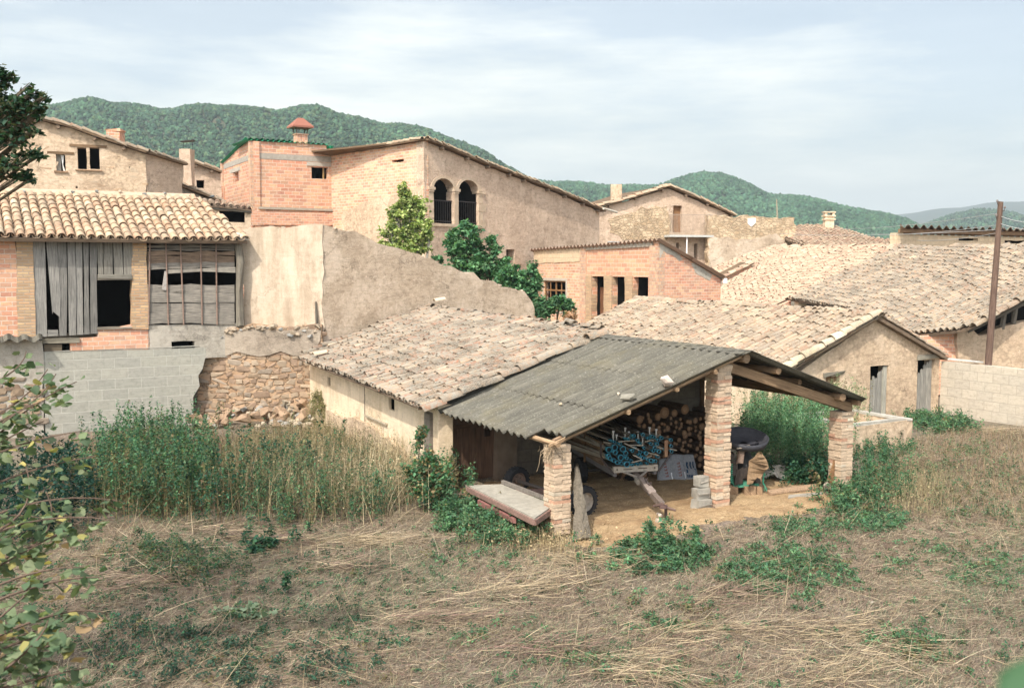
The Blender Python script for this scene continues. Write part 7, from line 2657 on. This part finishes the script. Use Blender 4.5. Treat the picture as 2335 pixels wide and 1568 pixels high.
bush('dry_shrub', 'small pinkish dry shrub below the annexe window', 'shrub', b_, [B(1302, 722, 38, 16, 14, 1)], 500, .12, [(.40, .24, .14), (.46, .30, .18), (.34, .20, .12)], None, .02)
b_ = on_z(962, 1140)
bush('thicket', 'rangy half dry bush against the barn wall by the plank door', 'shrub', b_,
     [B(958, 1000, 20.3, 16, 40, .5), B(985, 1060, 20.2, 34, 40, 1), B(945, 1080, 20.1, 24, 36, .8), B(1010, 1090, 20, 30, 40, 1), B(975, 1120, 20, 40, 30, 1)],
     3000, .085, G_MID + [(.26, .20, .10), (.06, .17, .07), (.30, .22, .11)], None, .025)
b_ = on_z(722, 965) + np.array([0, .2, 0])
bush('grassy_tuft', 'feathery olive tuft at the left end of the barn wall', 'plant', b_, [B(722, 905, 30.3, 18, 24, 1), B(735, 930, 30.1, 14, 20, .6), B(718, 930, 30.2, 14, 26, .6)], 1500, .07, [(.24, .24, .10), (.18, .19, .08), (.30, .27, .13)], None, .015, .3)
bush('pale_mallow', 'pale grey green broad leaved plant on the mown field', 'plant', on_z(560, 1400), [(on_z(555, 1395, .10), np.array([.42, .25, .10]), 1)], 260, .10, [(.17, .22, .14), (.14, .20, .12)], None, .01, 1.0)
bush('flattened_weed', 'dark toppled weed lying on the mown stalks', 'plant', on_z(600, 1245), [(on_z(605, 1235, .12), np.array([.28, .15, .14]), 1), (on_z(585, 1250, .08), np.array([.16, .12, .1]), .6)], 420, .09, G_DARK, None, .012)
bush('lone_thistle', 'single dark upright weed in the open field', 'plant', on_z(650, 1335), [(on_z(652, 1330, .18), np.array([.06, .06, .22]), 1)], 130, .06, G_DARK, None, .01)

# dark tree whose branches enter at the upper left; its crown shades the near field
tb = np.array([-13.0, 9.0, 0.0])
crown = [B(-30, 220, 9, 60, 66, 1.0, 80), B(14, 258, 9, 52, 56, 1.6, 60), B(40, 232, 9, 48, 24, .6), B(76, 212, 9, 30, 9, .3), B(70, 244, 9, 38, 14, .5), B(26, 312, 9, 50, 44, 1.5), B(10, 380, 9, 66, 34, 1.4), B(70, 352, 9, 34, 11, .35), B(50, 398, 9, 26, 14, .4), B(12, 180, 9, 20, 28, .6), B(95, 222, 9, 20, 6, .14), B(62, 200, 9, 14, 12, .14), B(98, 246, 9, 16, 6, .10), B(84, 262, 9, 20, 8, .15), B(76, 300, 9, 18, 8, .12), B(84, 356, 9, 16, 6, .12), B(28, 168, 9, 10, 16, .16), B(66, 410, 9, 14, 7, .1),
         B(-320, 150, 9.5, 170, 170, 2.2, 260), B(-420, 350, 10, 250, 180, 2.2, 350), B(-420, -100, 10, 230, 170, 2.2, 320), B(-700, 100, 9, 260, 200, 2.0, 350)]
bush('shade_tree', 'dark leafed tree reaching in from the left edge over the stone house', 'tree', tb, [(c_, r_, s_ * (.5 if i_ < 18 else 1.0)) for i_, (c_, r_, s_) in enumerate(crown)], 6400, .058, [(.024, .062, .040), (.036, .085, .05), (.05, .105, .055), (.10, .11, .055)], None, .03, .72)
# more crown of neighbouring trees behind us on the left, which throws the shade over the lower left field
for k, (tx, ty) in enumerate(((-6.4, 4.2), (-9.2, 7.0))):
    bush('bank_tree', ['leafy tree standing on the bank left of the viewpoint', 'broad leafy tree further out on the bank to the left'][k], 'tree', (tx, ty, 0), [(np.array([tx + dx, ty + dy, 5.2 + dz]), np.array([1.5, 1.5, 1.2]), 1) for dx, dy, dz in ((0, 0, 0), (1.0, .6, .6), (-.8, .8, .8), (.3, -.9, .4), (0, .3, 1.8))], 4200, .11, G_DARK, None, .12)


# near shrub at the lower left: arching twigs with yellowing leaves
def near_shrub():
    base = np.array([-3.4, 4.6, 0.0])
    T = thing('yellowing_shrub', 'near shrub with arching twigs and yellowing green leaves', 'shrub', base)
    g = Geo()
    pos, dirs, szs = [], [], []
    tw = [((-150, 1250), (60, 1150), (268, 1141), 5.4), ((-150, 1180), (20, 1090), (215, 1040), 5.8), ((-120, 1000), (40, 940), (128, 852), 6.0), ((-120, 1120), (30, 960), (175, 870), 6.0),
          ((-140, 1330), (40, 1260), (190, 1185), 5.0), ((-140, 1430), (70, 1340), (225, 1315), 4.6), ((-140, 1520), (90, 1410), (235, 1395), 4.4), ((-140, 1540), (20, 1500), (165, 1450), 4.2),
          ((-120, 1600), (60, 1480), (120, 1400), 4.3), ((-160, 1390), (-20, 1300), (90, 1240), 4.8), ((-140, 1100), (-20, 1020), (100, 960), 5.8), ((-100, 1300), (90, 1230), (105, 1120), 5.2), ((-160, 1560), (0, 1440), (80, 1370), 4.4), ((-160, 1230), (-30, 1180), (95, 1180), 5.2), ((-160, 1620), (30, 1560), (200, 1520), 4.2), ((-140, 920), (10, 860), (60, 800), 6.2)]
    for k_ in range(14):
        a_, m_, b_, d_ = tw[k_ % len(tw)]
        dx_, dy_ = rng.uniform(-70, -10), rng.uniform(-60, 60)
        tw.append(((a_[0], a_[1] + dy_), (m_[0] + dx_, m_[1] + dy_), (b_[0] + dx_, b_[1] + dy_), d_ + rng.uniform(-.4, .4)))
    for a, m, b, d in tw:
        P = [at_depth(a[0], a[1], d * .96), at_depth(m[0], m[1], d), at_depth(b[0], b[1], d * 1.03)]
        pts = []
        for t in np.linspace(0, 1, 9):
            pts.append(P[0] * (1 - t) ** 2 + (2 * P[1] - (P[0] + P[2]) / 2) * 2 * t * (1 - t) + P[2] * t ** 2)
        g.tube([base + (pts[0] - base) * s + np.array([0, 0, .3 * math.sin(s * 3.1)]) for s in (0, .4, .75)] + pts, [.02, .016, .012] + list(np.linspace(.009, .003, 9)), 5, (.17, .12, .09))
        nL = rng.integers(14, 20)
        for k in range(nL):
            t = .38 + .64 * k / nL + rng.normal(0, .03)
            i = min(7, int(t * 8)); f = t * 8 - i
            p = pts[i] * (1 - f) + pts[min(8, i + 1)] * f
            for s in (-1, 1):
                if rng.random() < .22:
                    continue
                pos.append(p + rng.normal(0, .03, 3) + np.array([0, 0, -.03])); szs.append(rng.uniform(.04, .078))
    g.build('branches', MAT['bark'], T)
    pos, szs = np.array(pos), np.array(szs)
    n = len(pos)
    tv, tf = [], []
    # a rounder, toothed leaf
    out = [(0, 0), (.30, .14), (.46, .40), (.36, .66), (.16, .88), (0, 1.05), (-.16, .88), (-.36, .66), (-.46, .40), (-.30, .14)]
    tv = [(x, y, .16 * abs(x) - .18 * y * y * .4) for x, y in out] + [(0, .35, 0), (0, .7, -.05)]
    tf = np.array([(0, 1, 2, 10), (10, 2, 3, 11), (11, 3, 4, 5), (11, 5, 6, 7), (10, 11, 7, 8), (0, 10, 8, 9)])
    az = rng.uniform(0, 6.28, n); el = rng.normal(-.45, .4, n)
    Y = np.stack([np.cos(az) * np.cos(el), np.sin(az) * np.cos(el), np.sin(el)], 1)
    X = np.stack([-np.sin(az), np.cos(az), np.zeros(n)], 1)
    roll = rng.normal(0, .45, n); Z = np.cross(X, Y)
    X2 = X * np.cos(roll)[:, None] + Z * np.sin(roll)[:, None]
    mats = np.stack([X2 * szs[:, None], Y * szs[:, None], np.cross(X2, Y) * szs[:, None]], 2)
    V, Fc = stamp(np.array(tv), tf, mats, pos)
    V = V + rng.normal(0, .0035, V.shape)
    yl = rng.random(n)
    col = np.where((yl < .11)[:, None], pick([(.40, .34, .12), (.44, .30, .17), (.34, .31, .11)], n, .15), pick([(.12, .17, .09), (.17, .22, .115), (.09, .14, .075), (.22, .26, .145)], n, .2))
    mesh_np('foliage', V, Fc, np.repeat(col, len(tv), 0), MAT['leaf'], T)


near_shrub()


# one leaf of a plant right beside the lens, far out of focus
def near_leaf():
    T = thing('close_plant', 'blurred green leaf of a plant right beside the viewpoint', 'plant', (.42, .34, 4.2))
    c = at_depth(2320, 1560, .42)
    g = Geo()
    n = 12
    V, fs = [], []
    ax1 = unit(np.array([-.85, .25, .55])); ax2 = unit(np.cross(ax1, np.array([0, -1.0, .25])))
    s0 = c - ax1 * .012
    Lf = .036
    for i in range(n + 1):
        t = i / n
        w = .020 * math.sin(math.pi * min(1, t * .92 + .08)) ** .7
        for q in (-1, 0, 1):
            V.append(s0 + ax1 * Lf * (t - .45) + ax2 * w * q + np.array([0, -1, .2]) * (.003 * abs(q) - .006 * t * t))
    for i in range(n):
        for q in (0, 1):
            fs.append((i * 3 + q, i * 3 + q + 1, (i + 1) * 3 + q + 1, (i + 1) * 3 + q))
    g.add(V, fs, None, (.07, .15, .075))
    g.build('leaf', MAT['leaf'], T, True)
    g = Geo()
    g.tube([s0 - ax1 * Lf * .45, s0 - ax1 * .05 + np.array([.02, 0, -.1]), np.array([.46, .40, 3.2]), np.array([.5, .5, 0])], [.0015, .002, .004, .006], 6, (.12, .16, .07))
    g.build('stem', MAT['tint'], T)


near_leaf()
# ------------------------------------------------------------------ wooded hills
def ico_template(k):
    import bmesh
    bm = bmesh.new()
    bmesh.ops.create_icosphere(bm, subdivisions=1 if k else 2, radius=1.0)
    V = np.array([v.co[:] for v in bm.verts]); Fc = np.array([[v.index for v in f.verts] for f in bm.faces])
    bm.free()
    return V, Fc


def hill_mat(name, a, b, c):
    k = M(name, 1.0, .05)
    n1 = k.noise(k.pos(.02, .02, .02), 1.0, 6, .7)
    n2 = k.noise(k.pos(.004, .004, .004), 1.0, 4, .6)
    col = k.ramp(n1.outputs[0], [(.35, a), (.55, b), (.7, c)])
    col = k.mix(k.ramp(n2.outputs[0], [(.55, 0.0), (.7, .6)]), col, c)
    return k.out(col)


MH = hill_mat('hill_soil', (.030, .050, .030), (.045, .062, .036), (.10, .09, .055))
MF = tinted('pine_crowns', .95, .05, .35, .8, .0, 2)


def hill(name, crest, d_base, d_crest, ntree, tsize, lower=4.0, seed=1.0, pal=None, back=1.45, bare=None):
    cx = np.array([c[0] for c in crest], float); cy = np.array([c[1] for c in crest], float)
    cols = np.arange(cx.min(), cx.max() + 1, 10.0)
    py = np.interp(cols, cx, cy)
    zc = np.array([at_depth(p, q, d_crest)[2] for p, q in zip(cols, py)]) - lower
    ts = np.concatenate([np.linspace(0, 1, 26), np.linspace(1.06, back, 6)])

    def surf(px, t):
        d = d_base + (d_crest - d_base) * t
        z_c = np.interp(px, cols, zc)
        prof = np.where(t < 1, np.sin(np.clip(t, 0, 1) * math.pi / 2) ** 1.25, 1 - (t - 1) * .9)
        x = (px - CX) / F * d
        und = (np.sin(px * .018 + t * 5 + seed) * np.sin(px * .007 - t * 3 + seed) * .12 + .06 * np.sin(px * .05 + t * 11 + seed)) * np.sin(np.clip(t, 0, 1) * math.pi) * .3
        z = np.maximum(z_c, 1.0) * np.maximum(prof + und, 0) - (1 - np.clip(t, 0, 1)) * .5
        return np.stack([x, d, z], -1)
    X, Tt = np.meshgrid(cols, ts)
    V = surf(X, Tt).reshape(-1, 3)
    i = np.arange(X.size).reshape(X.shape)
    f = np.stack([i[:-1, :-1], i[:-1, 1:], i[1:, 1:], i[1:, :-1]], -1).reshape(-1, 4)
    o = mesh_np(name, V, f, None, MH, None, True)
    tag(o, kind='structure')
    if not ntree:
        return
    px = rng.uniform(cx.min(), cx.max(), ntree); t = rng.uniform(.04, 1.04, ntree)
    k = int(ntree * .10)
    t[:k] = rng.uniform(.985, 1.02, k)
    p = surf(px, t)
    if bare:
        keep = ~((px > bare[0]) & (px < bare[1]) & (t > bare[2]) & (t < bare[3]))
        p, px, t = p[keep], px[keep], t[keep]
    keep = (noise2(px * .02, t * 9, 1.0, seed) > -.85) | (t > .98)
    p = p[keep]
    n = len(p)
    TV, TF = ico_template(1)
    parts = []
    which = rng.integers(0, 5, n)
    for w in range(5):
        tv = TV * rng.uniform(.72, 1.22, (len(TV), 1))
        tv[:, 2] *= .85
        q = p[which == w]
        m = len(q)
        s = np.clip(rng.gamma(6, 1 / 6, m), .5, 1.6) * tsize
        a = rng.uniform(0, 6.28, m)
        mats = np.zeros((m, 3, 3))
        mats[:, 0, 0] = np.cos(a) * s; mats[:, 0, 1] = -np.sin(a) * s; mats[:, 1, 0] = np.sin(a) * s; mats[:, 1, 1] = np.cos(a) * s; mats[:, 2, 2] = s * np.where(rng.random(m) < .35, rng.uniform(1.1, 1.6, m), rng.uniform(.8, 1.2, m))
        V, Fc = stamp(tv, TF, mats, q + np.stack([np.zeros(m), np.zeros(m), s * .8 + .3], 1))
        C = np.repeat(pick(pal or [(.040, .088, .050), (.050, .105, .056), (.060, .118, .060), (.036, .076, .048), (.075, .115, .056)], m, .26) * (1 + .28 * noise2(q[:, 0], q[:, 1], .02, seed) + .18 * noise2(q[:, 0], q[:, 2], .05, seed * 3))[:, None], len(tv), 0)
        C = np.clip(C * rng.uniform(.55, 1.4, (len(C), 1)), .01, .5)
        parts.append((V, Fc, C))
    V, Fc, C = join(parts)
    tag(mesh_np(name.replace('hill', 'forest') if 'hill' in name else name + '_forest', V, Fc, C, MF, None), kind='stuff')


hill('hill', [(-700, 250), (-300, 262), (0, 262), (100, 248), (140, 238), (220, 233), (300, 238), (390, 250), (470, 253), (540, 248), (600, 255), (690, 250), (770, 258), (850, 275), (910, 283), (970, 300), (1050, 325), (1110, 350), (1170, 385), (1200, 405), (1260, 450), (1330, 500), (1420, 560), (1500, 600)], 430, 900, 80000, 1.15, 6.5, 1.0, None, 1.45, (105, 180, .90, .985))
hill('hill', [(900, 520), (1100, 430), (1150, 404), (1210, 408), (1300, 415), (1400, 422), (1500, 418), (1540, 408), (1600, 395), (1640, 398), (1700, 420), (1750, 440), (1800, 445), (1870, 455), (1930, 470), (2000, 478), (2060, 495), (2100, 515), (2150, 550), (2230, 590)], 620, 1250, 70000, 1.45, 7.5, 2.6, [(.045, .105, .060), (.055, .12, .064), (.05, .11, .056), (.07, .13, .066)])
hill('hill', [(1900, 590), (2020, 550), (2080, 520), (2160, 495), (2220, 482), (2290, 490), (2334, 497), (2500, 505), (2800, 480)], 900, 1800, 16000, 2.0, 3.6, 4.2)
hill('mountain', [(1500, 560), (1900, 505), (2000, 495), (2080, 487), (2120, 482), (2180, 478), (2240, 468), (2300, 463), (2340, 461), (2600, 455), (2900, 470)], 2500, 4200, 0, 0, 0, 5.0)

# ------------------------------------------------------------------ air
hz = Geo()
hz.box((-4800, -60, -4), (9600, 0, 0), (0, 6300, 0), (0, 0, 420))
hm = bpy.data.materials.new('air_haze')
hm.use_nodes = True
nt = hm.node_tree
nt.nodes.remove(nt.nodes['Principled BSDF'])
pv = nt.nodes.new('ShaderNodeVolumePrincipled')
pv.inputs['Density'].default_value = 0.00028
pv.inputs['Color'].default_value = (.80, .90, .95, 1)
pv.inputs['Anisotropy'].default_value = 0.2
nt.links.new(pv.outputs[0], nt.nodes['Material Output'].inputs['Volume'])
tag(hz.build('haze', hm, None), kind='stuff')

# ------------------------------------------------------------------ sky, sun, camera
SUN_EL = math.radians(50)
sd = unit(np.array([-.40, -.92, 0]))
to_sun = np.array([sd[0] * math.cos(SUN_EL), sd[1] * math.cos(SUN_EL), math.sin(SUN_EL)])
W = bpy.data.worlds.new('World')
SC.world = W
W.use_nodes = True
nt = W.node_tree
bg = nt.nodes['Background']
sky = nt.nodes.new('ShaderNodeTexSky')
sky.sky_type = 'NISHITA'
sky.sun_disc = False
sky.sun_elevation = SUN_EL
sky.sun_rotation = math.atan2(sd[0], sd[1])
sky.air_density = 1.0
sky.dust_density = 2.5
sky.ozone_density = 1.0
tc = nt.nodes.new('ShaderNodeTexCoord')


def wn(typ, **kw):
    nd = nt.nodes.new(typ)
    for k_, v_ in kw.items():
        nd.inputs[k_].default_value = v_
    return nd


mp = wn('ShaderNodeMapping', Scale=(1.3, 1.3, 5.5))
nt.links.new(tc.outputs['Generated'], mp.inputs[0])
n1 = wn('ShaderNodeTexNoise', Scale=1.7, Detail=7.0, Roughness=.58)
nt.links.new(mp.outputs[0], n1.inputs['Vector'])
mp2 = wn('ShaderNodeMapping', Scale=(2.4, 2.4, 16.0))
nt.links.new(tc.outputs['Generated'], mp2.inputs[0])
n2 = wn('ShaderNodeTexNoise', Scale=1.6, Detail=6.0, Roughness=.6)
nt.links.new(mp2.outputs[0], n2.inputs['Vector'])
# thicker towards the horizon, thin and bluer overhead
sx = nt.nodes.new('ShaderNodeSeparateXYZ')
nt.links.new(tc.outputs['Generated'], sx.inputs[0])


def wm(op, a, b):
    nd = nt.nodes.new('ShaderNodeMath'); nd.operation = op
    for i_, v_ in enumerate((a, b)):
        if isinstance(v_, (int, float)):
            nd.inputs[i_].default_value = v_
        else:
            nt.links.new(v_, nd.inputs[i_])
    return nd.outputs[0]


cov = wm('ADD', n1.outputs[0], wm('MULTIPLY', wm('SUBTRACT', n2.outputs[0], .5), .35))
cov = wm('SUBTRACT', cov, wm('MULTIPLY', sx.outputs[2], 1.5))
cov = wm('SUBTRACT', cov, wm('MULTIPLY', sx.outputs[0], .18))
rp = nt.nodes.new('ShaderNodeValToRGB')
nt.links.new(cov, rp.inputs[0])
rp.color_ramp.elements[0].position = .18
rp.color_ramp.elements[0].color = (.34, .34, .34, 1)
rp.color_ramp.elements[1].position = .42
rp.color_ramp.elements[1].color = (.97, .97, .97, 1)
rc = nt.nodes.new('ShaderNodeValToRGB')
nt.links.new(n2.outputs[0], rc.inputs[0])
rc.color_ramp.elements[0].position = .3
rc.color_ramp.elements[0].color = (6.4, 6.6, 6.15, 1)
rc.color_ramp.elements[1].position = .72
rc.color_ramp.elements[1].color = (8.3, 8.3, 7.6, 1)
mx = nt.nodes.new('ShaderNodeMixRGB')
nt.links.new(rp.outputs[0], mx.inputs[0])
nt.links.new(sky.outputs[0], mx.inputs[1])
nt.links.new(rc.outputs[0], mx.inputs[2])
# unseen brighter sky round the sun behind us, added to fill shaded walls
dt = nt.nodes.new('ShaderNodeVectorMath'); dt.operation = 'DOT_PRODUCT'
nt.links.new(tc.outputs['Generated'], dt.inputs[0])
dt.inputs[1].default_value = tuple(float(c) for c in to_sun)
gl = wm('ADD', 1.0, wm('MULTIPLY', wm('POWER', wm('MAXIMUM', dt.outputs['Value'], 0.0), 1.5), 1.8))
mg = nt.nodes.new('ShaderNodeVectorMath'); mg.operation = 'SCALE'
nt.links.new(mx.outputs[0], mg.inputs[0]); nt.links.new(gl, mg.inputs['Scale'])
nt.links.new(mg.outputs[0], bg.inputs[0])
bg.inputs['Strength'].default_value = .10

sl_ = bpy.data.lights.new('Sun', 'SUN')
sl_.energy = 2.9
sl_.angle = math.radians(0.9)
sl_.color = (1.0, .945, .86)
so = bpy.data.objects.new('Sun', sl_)
COL.objects.link(so)
so.rotation_euler = Vector([-float(c) for c in to_sun]).to_track_quat('-Z', 'Y').to_euler()

cam = bpy.data.cameras.new('Camera')
co = bpy.data.objects.new('Camera', cam)
COL.objects.link(co)
cam.sensor_width = 36
cam.lens = 36 * F / 2334
cam.clip_start = .05
cam.clip_end = 20000
cam.dof.use_dof = True
cam.dof.focus_distance = 24
cam.dof.aperture_fstop = 5.6
co.location = (0, 0, EYE)
co.rotation_euler = (math.radians(90) - PITCH, 0, 0)
SC.camera = co
SC.view_settings.view_transform = 'Standard'
SC.view_settings.look = 'None'
SC.view_settings.exposure = 0.78
SC.view_settings.gamma = 1.0
SC.cycles.volume_bounces = 0
SC.cycles.max_bounces = 6
SC.cycles.transparent_max_bounces = 8
